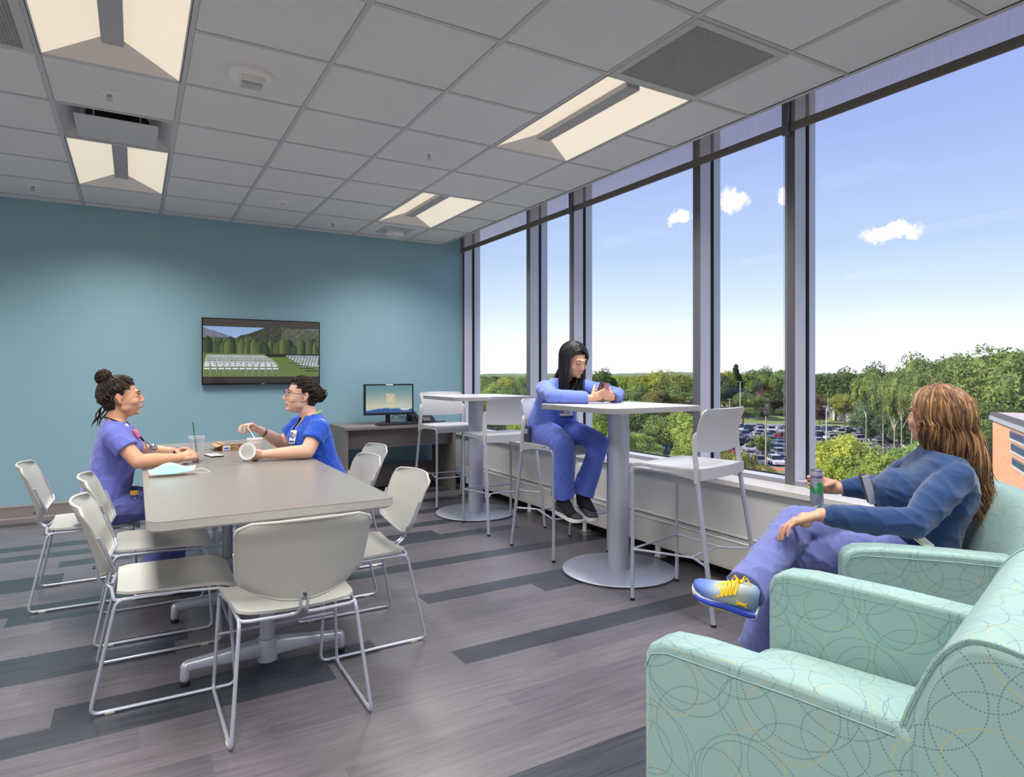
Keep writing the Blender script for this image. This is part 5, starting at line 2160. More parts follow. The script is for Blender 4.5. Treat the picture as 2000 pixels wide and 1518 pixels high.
class Head:
    def __init__(s, C, f, tilt=0.0, k=1.0):
        s.C = V(C)
        s.r, s.f, s.u = basis(f, tilt)
        s.k = k
        s.M = Matrix((s.r, s.f, s.u)).transposed()

    def p(s, x, y, z):
        return s.C + s.M @ V((x, y, z)) * s.k

    def ell(s, q, c, r_, n=16):
        q.ell(s.p(*c), [a * s.k for a in r_], n, s.M)

    def shapes(s, q):
        e = s.ell
        e(q, (0, -.014, .030), (.073, .092, .084), 24)
        e(q, (0, .022, -.012), (.063, .070, .088), 24)
        e(q, (0, .030, -.058), (.050, .052, .046), 20)
        e(q, (0, .069, -.090), (.020, .017, .016), 12)
        e(q, (0, .036, -.038), (.055, .053, .064), 20)
        e(q, (0, .026, -.082), (.040, .044, .030), 16)
        for x in (-1, 1):
            e(q, (x * .034, .056, -.028), (.027, .028, .024), 12)
            e(q, (x * .040, .012, -.058), (.020, .034, .026), 12)
            e(q, (x * .009, .097, -.030), (.0075, .008, .0065), 10)
            # ear
            q.limb([s.p(x * .070, -.006, .018), s.p(x * .077, -.016, .022), s.p(x * .080, -.022, .004), s.p(x * .075, -.010, -.026), s.p(x * .069, .000, -.030)],
                   [.006, .007, .007, .006, .005], 8)
            e(q, (x * .072, -.008, -.002), (.006, .013, .022), 10)
        q.limb([s.p(0, .089, .020), s.p(0, .097, -.004), s.p(0, .1040, -.024)], [.007, .0080, .0100], 10)
        q.limb([s.p(-.036, .076, .028), s.p(0, .090, .026), s.p(.036, .076, .028)], [.009, .010, .009], 10)
        e(q, (0, .088, -.056), (.022, .011, .014), 12)

    def face(s, parent, brow=M_hair_d, closed=False, look=(0, 1, 0), lips=M_lip, smile=.004):
        for x in (-1, 1):
            if not closed:
                MB().ell(s.p(x * .031, .0755, .008), [.0115 * s.k, .0098 * s.k, .0052 * s.k], 14, s.M).build('eye', M_eye, parent, world=True)
                MB().ell(s.p(x * .031 + look[0] * .004, .0835, .008 + look[2] * .004), [.0056 * s.k, .0032 * s.k, .0050 * s.k], 12, s.M).build('iris', M_iris, parent, world=True)
                MB().tube([s.p(x * .018, .085, .012), s.p(x * .031, .0875, .0162), s.p(x * .044, .078, .011)], .0013, 6).build('eyelashes', M_iris, parent, world=True)
            else:
                MB().tube([s.p(x * .018, .086, .006), s.p(x * .031, .088, .0015), s.p(x * .045, .079, .006)], .0018, 6).build('eyelashes', M_iris, parent, world=True)
            MB().tube([s.p(x * .014, .093, .027), s.p(x * .030, .0895, .034), s.p(x * .048, .073, .028)], [.0026, .0028, .0012], 6).build('eyebrow', brow, parent, world=True)
        q = MB()
        q.limb([s.p(-.021, .084, -.052 + smile), s.p(-.008, .0950, -.0515), s.p(0, .0958, -.053), s.p(.008, .0950, -.0515), s.p(.021, .084, -.052 + smile)], [.0015, .0038, .0035, .0038, .0015], 8)
        q.limb([s.p(-.018, .085, -.056 + smile), s.p(0, .0948, -.0615), s.p(.018, .085, -.056 + smile)], [.0015, .0042, .0015], 8)
        q.build('lips', lips, parent, world=True)

    def surf(s, az, el, off=0.0):
        """point on the hair surface; az 0 = front, el up"""
        d = V((math.sin(az) * math.cos(el), math.cos(az) * math.cos(el), math.sin(el)))
        R_ = (.080 + off, .102 + off, .094 + off)
        k = 1 / math.sqrt(sum((d[i] / R_[i]) ** 2 for i in range(3)))
        return s.p(d.x * k, d.y * k - .014, d.z * k + .026)

    def cap(s, q, k=1.0):
        s.ell(q, (0, -.018, .034), (.079 * k, .097 * k, .089 * k), 28)
        s.ell(q, (0, -.045, -.020), (.066 * k, .060 * k, .062 * k), 20)


def hand(q, wrist, d, n, side, curls, size=1.0, thumb=(.55, .5, .35), spread=.07, tcurl=.35):
    """d wrist->fingers, n the way the palm faces, side +-1 picks the thumb side; curls: per finger (a, b, c) joint angles"""
    d = V(d).normalized()
    n = V(n)
    n = (n - d * n.dot(d)).normalized()
    s = d.cross(n) * side
    w = V(wrist)
    k = size
    q.limb([w - d * .02 * k, w + d * .02 * k], [.024 * k, .026 * k], 12, flat=.72, up=n)
    for i in range(4):
        off = (.030 - .020 * i) * k
        b = w + d * (.088 - .004 * abs(i - 1)) * k + s * off
        q.limb([w + d * .010 * k + s * off * .55, b], [.0145 * k, .0115 * k], 10)
        L_ = (.040, .045, .041, .032)[i] * k
        r_ = (.0088, .0090, .0086, .0076)[i] * k
        a = 0
        p = b
        pts = [b]
        rr_ = [r_ * 1.1]
        sd = s * (spread * (1.5 - i))
        c = curls[i]
        for j in range(3):
            a += c[j]
            dd = (d * math.cos(a) + n * math.sin(a) + sd * math.cos(a)).normalized()
            p = p + dd * L_ * (1, .66, .52)[j]
            pts.append(p)
            rr_.append(r_ * (.96, .90, .80)[j])
        q.limb(pts, rr_, 10)
        if i == 2:
            ringpt = (pts[0].lerp(pts[1], .55), (pts[1] - pts[0]).normalized())
    q.ell(w + d * .05 * k + n * .006 * k, [.030 * k] * 3, 12)
    t0 = w + d * .022 * k + s * .022 * k
    td = (d * thumb[0] + s * thumb[1] + n * thumb[2]).normalized()
    p1 = t0 + td * .042 * k
    td2 = (td + d * tcurl * .7 + n * tcurl - s * tcurl * .6).normalized()
    p2 = p1 + td2 * .033 * k
    td3 = (td2 + n * tcurl * .8 - s * tcurl * .4).normalized()
    p3 = p2 + td3 * .024 * k
    q.limb([t0, p1, p2, p3], [.0145 * k, .0115 * k, .0100 * k, .0082 * k], 10)
    return ringpt


def lock_tubes(q, rnd, paths, r0=.0045, n=5, wob=.0):
    for P in paths:
        m = len(P)
        R_ = [r0 * (.75 + .5 * rnd.random()) * (1 - .75 * (i / (m - 1)) ** 2.5) for i in range(m)]
        q.tube(P, R_, n)


def to_bun(H, rnd, n, bun_az, bun_el, off=.004, curl=.004, zmin=-.35, front=.62):
    """locks swept from the hairline back to a bun"""
    P = []
    for i in range(n):
        az = rnd.uniform(-PI, PI)
        a = abs(az)
        lo = .74 if a < .55 else (.48 if a < .95 else (.22 if a < 1.25 else (.12 if a < 1.75 else (-.30 if a < 2.1 else -.62))))
        el = lo + rnd.uniform(-.02, .9) ** 1 * (1.25 - lo) * rnd.random()
        pts = []
        A = V((math.sin(az) * math.cos(el), math.cos(az) * math.cos(el), math.sin(el)))
        B = V((math.sin(bun_az) * math.cos(bun_el), math.cos(bun_az) * math.cos(bun_el), math.sin(bun_el)))
        B = (B + V((rnd.gauss(0, .16), rnd.gauss(0, .10), rnd.gauss(0, .16)))).normalized()
        ph = rnd.uniform(0, 6.28)
        fq = rnd.uniform(9, 14)
        m = 11
        for k in range(m):
            t = k / (m - 1)
            D_ = (A * (1 - t) + B * t)
            if D_.length < .05:
                D_ = V((0, 0, 1))
            D_.normalize()
            el_ = math.asin(max(-1, min(1, D_.z)))
            az_ = math.atan2(D_.x, D_.y)
            o_ = off + rnd.uniform(-.001, .002) + curl * math.sin(fq * t + ph)
            p = H.surf(az_, el_, o_)
            p += H.r * curl * .8 * math.cos(fq * t + ph)
            pts.append(p)
        P.append(pts)
    return P


def fall(H, rnd, az, el0, length, drift, wave=.004, off=.004, part=(0, .9), clump=None, layer=0.0):
    """a lock from the parting over the skull, then falling in world space"""
    A = V((math.sin(part[0]) * math.cos(part[1]), math.cos(part[0]) * math.cos(part[1]), math.sin(part[1])))
    B = V((math.sin(az) * math.cos(el0), math.cos(az) * math.cos(el0), math.sin(el0)))
    pts = []
    ph = (az * 2.2 + rnd.uniform(-.5, .5)) if clump else rnd.uniform(0, 6.28)
    m = 8
    for k in range(m):
        t = k / (m - 1)
        D_ = (A * (1 - t) + B * t).normalized()
        pts.append(H.surf(math.atan2(D_.x, D_.y), math.asin(max(-1, min(1, D_.z))), off + layer * t))
    p = pts[-1]
    st = length / 10
    dr = V(drift)
    clump_ = clump
    out = (pts[-1] - pts[-2]).normalized()
    for k in range(1, 11):
        t = k / 10
        dd = (out * (1 - t) ** 2 * .8 + V((0, 0, -1)) + dr).normalized()
        p = p + dd * st
        pts.append(p + H.r * wave * math.sin(t * 9 + ph) + H.f * wave * math.cos(t * 8 + ph))
    return pts


def shoe(parent, heel, toe, sole_dn, mu, ms, scale=1.0, accents=True):
    """trainer between heel and toe points (sole level); returns frame"""
    h, t = V(heel), V(toe)
    d = (t - h).normalized()
    up = -V(sole_dn)
    up = (up - d * up.dot(d)).normalized()
    s = d.cross(up)
    L_ = (t - h).length
    out = [(0, .030), (.08, .036), (.25, .036), (.45, .038), (.68, .047), (.82, .045), (.94, .032), (1.0, .012)]
    ring = [(k * L_, w * scale) for k, w in out]
    q = MB()
    poly = [h + d * a + s * w for a, w in ring] + [h + d * a - s * w for a, w in ring[::-1]]
    n = len(poly)

    def lift(p, z):
        a = (p - h).dot(d) / L_
        rise = .016 * max(0, (a - .72) / .28) ** 2 * scale
        return p + up * (z + rise)
    q.add([lift(p, 0) for p in poly] + [lift(p, .024 * scale) for p in poly],
          [tuple(range(n))[::-1], tuple(range(n, 2 * n))] + [(i, (i + 1) % n, n + (i + 1) % n, n + i) for i in range(n)])
    sole = q.build('sole', ms, parent, world=True, smooth=True, sharp=60, bevel=.003)
    q = MB()
    hh = [(.015, .080, .024), (.08, .092, .031), (.20, .094, .034), (.34, .086, .035), (.48, .070, .037), (.64, .055, .041), (.80, .045, .040), (.92, .036, .030), (.985, .026, .013)]
    q.loft([(h + d * (a * L_) + up * ((.012 + z * .5) * scale + .016 * max(0, (a - .72) / .28) ** 2 * scale), s * (w * scale), up * (z * .52 * scale)) for a, z, w in hh], 22, 2.5)
    u_ = q.build('shoe_upper', mu, parent, world=True, sharp=180)
    return h, d, up, s, L_


# ------------------------------------------------------------------ woman 1: left side of the table, periwinkle scrubs
def P_(x, y, z):
    return V((x, y, z))


W1 = thing('person', 'woman in periwinkle scrubs with dark curly hair in a bun, seated at the left', 'person', (-.15, 4.27, 0))
H1 = Head((-.063, 4.27, 1.124), (1, -.03, .07))
hip1 = P_(-.16, 4.27, .52)
torso1 = [((-.165, 4.27, .45), .155, .105), ((-.160, 4.27, .52), .178, .125), ((-.135, 4.27, .62), .162, .118), ((-.115, 4.27, .70), .145, .112), ((-.085, 4.27, .80), .155, .120),
          ((-.082, 4.27, .88), .168, .108), ((-.092, 4.27, .945), .165, .080), ((-.095, 4.27, .985), .105, .058), ((-.095, 4.27, 1.005), .062, .050)]
q = MB()
q.loft([(c, (0, -(a - .010), 0), ((b - .010) * .99, 0, .0)) for c, a, b in torso1], 28)
q.limb([P_(-.098, 4.27, .97), P_(-.080, 4.27, 1.06)], [.054, .050], 16)
H1.shapes(q)
sh, el, wr = P_(-.105, 4.10, .935), P_(.018, 4.005, .785), P_(.225, 4.09, .782)
q.limb([sh, el], [.046, .040], 16)
q.limb([el, el.lerp(wr, .35), wr], [.040, .039, .025], 16)
hand(q, wr, (.80, .55, .16), (.35, .75, -.45), 1, ((.35, .55, .4), (.45, .6, .4), (.5, .65, .4), (.55, .7, .4)), .95, thumb=(.7, .25, .75))
sh2, el2, wr2 = P_(-.085, 4.44, .935), P_(.045, 4.52, .79), P_(.215, 4.385, .782)
q.limb([sh2, el2], [.046, .040], 16)
q.limb([el2, el2.lerp(wr2, .35), wr2], [.040, .039, .025], 16)
hand(q, wr2, (.72, -.60, .16), (.35, -.75, -.45), -1, ((.35, .5, .4), (.45, .6, .4), (.5, .65, .4), (.55, .7, .4)), .95, thumb=(.7, .25, .75))
for s_, y in ((-1, 4.175), (1, 4.365)):
    kn = P_(.20, y - .01, .505)
    q.limb([P_(-.14, y, .505), kn], [.072, .052], 14)
    q.limb([kn, P_(.13 + .06 * s_, y - .01, .10)], [.050, .034], 14)
    q.limb([P_(.13 + .06 * s_, y - .01, .08), P_(.23 + .06 * s_, y - .01, .045)], [.034, .026], 12)
finish(fuse(q, .0042, 3), 'body', M_skin1, W1)
H1.face(W1, look=(0, 1, .2))
# top
q = MB()
q.loft([(c, (0, -(a + .006), 0), ((b + .004), 0, 0)) for c, a, b in torso1[:8]] + [((-.097, 4.27, 1.0), (0, -.080, 0), (.056, 0, 0))], 28)
q.ell((.000, 4.215, .84), (.045, .058, .055), 14)
q.ell((.000, 4.325, .84), (.045, .058, .055), 14)
for a, b in ((sh, el), (sh2, el2)):
    m_ = a.lerp(b, .58)
    q.tube([a + (a - b).normalized() * .035, a, a.lerp(b, .3), m_], [.040, .062, .064, .063], 20)
fd = folds(.0048, 30, 3)
finish(fuse(q, .0055, 4), 'scrub_top', M_scrub1, W1, disp=fd,
       cut=lambda co: (co[:, 0] > -.085) & (co[:, 2] > .985 - .0 * co[:, 0]) & (np.abs(co[:, 1] - 4.27) < .09) | ((co[:, 0] > -.06) & (co[:, 2] - .90 > np.abs(co[:, 1] - 4.27) * 1.7)))
q = MB()
for y, k in ((4.175, -1), (4.365, 1)):
    kn = P_(.205, y - .01, .505)
    q.limb([P_(-.165, y, .510), P_(0, y, .515), kn], [.098, .086, .068], 18)
    q.tube([kn, P_(.14 + .06 * k, y - .01, .14)], [.066, .066], 18)
q.ell((-.175, 4.27, .53), (.115, .175, .085), 22)
finish(fuse(q, .007, 4), 'scrub_trousers', M_scrub1p, W1, disp=folds(.006, 22, 5))
for y, k in ((4.165, -1), (4.355, 1)):
    f_ = .06 * k
    shoe(W1, (.06 + f_, y, .002), (.31 + f_, y - .01, .002), (0, 0, -1), M_black, M_foam)
# hair
rnd = random.Random(31)
q = MB()
H1.cap(q, 1.0)
me = fuse(q, .006, 2)
hf, hr_, hu, hC = np.array(H1.f), np.array(H1.r), np.array(H1.u), np.array(H1.C)


def hair_cut(H, fz=.070, side=.006):
    f_, r_, u_, C_ = np.array(H.f), np.array(H.r), np.array(H.u), np.array(H.C)

    def g(co):
        q_ = co - C_
        y, z, x = q_ @ f_, q_ @ u_, q_ @ r_
        return ((y > .044) & (z < fz)) | ((y > side) & (z < .024) & (y <= .048)) | ((y > -.036) & (z < .018)) | ((y > .016) & (z < fz - .022))
    return g


hair = finish(me, 'hair', M_hair_d, W1, cut=hair_cut(H1), disp=lambda co: .003 * np.sin(co[:, 2] * 260 + 3 * np.sin(co[:, 0] * 90)) * np.sin(co[:, 0] * 200))
q = MB()
lock_tubes(q, rnd, to_bun(H1, rnd, 210, PI, .95, .004, .0035), .0046)
bc = H1.p(-.0, -.080, .122)
q.ell(bc, (.036, .040, .033), 14)
for i in range(46):
    ax = V((rnd.gauss(0, 1), rnd.gauss(0, 1), rnd.gauss(0, 1))).normalized()
    a = ax.orthogonal().normalized()
    b = ax.cross(a)
    rr_ = rnd.uniform(.030, .044)
    pts = [bc + (a * math.cos(t * .5) + b * math.sin(t * .5)) * rr_ + ax * rnd.uniform(-.012, .012) for t in range(0, 10)]
    q.tube(pts, .0042, 5)
hh = H1.p(0, -.085, -.045)
for i in range(7):
    st = hh + V((rnd.uniform(-.02, .02), rnd.uniform(-.03, .03), rnd.uniform(-.01, .02)))
    pts = [st + V((-.008 * k + .006 * math.sin(k * 1.3 + i), .004 * math.cos(k + i), -.018 * k)) for k in range(7)]
    q.tube(pts, [.0035] * 5 + [.002, .0008], 5)
for i in range(12):
    az = rnd.choice((-1, 1)) * rnd.uniform(1.9, 2.8)
    q.tube([H1.surf(az, -.2 - .08 * k, .006 + .012 * math.sin(k * .8)) for k in range(9)], .0045, 5)
q.build('hair_locks', M_hair_d, hair, world=True)
MB().tube([H1.p(.012 * math.cos(a) * 2.4, -.062 + .012 * math.sin(a) * 2.4, .102) for a in [k * .5 for k in range(13)]], .004, 6).build('hair_tie', mat('tan_scrunchie', (196, 152, 110), .8), hair, world=True)
# wrist bands
for c, m_, r_ in ((wr2.lerp(el2, .10), mat('pink_band', (226, 160, 156), .6), .031), (wr2.lerp(el2, -.04), M_black, .030)):
    dd = (wr2 - el2).normalized()
    MB().tube([c - dd * .006, c + dd * .006], r_, 20).build('wrist_band', m_, W1, world=True, bevel=.002)
# lanyard cord, badge reel
q = MB()
q.tube(spline([P_(-.150, 4.27, 1.015), P_(-.125, 4.205, 1.012), P_(-.070, 4.190, .985), P_(-.030, 4.225, .945), P_(-.005, 4.25, .91)], 5), .0045, 6)
q.build('black_neck_cord', M_black, W1, world=True)
# stethoscope: worn round the neck but a thing of its own
ST = thing('stethoscope', 'stethoscope hanging round the neck of the woman in periwinkle scrubs', 'stethoscope', (.03, 4.2, .80))
MB().tube(spline([P_(-.058, 4.188, .985), P_(-.015, 4.195, .935), P_(.025, 4.205, .90), P_(.046, 4.212, .875)], 6), .006, 8).build('tubing', M_black, ST, world=True)
MB().ell(P_(-.040, 4.180, .965), (.012, .008, .016), 12).build('ear_tip', M_white_p, ST, world=True)
MB().limb([P_(.002, 4.186, .935), P_(.016, 4.187, .905)], [.013, .011], 12).build('pink_clip', mat('pink_plastic', (244, 110, 140), .4), ST, world=True)
q = MB()
q.tube(spline([P_(.046, 4.206, .878), P_(.062, 4.205, .84), P_(.078, 4.203, .80), P_(.092, 4.205, .765)], 5), .0035, 8)
q.tube(spline([P_(.046, 4.218, .878), P_(.074, 4.228, .85), P_(.098, 4.228, .80), P_(.102, 4.215, .77)], 5), .0035, 8)
q.build('steel_tube', mat('chrome', (190, 190, 192), .2, .9), ST, world=True)
MB().lathe([(.019, -.006), (.022, -.003), (.022, .003), (.014, .008)], P_(.093, 4.20, .835), 24, Matrix.Rotation(PI / 2, 4, 'X')).build('chest_piece', mat('chrome', (190, 190, 192), .2, .9), ST, world=True)
MB().limb([P_(.080, 4.20, .768), P_(.104, 4.205, .757)], [.013, .013], 12).build('lower_tip', M_white_p, ST, world=True)
q = MB()
for k in range(5):
    q.ell((-.0 + .003 * k, 4.115 + .0, .585 - .016 * k), (.006, .006, .007), 8)
q.build('key_charms', M_silver, W1, world=True)
MB().box((-.02, 4.095, .592), (.016, 4.103, .616)).build('yellow_badge', mat('yellow_badge', (236, 180, 50), .5), W1, world=True, smooth=False)

# ------------------------------------------------------------------ woman 2: royal blue scrubs, glasses
W2 = thing('person', 'woman in royal blue scrubs and glasses stirring a white cup at the table', 'person', (1.05, 4.25, 0))
H2 = Head((.925, 4.255, 1.116), (-1, -.05, .12))
torso2 = [((1.12, 4.25, .44), .160, .115), ((1.115, 4.25, .52), .182, .130), ((1.06, 4.25, .64), .165, .125), ((1.02, 4.25, .73), .155, .122), ((.990, 4.25, .82), .165, .132),
          ((.985, 4.25, .90), .172, .112), ((1.00, 4.25, .955), .165, .080), ((.995, 4.25, .985), .105, .060), ((.985, 4.25, 1.005), .062, .052)]
q = MB()
q.loft([(c, (0, (a - .010), 0), (-(b - .010), 0, 0)) for c, a, b in torso2], 28)
q.limb([P_(.99, 4.25, .96), P_(.945, 4.252, 1.055)], [.056, .052], 16)
H2.shapes(q)
shN, elN, wrN = P_(1.00, 4.075, .93), P_(.905, 3.995, .785), P_(.665, 4.03, .780)
q.limb([shN, elN], [.050, .044], 16)
q.limb([elN, elN.lerp(wrN, .35), wrN], [.044, .041, .026], 16)
hand(q, wrN, (-.96, .30, .05), (-.1, .9, .35), 1, ((.30, .5, .35), (.4, .55, .35), (.45, .6, .4), (.5, .65, .4)), .92, thumb=(.75, .55, .35))
shF, elF, wrF = P_(.965, 4.425, .93), P_(.86, 4.50, .79), P_(.695, 4.40, .895)
q.limb([shF, elF], [.050, .044], 16)
q.limb([elF, elF.lerp(wrF, .35), wrF], [.044, .041, .026], 16)
hand(q, wrF, (-.80, -.25, .50), (-.4, -.35, -.75), -1, ((.55, .8, .5), (.65, .9, .5), (.75, 1., .5), (.8, 1., .5)), .92, thumb=(.8, .25, .65), tcurl=.5)
for s_, y in ((-1, 4.155), (1, 4.345)):
    kn = P_(.72, y, .50)
    q.limb([P_(1.09, y, .50), kn], [.075, .054], 14)
    q.limb([kn, P_(.76, y, .10)], [.050, .036], 14)
    q.limb([P_(.76, y, .08), P_(.66, y, .045)], [.034, .026], 12)
finish(fuse(q, .0042, 3), 'body', M_skin2, W2)
H2.face(W2, look=(0, 1, .1), smile=0)
MB().ell(H2.p(0, .0935, -.056), (.010, .006, .004), 10, H2.M).build('open_mouth', mat('mouth_dark', (70, 26, 26), .6), W2, world=True)
q = MB()
q.loft([(c, (0, (a + .007), 0), (-(b + .005), 0, 0)) for c, a, b in torso2[:8]] + [((.992, 4.25, 1.0), (0, .082, 0), (-.058, 0, 0))], 28)
q.ell((.895, 4.195, .845), (.050, .060, .058), 14)
q.ell((.895, 4.305, .845), (.050, .060, .058), 14)
for a, b in ((shN, elN), (shF, elF)):
    q.tube([a + (a - b).normalized() * .035, a, a.lerp(b, .3), a.lerp(b, .60)], [.042, .066, .069, .070], 20)
finish(fuse(q, .0055, 4), 'scrub_top', M_scrub2, W2, disp=folds(.0055, 28, 8),
       cut=lambda co: (co[:, 0] < .975) & (co[:, 2] > .99) & (np.abs(co[:, 1] - 4.25) < .09) | ((co[:, 0] < .955) & (co[:, 2] - .865 > np.abs(co[:, 1] - 4.25) * 2.1)))
q = MB()
for y in (4.155, 4.345):
    kn = P_(.715, y, .50)
    q.limb([P_(1.11, y, .50), P_(.92, y, .51), kn], [.100, .088, .070], 18)
    q.tube([kn, P_(.76, y, .14)], [.067, .064], 18)
q.ell((1.12, 4.25, .53), (.12, .178, .085), 22)
finish(fuse(q, .007, 4), 'scrub_trousers', M_scrub2, W2, disp=folds(.006, 22, 6))
for y in (4.155, 4.345):
    shoe(W2, (.83, y, .002), (.58, y, .002), (0, 0, -1), M_black, M_foam)
rnd = random.Random(77)
q = MB()
H2.cap(q, 1.0)
hair = finish(fuse(q, .006, 2), 'hair', M_hair_d, W2, cut=hair_cut(H2, .072, .008), disp=lambda co: .003 * np.sin(co[:, 2] * 240 + 3 * np.sin(co[:, 0] * 90)) * np.sin(co[:, 0] * 210))
q = MB()
lock_tubes(q, rnd, to_bun(H2, rnd, 240, PI, .15, .005, .0048), .0044)
for i in range(60):     # curls around the forehead and crown
    az = rnd.uniform(-1.0, 1.0)
    c = H2.surf(az, rnd.uniform(.62, 1.4), .006)
    a = V((rnd.gauss(0, 1), rnd.gauss(0, 1), rnd.gauss(0, 1))).normalized()
    b = a.orthogonal().normalized()
    cc = a.cross(b)
    q.tube([c + (b * math.cos(t * .8) + cc * math.sin(t * .8)) * .008 + a * t * .0012 for t in range(9)], .0026, 5)
bc = H2.p(0, -.128, .020)
for i in range(110):
    a = V((rnd.gauss(0, 1), rnd.gauss(0, 1), rnd.gauss(0, 1))).normalized()
    b = a.orthogonal().normalized()
    cc = a.cross(b)
    c = bc + a * rnd.uniform(.004, .034)
    rr_ = rnd.uniform(.006, .014)
    q.tube([c + (b * math.cos(t * .75) + cc * math.sin(t * .75)) * rr_ + a * t * .002 for t in range(10)], .0024, 5)
q.ell(bc + H2.f * .006, (.026, .026, .028), 12)
q.build('hair_locks', M_hair_d, hair, world=True)
GL = thing('eyeglasses', 'blue-framed eyeglasses worn by the woman in royal blue scrubs', 'glasses', tuple(H2.p(0, .10, .008)))
M_gf = mat('blue_spectacle_frame', (58, 74, 124), .35)
for x in (-1, 1):
    ring = [H2.p(x * (.033 + .024 * math.cos(a) * (1 if abs(math.cos(a)) < .8 else 1)), .101 - .010 * abs(math.cos(a)) * 0 - (.012 if x * math.cos(a) * x > .5 else 0) * 0, .003 + .018 * math.sin(a)) for a in [k * PI / 10 for k in range(20)]]
    MB().tube(ring, .0018, 6, closed=True).build('lens_rim', M_gf, GL, world=True)
    MB().tube([H2.p(x * .057, .100, .012), H2.p(x * .074, .085, .013), H2.p(x * .080, .02, .012), H2.p(x * .079, -.010, .010)], .0022, 6).build('temple_arm', M_gf, GL, world=True)
    q = MB()
    c_ = H2.p(x * .033, .101, .003)
    q.add([c_] + ring, [(0, 1 + k, 1 + (k + 1) % 20) for k in range(20)])
    q.build('lens', mat('spectacle_lens', (220, 228, 235), .05, alpha=.18), GL, world=True, fixn=False)
MB().tube([H2.p(-.010, .101, .008), H2.p(0, .105, .011), H2.p(.010, .101, .008)], .0018, 6).build('bridge', M_gf, GL, world=True)
q = MB()
q.tube(spline([P_(1.045, 4.25, 1.02), P_(1.030, 4.195, 1.015), P_(.975, 4.185, .985)], 5), .0075, 6, flat=.3)
q.build('green_lanyard', mat('lime_lanyard', (140, 188, 84), .7), W2, world=True)
q = MB().tube(spline([P_(.975, 4.185, .985), P_(.925, 4.19, .93), P_(.885, 4.19, .90)], 5), .004, 6)
q.build('dark_lanyard', M_black, W2, world=True)
Mb = Matrix.Translation((.858, 4.170, .862)) @ Matrix.Rotation(math.radians(-60), 4, 'Z') @ Matrix.Rotation(math.radians(-14), 4, 'X')
b_ = MB().box((-.026, -.002, -.042), (.026, .002, .042), Mb).build('id_badge', M_paper_w, W2, world=True, smooth=False, bevel=.001)
q = MB().box((-.022, -.0032, -.006), (-.002, -.0022, .030), Mb)
q.build('badge_photo', mat('badge_photo', (96, 112, 132), .5), b_, world=True, smooth=False)
q = MB().box((-.022, -.0032, -.036), (.022, -.0022, -.024), Mb).box((.004, -.0032, .0), (.022, -.0022, .006), Mb).box((.004, -.0032, .012), (.022, -.0022, .018), Mb)
q.build('badge_print', M_gf, b_, world=True, smooth=False)
dd = (wrF - elF).normalized()
c = wrF.lerp(elF, .16)
MB().tube([c - dd * .008, c + dd * .008], .0305, 20).build('watch_band', mat('olive_band', (112, 100, 74), .6), W2, world=True, bevel=.002)
wd = MB().tube([c + V((0, -.03, .008)) - dd * .006, c + V((0, -.03, .008)) + dd * .006], .008, 12).build('watch_case', M_silver, W2, world=True)

# ------------------------------------------------------------------ woman 3: on the bar stool with the phone
W3 = thing('person', 'woman with long black hair in blue scrubs looking at a phone on a bar stool', 'person', (2.64, 3.86, 0))
H3 = Head((2.622, 3.600, 1.352), (.06, -.93, -.36), tilt=.10)
torso3 = [((2.64, 3.90, .79), .160, .110), ((2.64, 3.90, .85), .180, .125), ((2.64, 3.875, .94), .160, .110), ((2.645, 3.845, 1.02), .150, .105), ((2.645, 3.80, 1.09), .160, .112),
          ((2.645, 3.765, 1.145), .168, .095), ((2.645, 3.745, 1.185), .155, .070), ((2.64, 3.725, 1.215), .095, .052), ((2.635, 3.71, 1.235), .055, .046)]
q = MB()
q.loft([(c, (-(a - .010), 0, 0), (0, -(b - .010), -.02)) for c, a, b in torso3], 28)
q.limb([P_(2.638, 3.72, 1.20), P_(2.625, 3.655, 1.29)], [.050, .047], 16)
H3.shapes(q)
shR, elR, wrR = P_(2.480, 3.745, 1.150), P_(2.385, 3.525, 1.110), P_(2.572, 3.350, 1.100)
shL, elL, wrL = P_(2.815, 3.745, 1.155), P_(2.985, 3.560, 1.110), P_(2.772, 3.368, 1.100)
q.limb([shR, elR], [.042, .036], 14)
q.limb([elR, wrR], [.036, .024], 14)
q.limb([shL, elL], [.042, .036], 14)
q.limb([elL, wrL], [.036, .024], 14)
hand(q, wrR, (.86, -.12, .20), (.10, .95, .20), 1, ((.25, .35, .3), (.3, .45, .35), (.35, .55, .4), (.4, .6, .4)), .86, thumb=(.55, .75, .45), spread=.05)
hand(q, wrL, (-.86, -.16, .22), (-.10, .95, .20), -1, ((.30, .40, .3), (.35, .5, .35), (.4, .6, .4), (.45, .6, .4)), .86, thumb=(.55, .75, .45), spread=.05)
kR, aR = P_(2.445, 3.475, .790), P_(2.495, 3.560, .395)
kL, aL = P_(2.735, 3.470, .785), P_(2.650, 3.545, .395)
for hp, k_, a_ in ((P_(2.56, 3.88, .825), kR, aR), (P_(2.72, 3.88, .825), kL, aL)):
    q.limb([hp, k_], [.072, .052], 14)
    q.limb([k_, a_], [.050, .034], 14)
    q.limb([a_, a_ + V((0, -.10, -.055))], [.034, .024], 12)
finish(fuse(q, .0042, 3), 'body', M_skin3, W3)
H3.face(W3, brow=M_hair_b, closed=True, smile=.006, lips=mat('pink_lips', (196, 104, 108), .4))
# top under the jacket
q = MB()
q.loft([(c, (-(a + .004), 0, 0), (0, -(b + .004), -.02)) for c, a, b in torso3[:7]], 28)
q.ell((2.595, 3.725, 1.085), (.052, .045, .050), 14)
q.ell((2.695, 3.725, 1.085), (.052, .045, .050), 14)
finish(fuse(q, .0055, 3), 'scrub_top', M_scrub3, W3, disp=folds(.004, 26, 12), cut=lambda co: (co[:, 1] < 3.74) & (co[:, 2] - 1.10 > np.abs(co[:, 0] - 2.645) * 1.5))
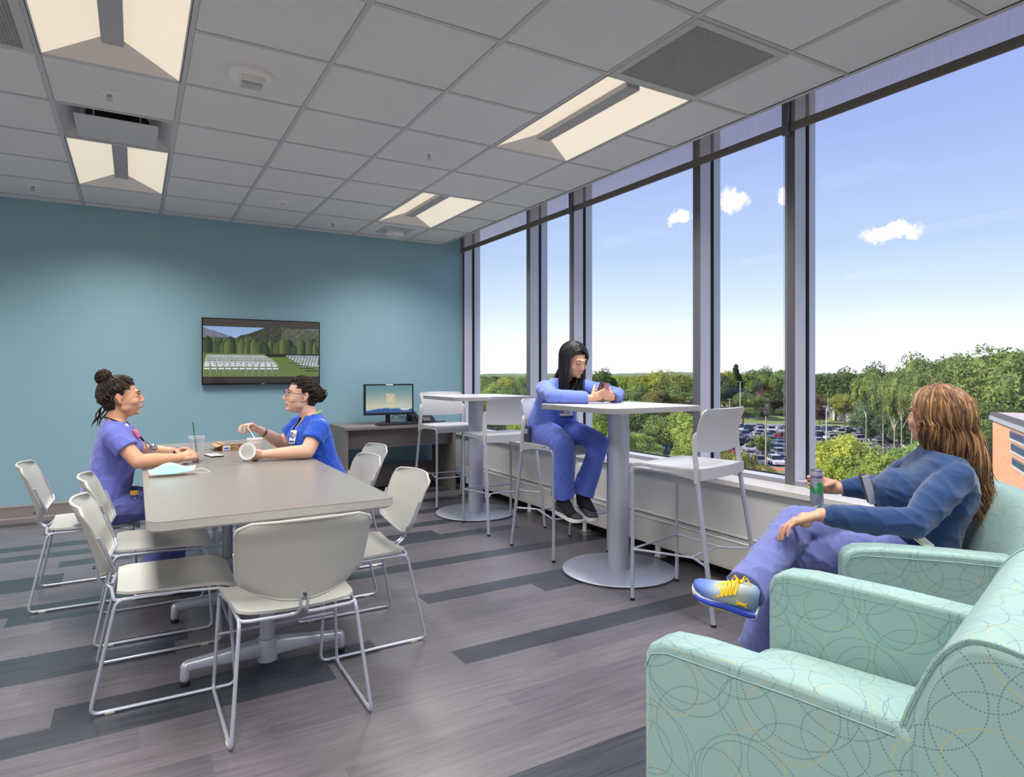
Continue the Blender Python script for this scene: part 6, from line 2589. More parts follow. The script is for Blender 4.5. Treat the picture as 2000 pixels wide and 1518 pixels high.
# open jacket
q = MB()
q.loft([((2.64, 3.93, .76), (-.205, 0, 0), (0, -.135, 0)), ((2.64, 3.925, .84), (-.205, 0, 0), (0, -.145, 0)), ((2.64, 3.895, .94), (-.188, 0, 0), (0, -.132, 0)), ((2.645, 3.855, 1.03), (-.176, 0, 0), (0, -.125, 0)),
        ((2.645, 3.805, 1.10), (-.182, 0, 0), (0, -.130, 0)), ((2.645, 3.77, 1.16), (-.186, 0, 0), (0, -.105, 0)), ((2.645, 3.755, 1.20), (-.165, 0, 0), (0, -.078, 0)), ((2.64, 3.74, 1.232), (-.100, 0, 0), (0, -.058, 0))], 30)
for s_, e_, w_ in ((shR, elR, wrR), (shL, elL, wrL)):
    q.limb([s_ + V((0, .01, 0)), s_.lerp(e_, .5), e_, e_.lerp(w_, .5), w_.lerp(e_, .10)], [.066, .060, .052, .048, .042], 20, round1=False)
    # cuff
    q.tube([w_.lerp(e_, .22), w_.lerp(e_, .06)], [.040, .036], 18)
finish(fuse(q, .0055, 4), 'jacket', mat('blue_scrub_jacket', (108, 130, 218), .88, var=.03, vscale=14, bump=.08, bscale=700, sheen=.2), W3, disp=folds(.0048, 24, 14),
       cut=lambda co: ((co[:, 1] < 3.80) & (np.abs(co[:, 0] - 2.648) < .065 + .05 * np.clip(1.0 - co[:, 2], 0, .3) * 2) & (co[:, 2] < 1.19)) | ((co[:, 1] < 3.745) & (np.abs(co[:, 0] - 2.645) < .085) & (co[:, 2] > 1.12)) | (co[:, 2] > 1.236) | ((co[:, 1] < 3.83) & (np.abs(co[:, 0] - 2.648) < .10) & (co[:, 2] < .96)))
q = MB()
for hp, k_, a_, s_ in ((P_(2.555, 3.89, .835), kR, aR, -1), (P_(2.725, 3.89, .835), kL, aL, 1)):
    q.limb([hp, hp.lerp(k_, .5) + V((0, 0, .012)), k_], [.100, .088, .072], 20)
    q.tube([k_, k_.lerp(a_, .35), a_ + V((.0, 0, .04))], [.070, .068, .082], 20)
q.ell((2.64, 3.91, .845), (.180, .13, .085), 22)
finish(fuse(q, .006, 4), 'scrub_trousers', M_scrub3, W3, disp=folds(.0042, 22, 16))
M_tread = mat('black_knit', (30, 30, 34), .8, bump=.3, bscale=400)
for a_, yaw in ((aR, .03), (aL, -.02)):
    hh_, dh_, uh_, sh_, Lh_ = shoe(W3, a_ + V((-yaw, .050, -.078)), a_ + V((yaw, -.165, -.130)), (0, -.17, -1), mat('charcoal_knit', (72, 72, 86), .8, bump=.3, bscale=400), M_foam, 1.0)
    q = MB().tube([a_ + V((0, -.004, .07)), a_ + V((0, -.006, .02)), a_ + V((0, -.012, -.030))], [.045, .047, .046], 18)
    q.limb([a_ + V((0, -.02, -.01)), a_ + V((0, -.100, -.068))], [.047, .036], 14)
    q.build('ankle_collar', M_tread, W3, world=True)
    q = MB()
    for k in range(5):
        c_ = hh_ + dh_ * (.36 + .065 * k) * Lh_ + uh_ * (.098 - .010 * k)
        q.tube([c_ - sh_ * .028 - uh_ * .012, c_ + uh_ * .006, c_ + sh_ * .028 - uh_ * .012], .0028, 6)
    q.build('shoelaces', M_rubber, W3, world=True)
# swoosh-like tick on the near shoe
hh = aR + V((-.040, -.02, -.075))
MB().tube([hh + V((-.003, .03, .012)), hh + V((-.004, .0, -.008)), hh + V((0, -.05, .010))], [.001, .004, .001], 6).build('shoe_mark', M_white_p, W3, world=True)
rnd = random.Random(5)
q = MB()
H3.cap(q, 1.0)
hair = finish(fuse(q, .006, 2), 'hair', M_hair_b, W3, cut=hair_cut(H3, .070, .012))
q = MB()
paths = []
for i in range(300):
    sd = -1 if i % 2 else 1
    az = sd * rnd.uniform(.95, 3.1)
    ln = rnd.uniform(.24, .32) if abs(az) < 1.7 else rnd.uniform(.26, .36)
    el0 = rnd.uniform(-.35, -.1) if abs(az) > 1.3 else rnd.uniform(-.5, -.15)
    if sd < 0:
        dr = (-.30 - .40 * rnd.random(), .14 * rnd.random() if abs(az) > 1.5 else -.10, 0) if rnd.random() < .72 else (-.08, -.14, 0)
    else:
        dr = (.10 * rnd.random(), -.10 * rnd.random(), 0)
    pz = rnd.uniform(.75, 1.9)
    paths.append(fall(H3, rnd, az, el0, ln, dr, .002, .003 + .006 * rnd.random(), part=(.12, pz if pz < 1.55 else 1.5), layer=.004))
lock_tubes(q, rnd, paths, .0062, 6)
st = H3.surf(-2.2, -.1, .01)
for i in range(5):
    q.tube(spline([st, st + V((-.05, .03, -.02)), st + V((-.09, .05, -.07)), st + V((-.125, .06, -.13 - .005 * i))], 5), .0022, 5)
q.build('hair_locks', M_hair_b, hair, world=True)
q = MB()
q.tube(spline([P_(2.61, 3.665, 1.235), P_(2.615, 3.64, 1.17), P_(2.640, 3.655, 1.10), P_(2.652, 3.70, 1.03), P_(2.652, 3.745, .995)], 5), .0035, 6)
q.build('lanyard', M_black, W3, world=True)
Mb = Matrix.Translation((2.650, 3.735, .975)) @ Matrix.Rotation(math.radians(-14), 4, 'Z') @ Matrix.Rotation(math.radians(-16), 4, 'X')
b_ = MB().box((-.050, -.002, -.038), (.050, .002, .038), Mb).build('id_badge', M_paper_w, W3, world=True, smooth=False, bevel=.001)
MB().box((-.044, -.0034, .0), (-.018, -.0022, .032), Mb).build('badge_photo', mat('badge_photo', (96, 112, 132), .5), b_, world=True, smooth=False)
q = MB().box((-.010, -.0034, .016), (.044, -.0022, .026), Mb).box((-.010, -.0034, .002), (.03, -.0022, .008), Mb)
q.build('badge_print', mat('badge_teal', (70, 130, 150), .5), b_, world=True, smooth=False)
MB().box((-.050, -.0034, -.038), (.050, -.0022, -.016), Mb).build('badge_band', mat('badge_navy', (34, 62, 128), .5), b_, world=True, smooth=False)
PG = thing('pager', 'grey hand radio clipped at the hip of the woman on the stool', 'pager', (2.435, 3.90, .83))
MB().box((-.020, -.032, -.055), (.006, .032, .055)).build('pager_body', mat('slate_plastic', (62, 66, 84), .4), PG, smooth=False, bevel=.005)
MB().box((-.024, -.022, .0), (-.019, .022, .035)).build('pager_screen', M_silver, PG, smooth=False)
MB().tube([V((-.008, .022, .05)), V((-.008, .022, .10))], .005, 8).build('antenna', M_black, PG)
# watch
dd = (wrL - elL).normalized()
c = wrL.lerp(elL, .02)
MB().tube([c - dd * .009, c + dd * .009], .0285, 18).build('watch_band', mat('dark_leather', (70, 50, 44), .6), W3, world=True, bevel=.002)
MB().box((-.012, -.010, -.014), (.012, .010, .014), Matrix.Translation(c + V((.004, -.028, .0)))).build('watch_case', M_lens_dark, W3, world=True, smooth=False, bevel=.003)
PH = thing('smartphone', 'smartphone held in both hands by the woman at the bar table', 'phone', (2.672, 3.388, 1.072))
Mp = Matrix.Rotation(math.radians(-8), 4, 'Z') @ Matrix.Rotation(math.radians(20), 4, 'X') @ Matrix.Rotation(math.radians(8), 4, 'Y')
MB().box((-.038, -.004, .0), (.038, .005, .145), Mp).build('phone_case', M_black, PH, smooth=False, bevel=.004)
MB().box((-.033, -.0055, .006), (.033, -.0035, .139), Mp).build('back_panel', mat('rose_phone_back', (168, 110, 122), .3), PH, smooth=False)
MB().box((-.030, -.0062, .104), (-.008, -.005, .134), Mp).build('camera_patch', M_black, PH, smooth=False)
MB().box((-.026, -.0062, .060), (.026, -.005, .066), Mp).build('back_stripe', M_white_p, PH, smooth=False)

# ------------------------------------------------------------------ woman 4: armchair, navy fleece
W4 = thing('person', 'woman with long light brown hair in a navy fleece looking out of the window', 'person', (2.60, 1.40, 0))
u4 = V((-.669, .743, 0))
r4 = V((.743, .669, 0))
H4 = Head((2.690, 1.310, 1.085), (.12, .96, .15), tilt=-.04)
hc = V((2.635, 1.352, 0))


def t4(z, back, a, b):
    c = hc - u4 * back + V((0, 0, z))
    return (c, r4 * a, u4 * b + V((0, 0, .02)))


torso4 = [t4(.47, -.02, .165, .115), t4(.54, -.02, .185, .13), t4(.64, .0, .168, .125), t4(.72, .025, .160, .120), t4(.80, .055, .170, .130), t4(.87, .075, .178, .110), t4(.925, .085, .165, .078), t4(.955, .085, .10, .058), t4(.985, .080, .058, .05)]
q = MB()
q.loft([(c, a * .94, b * .92) for c, a, b in torso4], 28)
nb = hc - u4 * .085 + V((0, 0, .95))
q.limb([nb, H4.p(0, -.02, -.06)], [.054, .050], 16)
H4.shapes(q)
sN, eN, wN = P_(2.580, 1.190, .880), P_(2.385, 1.235, .728), P_(2.165, 1.445, .742)
sF, eF, wF = P_(2.820, 1.415, .900), P_(2.850, 1.590, .765), P_(2.722, 1.726, .746)
q.limb([sN, eN], [.048, .042], 14)
q.limb([eN, wN], [.042, .026], 14)
q.limb([sF, eF], [.048, .042], 14)
q.limb([eF, wF], [.042, .026], 14)
ring4 = hand(q, wN + V((-.008, .006, 0)), (-.62, .66, -.30), (-.25, .15, -.95), -1, ((.35, .45, .25), (.30, .50, .3), (.32, .5, .3), (.35, .5, .3)), .98, thumb=(.62, .66, .20), spread=.14, tcurl=.12)
hand(q, wF, (-.22, .95, .08), (-.95, -.24, .0), 1, ((.55, .85, .6), (.55, .9, .65), (.6, .9, .65), (.6, .9, .65)), 1.0, thumb=(.04, -.04, 1.0), tcurl=.02)
kT, aT = P_(2.275, 1.625, .655), P_(1.900, 1.550, .500)
kB, aB = P_(2.250, 1.635, .535), P_(2.165, 1.740, .110)
q.limb([hc + r4 * .09 + V((0, 0, .55)), kT], [.078, .055], 14)
q.limb([kT, aT], [.052, .036], 14)
q.limb([hc - r4 * .09 + V((0, 0, .55)), kB], [.078, .055], 14)
q.limb([kB, aB], [.052, .036], 14)
q.limb([aT, P_(1.82, 1.60, .475)], [.036, .026], 12)
q.limb([aB, aB + V((-.08, .07, -.05))], [.036, .028], 12)
finish(fuse(q, .0042, 3), 'body', M_skin4, W4)
H4.face(W4, brow=M_hair_l3, smile=.002)
# fleece jacket
q = MB()
q.loft([(c, a * 1.06, b * 1.10) for c, a, b in torso4[1:7]] + [t4(.960, .085, .125, .068)], 30)
q.ell(hc + u4 * .035 + V((0, 0, .79)), (.135, .135, .105), 20)
for s_, e_, w_ in ((sN, eN, wN), (sF, eF, wF)):
    q.limb([s_, s_.lerp(e_, .5), e_, e_.lerp(w_, .5), w_.lerp(e_, .12)], [.063, .064, .060, .053, .044], 22, round1=False)
    q.tube([w_.lerp(e_, .2), w_.lerp(e_, .02)], [.040, .038], 18)
finish(fuse(q, .0055, 4), 'fleece_jacket', M_fleece, W4, disp=folds(.0085, 17, 21), cut=lambda co: (co[:, 2] > .974))
# stand-up collar, open at the front
q = MB()
cc_ = nb + V((0, 0, .012))


def collar(u, v):
    a = .55 + (2 * PI - 1.1) * u
    rr_ = .070 + .014 * v + .010 * math.cos(a) * -1
    return cc_ + r4 * (math.sin(a) * rr_) + u4 * (math.cos(a) * rr_ * 1.1) + V((0, 0, -.012 + .080 * v + .012 * math.cos(a)))


q.sheet(collar, 30, 5, .007)
q.build('collar', M_fleece, W4, world=True, sharp=70)
q = MB()
for hp, k_, a_, hem in ((hc + r4 * .09 + V((0, 0, .555)), kT, aT, 1), (hc - r4 * .09 + V((0, 0, .555)), kB, aB, 0)):
    q.limb([hp, hp.lerp(k_, .5) + V((0, 0, .015)), k_], [.108, .096, .080], 22)
    q.tube([k_, k_.lerp(a_, .4), k_.lerp(a_, .80 if hem else .7), k_.lerp(a_, 1.08 if hem else .92)], [.078, .074, .070, .076 if hem else .080], 22)
q.ell(hc + V((0, 0, .545)), (.15, .15, .085), 22)
finish(fuse(q, .0055, 4), 'scrub_trousers', M_scrub4, W4, disp=folds(.0085, 21, 25))
# patch pocket seam with ruched stitching on the thigh
q = MB()
a0 = hc + r4 * .02 + V((0, 0, .655))
for k in range(15):
    p = P_(2.55, 1.33, .648).lerp(P_(2.33, 1.505, .722), k / 14)
    q.ell(p + V((0, 0, .004 * math.sin(k * 2.2))), (.006, .006, .004), 6)
q.build('pocket_stitching', M_scrub4, W4, world=True)

# trainer on the crossed foot
M_blue_up = bpy.data.materials.new('blue_fade_knit')
M_blue_up.use_nodes = True
_t = M_blue_up.node_tree
_tc = _t.nodes.new('ShaderNodeTexCoord')
_s = _t.nodes.new('ShaderNodeVectorMath')
_s.operation = 'DOT_PRODUCT'
_t.links.new(_tc.outputs['Object'], _s.inputs[0])
heel4, toe4 = P_(1.885, 1.500, .412), P_(1.775, 1.700, .452)
_d4 = (toe4 - heel4).normalized()
_s.inputs[1].default_value = _d4
_mr = _t.nodes.new('ShaderNodeMapRange')
h0 = (heel4 - W4.location).dot(_d4)
_mr.inputs['From Min'].default_value = h0
_mr.inputs['From Max'].default_value = h0 + .235
_t.links.new(_s.outputs['Value'], _mr.inputs[0])
_rp = _t.nodes.new('ShaderNodeValToRGB')
for i, (p_, c_) in enumerate(((0, (110, 140, 180)), (.30, (186, 196, 180)), (.55, (176, 190, 196)), (.78, (92, 124, 196)), (1.0, (62, 90, 176)))):
    if i < 2:
        e = _rp.color_ramp.elements[i]
        e.position = p_
    else:
        e = _rp.color_ramp.elements.new(p_)
    e.color = (*lin(c_), 1)
_t.links.new(_mr.outputs[0], _rp.inputs[0])
_t.links.new(_rp.outputs[0], _t.nodes['Principled BSDF'].inputs['Base Color'])
_t.nodes['Principled BSDF'].inputs['Roughness'].default_value = .7
sn = V((.28, .1, -.95))
h_, d_, up_, s_, L_ = shoe(W4, heel4, toe4, sn, M_blue_up, M_foam, 1.05)
M_royal = mat('royal_blue_rubber', (36, 66, 176), .45)
M_yel = mat('bright_yellow', (244, 206, 40), .6)
side = -s_ if (-s_).dot(V((-1, -1, 0))) > 0 else s_
q = MB()
ring = [(.01, .032), (.10, .0385), (.28, .039), (.45, .041), (.68, .0505), (.82, .048), (.93, .036)]
pts_lo = [h_ + d_ * (a * L_) + side * (w_ * 1.05) + up_ * .021 for a, w_ in ring]
q.tube(pts_lo, [.010, .012, .012, .010, .009, .008, .005], 8, up=up_)
q.build('midsole_band', M_royal, W4, world=True)
q = MB()
q.tube([h_ + d_ * (a * L_) + side * (w_ * 1.08) + up_ * .010 for a, w_ in ((.38, .040), (.5, .043), (.62, .048))], [.002, .005, .002], 6)
q.tube([h_ + d_ * (a * L_) + side * (w_ * 1.10) + up_ * .018 for a, w_ in ((.74, .049), (.80, .048), (.86, .043))], [.002, .006, .002], 6)
q.build('yellow_accent', M_yel, W4, world=True)
# interlocked-arc emblem near the heel
ec = h_ + d_ * (.22 * L_) + side * .0365 + up_ * .050
q = MB()
for sg in (-1, 1):
    arc = []
    for k in range(11):
        a = -1.15 + 2.3 * k / 10
        arc.append(ec + d_ * (math.sin(a) * .019) + up_ * (sg * (.0165 - math.cos(a) * .0175 + .0)))
    q.tube(arc, [.0022, .0030, .0036, .0040, .0042, .0042, .0042, .0040, .0036, .0030, .0022], 6)
q.build('emblem', M_yel, W4, world=True)
q = MB()
q.loft([(h_ + d_ * (.30 * L_) + up_ * .094, s_ * .014, up_ * .006), (h_ + d_ * (.42 * L_) + up_ * .083, s_ * .017, up_ * .006), (h_ + d_ * (.66 * L_) + up_ * .060, s_ * .013, up_ * .005)], 14)
q.build('tongue', M_royal, W4, world=True)
q = MB()
for k in range(6):
    a = .33 + .058 * k
    zt = .105 - .0085 * k
    c = h_ + d_ * (a * L_) + up_ * zt
    q.tube([c + side * .041 - up_ * .022, c + side * .030 - up_ * .004, c + side * .012 + up_ * .003, c - side * .012 + d_ * .010 + up_ * .003, c - side * .034 + d_ * .012 - up_ * .022], .0040, 6)
    q.tube([c + side * .041 + d_ * .006 - up_ * .023, c + side * .028 + d_ * .008 - up_ * .002, c + side * .006 + d_ * .012 + up_ * .005, c - side * .02 - d_ * .004], .0030, 6)
c = h_ + d_ * (.30 * L_) + up_ * .106
for k in range(4):
    a = k * 1.7
    q.tube([c, c + V((math.cos(a) * .022, math.sin(a) * .022, .022)), c + V((math.cos(a) * .034, math.sin(a) * .034, .0))], .0028, 6)
q.build('shoelaces', M_yel, W4, world=True)
q = MB().tube([aT + V((.02, 0, .0)), aT + V((-.01, .02, -.04))], [.045, .047], 16)
q.build('sock', M_white_p, W4, world=True)
shoe(W4, aB + V((.06, -.06, -.108)), aB + V((-.12, .13, -.108)), (0, 0, -1), M_blue_up, M_foam)
# hair
rnd = random.Random(9)
q = MB()
H4.cap(q, 1.0)
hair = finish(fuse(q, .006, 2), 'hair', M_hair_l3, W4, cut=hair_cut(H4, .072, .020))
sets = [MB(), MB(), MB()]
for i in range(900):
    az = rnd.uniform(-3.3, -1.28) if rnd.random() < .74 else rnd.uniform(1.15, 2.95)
    if az < -3.14:
        az += 2 * PI
    k = rnd.random()
    back = abs(az) > 2.0
    ln = rnd.uniform(.24, .40) if back else rnd.uniform(.20, .30)
    el0 = rnd.uniform(-.45, -.05)
    # falls down her back, towards the chair back
    if az > 0 and not back:
        dr = (-.10, .28, 0)
        ln = rnd.uniform(.2, .28)
    else:
        dr = (.24 + .22 * rnd.random(), -.16 + .06 * rnd.random(), 0) if back else (.26 + .12 * rnd.random(), -.22, 0)
    P = fall(H4, rnd, az, el0, ln, dr, .0150, .003 + .012 * rnd.random(), part=(rnd.uniform(-.2, .2), rnd.uniform(.95, 1.55)), layer=.014 * rnd.random(), clump=True)
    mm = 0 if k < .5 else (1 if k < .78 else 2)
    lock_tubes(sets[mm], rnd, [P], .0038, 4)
sets[0].build('hair_locks', M_hair_l, hair, world=True)
sets[1].build('hair_highlights', M_hair_l2, hair, world=True, label='honey blonde strands')
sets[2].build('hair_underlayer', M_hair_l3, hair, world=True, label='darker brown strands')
# ring, watch
q = MB().tube([ring4[0] - ring4[1] * .002, ring4[0] + ring4[1] * .002], .0100, 14)
q.ell(ring4[0] + V((0, 0, .011)), (.004, .004, .003), 8)
q.build('ring', mat('chrome', (190, 190, 192), .2, .9), W4, world=True)
# radio clipped at the chest, badge at the hip
RD = thing('clip_radio', 'grey and black hand radio clipped to the front of the navy fleece', 'radio', tuple(hc + u4 * .175 - r4 * .01 + V((0, 0, .80))))
Mr = Matrix.Rotation(math.radians(48), 4, 'Z') @ Matrix.Rotation(math.radians(-16), 4, 'X')
MB().box((-.024, -.012, -.055), (.024, .012, .060), Mr).build('radio_body', M_black, RD, smooth=False, bevel=.005)
MB().box((-.026, -.014, -.055), (-.020, .014, .060), Mr).build('radio_edge', M_silver, RD, smooth=False, bevel=.002)
MB().box((-.014, -.0145, -.02), (.014, -.0115, .02), Mr).build('radio_label', M_paper_w, RD, smooth=False)
BD = thing('hip_badge', 'white name card tucked at the hip beside the armchair arm', 'badge', (2.42, 1.225, .665))
Mq = Matrix.Rotation(math.radians(20), 4, 'Z') @ Matrix.Rotation(math.radians(38), 4, 'X')
MB().box((-.055, -.040, -.0015), (.055, .040, .0015), Mq).build('card', M_paper_w, BD, smooth=False, bevel=.001)
MB().box((-.055, -.040, .0015), (-.040, .040, .0022), Mq).build('card_stripe', mat('lime_lanyard', (140, 188, 84), .7), BD, smooth=False)
MB().box((-.030, .018, .0015), (.045, .026, .0022), Mq).build('card_print', mat('badge_navy', (34, 62, 128), .5), BD, smooth=False)
# ================================================================== things on the tables
M_clear = bpy.data.materials.new('clear_cup_plastic')
M_clear.use_nodes = True
_t = M_clear.node_tree
_t.nodes.clear()
_o = _t.nodes.new('ShaderNodeOutputMaterial')
_tr = _t.nodes.new('ShaderNodeBsdfTransparent')
_tr.inputs[0].default_value = (.95, .95, .97, 1)
_pr = _t.nodes.new('ShaderNodeBsdfPrincipled')
_pr.inputs['Base Color'].default_value = (.8, .8, .85, 1)
_pr.inputs['Roughness'].default_value = .12
_lw = _t.nodes.new('ShaderNodeLayerWeight')
_lw.inputs[0].default_value = .35
_mr = _t.nodes.new('ShaderNodeMapRange')
_mr.inputs['To Min'].default_value = .07
_mr.inputs['To Max'].default_value = .5
_t.links.new(_lw.outputs['Facing'], _mr.inputs[0])
_mx = _t.nodes.new('ShaderNodeMixShader')
_t.links.new(_mr.outputs[0], _mx.inputs[0])
_t.links.new(_tr.outputs[0], _mx.inputs[1])
_t.links.new(_pr.outputs[0], _mx.inputs[2])
_t.links.new(_mx.outputs[0], _o.inputs[0])
TZ = .740


def open_lathe(mb_, prof_out, th, c, n=32):
    """thin-walled vessel open at the top"""
    prof = prof_out + [(r - th, z) for r, z in prof_out[::-1]]
    vs = []
    for r, z in prof:
        for k in range(n):
            a = 2 * PI * k / n
            vs.append(V((r * math.cos(a), r * math.sin(a), z)) + V(c))
    m = len(prof)
    fs = [(i * n + k, i * n + (k + 1) % n, (i + 1) * n + (k + 1) % n, (i + 1) * n + k) for i in range(m - 1) for k in range(n)]
    fs.append(tuple(range(n))[::-1])
    return mb_.add(vs, fs)


t_ = thing('iced_drink_cup', 'clear plastic cup with green straw between the hands of the woman in periwinkle', 'cup', (.318, 4.225, TZ))
q = open_lathe(MB(), [(.026, .001), (.030, .004), (.036, .06), (.042, .13), (.0445, .134), (.0445, .138)], .0012, (0, 0, 0))
q.build('cup_wall', M_clear, t_)
q = MB().lathe([(.0458, .136), (.0465, .139), (.0465, .146), (.043, .149), (.010, .150)], n=32)
q.build('lid', M_clear, t_)
MB().lathe([(.0285, .004), (.0300, .012)], n=24).build('drink_remains', mat('melted_ice', (214, 206, 200), .2, alpha=.6), t_)
MB().tube([V((.006, .0, .008)), V((-.022, .0, .232))], .0036, 10).build('straw', mat('green_straw', (20, 120, 72), .35), t_)

t_ = thing('face_mask', 'light blue pleated face mask lying on the near table', 'mask', (.165, 3.70, TZ))
M_mask = mat('mask_blue', (160, 212, 222), .85, bump=.1, bscale=400)


def mask_fn(u, v):
    x = -.095 + .19 * u
    y = -.05 + .10 * v
    z = .010 + .050 * math.sin(PI * v) * (.35 + .65 * math.sin(PI * min(1, u * 1.15)) ** 2) + .012 * (u > .55) * (u - .55) * 2
    z += .0022 * math.sin(v * 26)
    return (x + .02 * math.sin(v * 3) * (u - .5), y * (1 - .25 * abs(u - .5)), z + .004)


MB().sheet(mask_fn, 26, 26, .002).build('mask_fabric', M_mask, t_, sharp=70)
MB().tube([V(mask_fn(0, k / 10)) + V((0, 0, .001)) for k in range(11)], .0028, 6).build('white_edge', M_white_p, t_)
MB().tube([V(mask_fn(1, k / 10)) + V((0, 0, .001)) for k in range(11)], .0028, 6).build('white_edge', M_white_p, t_)
MB().tube(spline([V((.095, .035, .012)), V((.135, .05, .02)), V((.175, .025, .006)), V((.17, .005, .003)), V((.12, -.02, .006)), V((.095, -.04, .010))], 6), .0014, 6).build('ear_loop', M_white_p, t_)
MB().tube(spline([V((-.095, .035, .012)), V((-.11, .01, .018)), V((-.092, -.012, .02)), V((-.082, -.03, .008)), V((-.095, -.04, .008))], 6), .0014, 6).build('ear_loop', M_white_p, t_)

t_ = thing('pie_box', 'open brown cardboard pie box with purple print at the back of the table', 'box', (.62, 4.80, TZ), math.radians(7))
M_card = mat('brown_card', (176, 140, 104), .8, var=.04, vscale=20)
M_card_in = mat('dark_card', (104, 84, 66), .85)
MB().box((-.125, -.11, 0), (.125, .11, .042)).build('box_body', M_card, t_, smooth=False, bevel=.001)
MB().box((-.118, -.100, .0425), (.118, .104, .0440)).build('window_opening', M_card_in, t_, smooth=False)
q = MB()
for a, b, c_, d__ in ((-.128, -.112, .128, -.088), (-.128, .086, .128, .112), (-.128, -.088, -.104, .086), (.104, -.088, .128, .086)):
    q.box((a, b, .042), (c_, d__, .0465))
q.build('lid_frame', M_card, t_, smooth=False)
MB().box((-.104, -.088, .0465), (.104, .086, .0472)).build('film_window', mat('clear_film', (170, 176, 184), .1, alpha=.55), t_, smooth=False)
q = MB().add([(-.125, -.10, .002), (-.125, .10, .002), (-.175, .09, .034), (-.175, -.08, .028), (-.126, -.10, .004), (-.126, .10, .004), (-.175, .09, .036), (-.175, -.08, .030)], [(0, 1, 2, 3), (7, 6, 5, 4)])
q.add([(-.125, -.10, .040), (-.125, .10, .040), (-.155, .07, .030), (-.155, -.08, .026)], [(0, 1, 2, 3)])
q.build('end_flap', M_card, t_, smooth=False, fixn=False)
MB().box((-.125, -.1125, .004), (-.080, -.1105, .038)).build('white_label', M_paper_w, t_, smooth=False)
MB().box((-.118, -.1135, .012), (-.088, -.1122, .024)).build('label_blue', mat('label_blue', (80, 120, 190), .6), t_, smooth=False)
M_pur = mat('purple_ink', (92, 56, 140), .6)
text('Baker\'s', .013, mat('brown_ink', (120, 84, 60), .6), t_, (-.062, -.1112, .018), (PI / 2, 0, 0), sx=.9)
text('BLUEBERRY PIE', .0165, M_pur, t_, (.030, -.1112, .028), (PI / 2, 0, 0), bold=.0004)
text('FRESH BAKED', .011, M_pur, t_, (.030, -.1112, .012), (PI / 2, 0, 0), bold=.0003)

t_ = thing('notepad', 'small phone with a blue and white printed case lying by the cup', 'phone', (.43, 4.43, TZ), math.radians(12))
MB().box((-.038, -.072, 0), (.038, .072, .009)).build('phone_body', M_black, t_, smooth=False, bevel=.002)
t_.name = 'patterned_phone'
q = MB().box((-.036, -.07, .009), (.036, .07, .0098))
q.build('case_back', M_paper_w, t_, smooth=False)
rr = random.Random(2)
q = MB()
for k in range(9):
    x, y = rr.uniform(-.03, .02), rr.uniform(-.062, .05)
    q.box((x, y, .0098), (x + rr.uniform(.008, .02), y + rr.uniform(.006, .016), .0103))
q.build('case_print', mat('label_navy', (44, 64, 130), .6), t_, smooth=False)

t_ = thing('foam_cup', 'white foam soup cup in front of the woman in royal blue', 'cup', (.632, 4.165, TZ))
open_lathe(MB(), [(.030, .001), (.032, .003), (.041, .088), (.0425, .09), (.044, .118), (.0465, .120), (.0465, .126), (.044, .127)], .003, (0, 0, 0)).build('cup_wall', M_foam, t_)
MB().lathe([(.036, .085), (.039, .090)], n=28).build('soup', mat('pale_soup', (214, 190, 150), .3), t_)
t_ = thing('cup_lid', 'white plastic lid held upright against the foam cup', 'lid', (.572, 4.035, .802))
Ml = Matrix.Rotation(math.radians(-28), 4, 'Z') @ Matrix.Rotation(math.radians(80), 4, 'X')
MB().lathe([(.046, -.004), (.050, -.002), (.050, .004), (.046, .006), (.044, .002), (.01, .002)], n=36, M=Ml).build('lid_disc', M_white_p, t_)
MB().lathe([(.038, .0022), (.038, .004), (.035, .004), (.035, .0022)], n=32, M=Ml).build('lid_ridge', M_white_p, t_)
t_ = thing('plastic_spoon', 'white plastic spoon held above the foam cup', 'spoon', (.625, 4.28, .87))
q = MB().tube([P_(.612, 4.315, .925), P_(.628, 4.235, .885), P_(.640, 4.185, .852)], [.0022, .0026, .0026], 8)
q.build('handle', M_white_p, t_, world=True)
MB().ell(P_(.643, 4.175, .845), (.009, .012, .006), 12).build('bowl', M_white_p, t_, world=True)

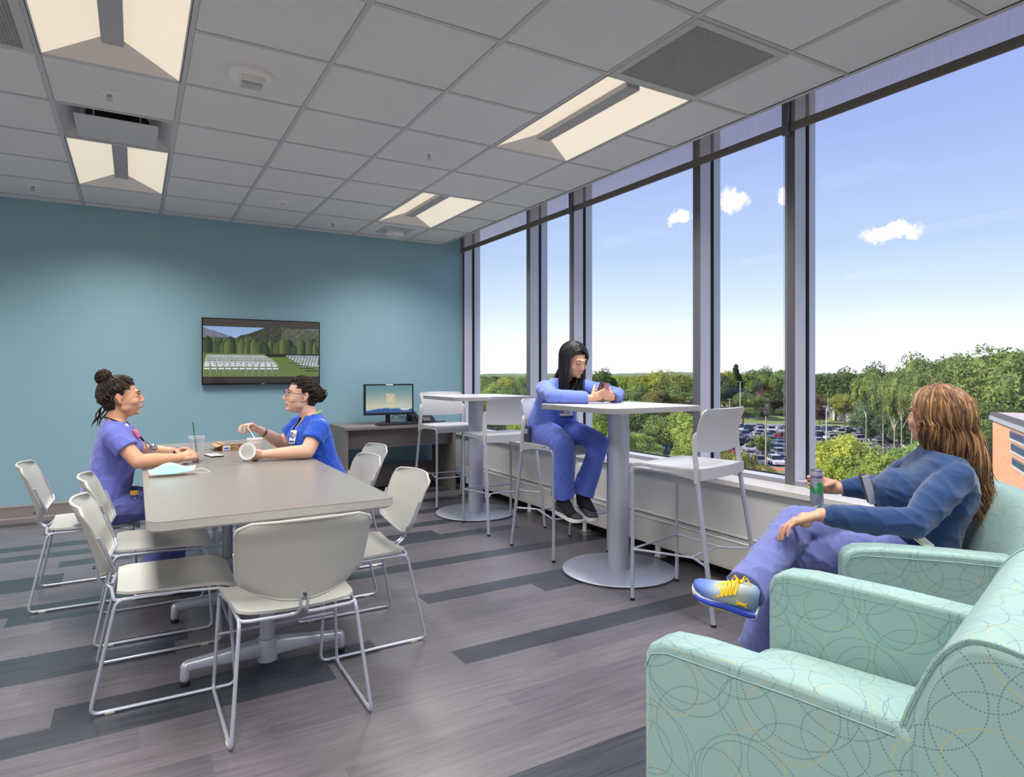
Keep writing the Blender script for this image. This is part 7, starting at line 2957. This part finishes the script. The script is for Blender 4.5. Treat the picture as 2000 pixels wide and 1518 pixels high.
# drink can on the far arm of the armchair
cx0, cy0 = 2.665, 1.800
t_ = thing('drink_can', 'slim silver drink can with green leaf shapes lettered DASANI', 'can', (cx0, cy0, .666))
M_can = mat('can_lilac_silver', (186, 188, 206), .28, .55)
CRD = .0285
MB().lathe([(.022, 0), (.0255, .004), (CRD, .012), (CRD, .140), (.0265, .150), (.0262, .154)], n=40).build('can_body', M_can, t_)
MB().lathe([(.0262, .154), (.0275, .155), (.0275, .158), (.0245, .158), (.0240, .1545), (.002, .1545)], n=40).build('can_top', mat('chrome', (190, 190, 192), .2, .9), t_)
MB().box((-.006, -.013, .155), (.006, .008, .1565)).build('pull_tab', M_silver, t_, smooth=False)


def wrap(ob, a0, r):
    """bend a flat xz mesh around the can"""
    for v in ob.data.vertices:
        a = a0 + v.co.x / r
        z = v.co.y
        rr2 = r + .0003 + v.co.z
        v.co = (math.cos(a) * rr2, math.sin(a) * rr2, z)


view_a = math.atan2(-cy0, -cx0)
tx = text('DASANI', .0175, mat('navy_ink', (44, 48, 84), .4), t_, (0, 0, 0), (0, 0, 0), bold=.0004, sx=.82)
for v in tx.data.vertices:
    v.co.y += .128
wrap(tx, view_a, CRD)
tx = text('SPARKLING', .0062, mat('grey_ink', (110, 112, 140), .4), t_, (0, 0, 0), (0, 0, 0))
for v in tx.data.vertices:
    v.co.y += .112
wrap(tx, view_a, CRD)
M_gr = mat('leaf_green_print', (40, 150, 62), .35)
for cx_, cz, w_, h_, tl in ((-.016, .070, .009, .022, .5), (.015, .074, .013, .024, -.45), (.012, .095, .012, .010, .1)):
    me = bpy.data.meshes.new('green_leaf')
    vs_, fs_ = [(cx_, cz, .0004)], []
    for i in range(1, 7):
        for k in range(24):
            a = 2 * PI * k / 24
            x, y = math.cos(a) * w_ * i / 6, math.sin(a) * h_ * i / 6
            vs_.append((cx_ + x * math.cos(tl) - y * math.sin(tl), cz + x * math.sin(tl) + y * math.cos(tl), .0004))
    for k in range(24):
        fs_.append((0, 1 + k, 1 + (k + 1) % 24))
        for i in range(5):
            a, b = 1 + i * 24 + k, 1 + i * 24 + (k + 1) % 24
            fs_.append((a, a + 24, b + 24, b))
    me.from_pydata(vs_, [], fs_)
    me.materials.append(M_gr)
    ob = bpy.data.objects.new('green_leaf', me)
    COL.objects.link(ob)
    ob.parent = t_
    wrap(ob, view_a, CRD)
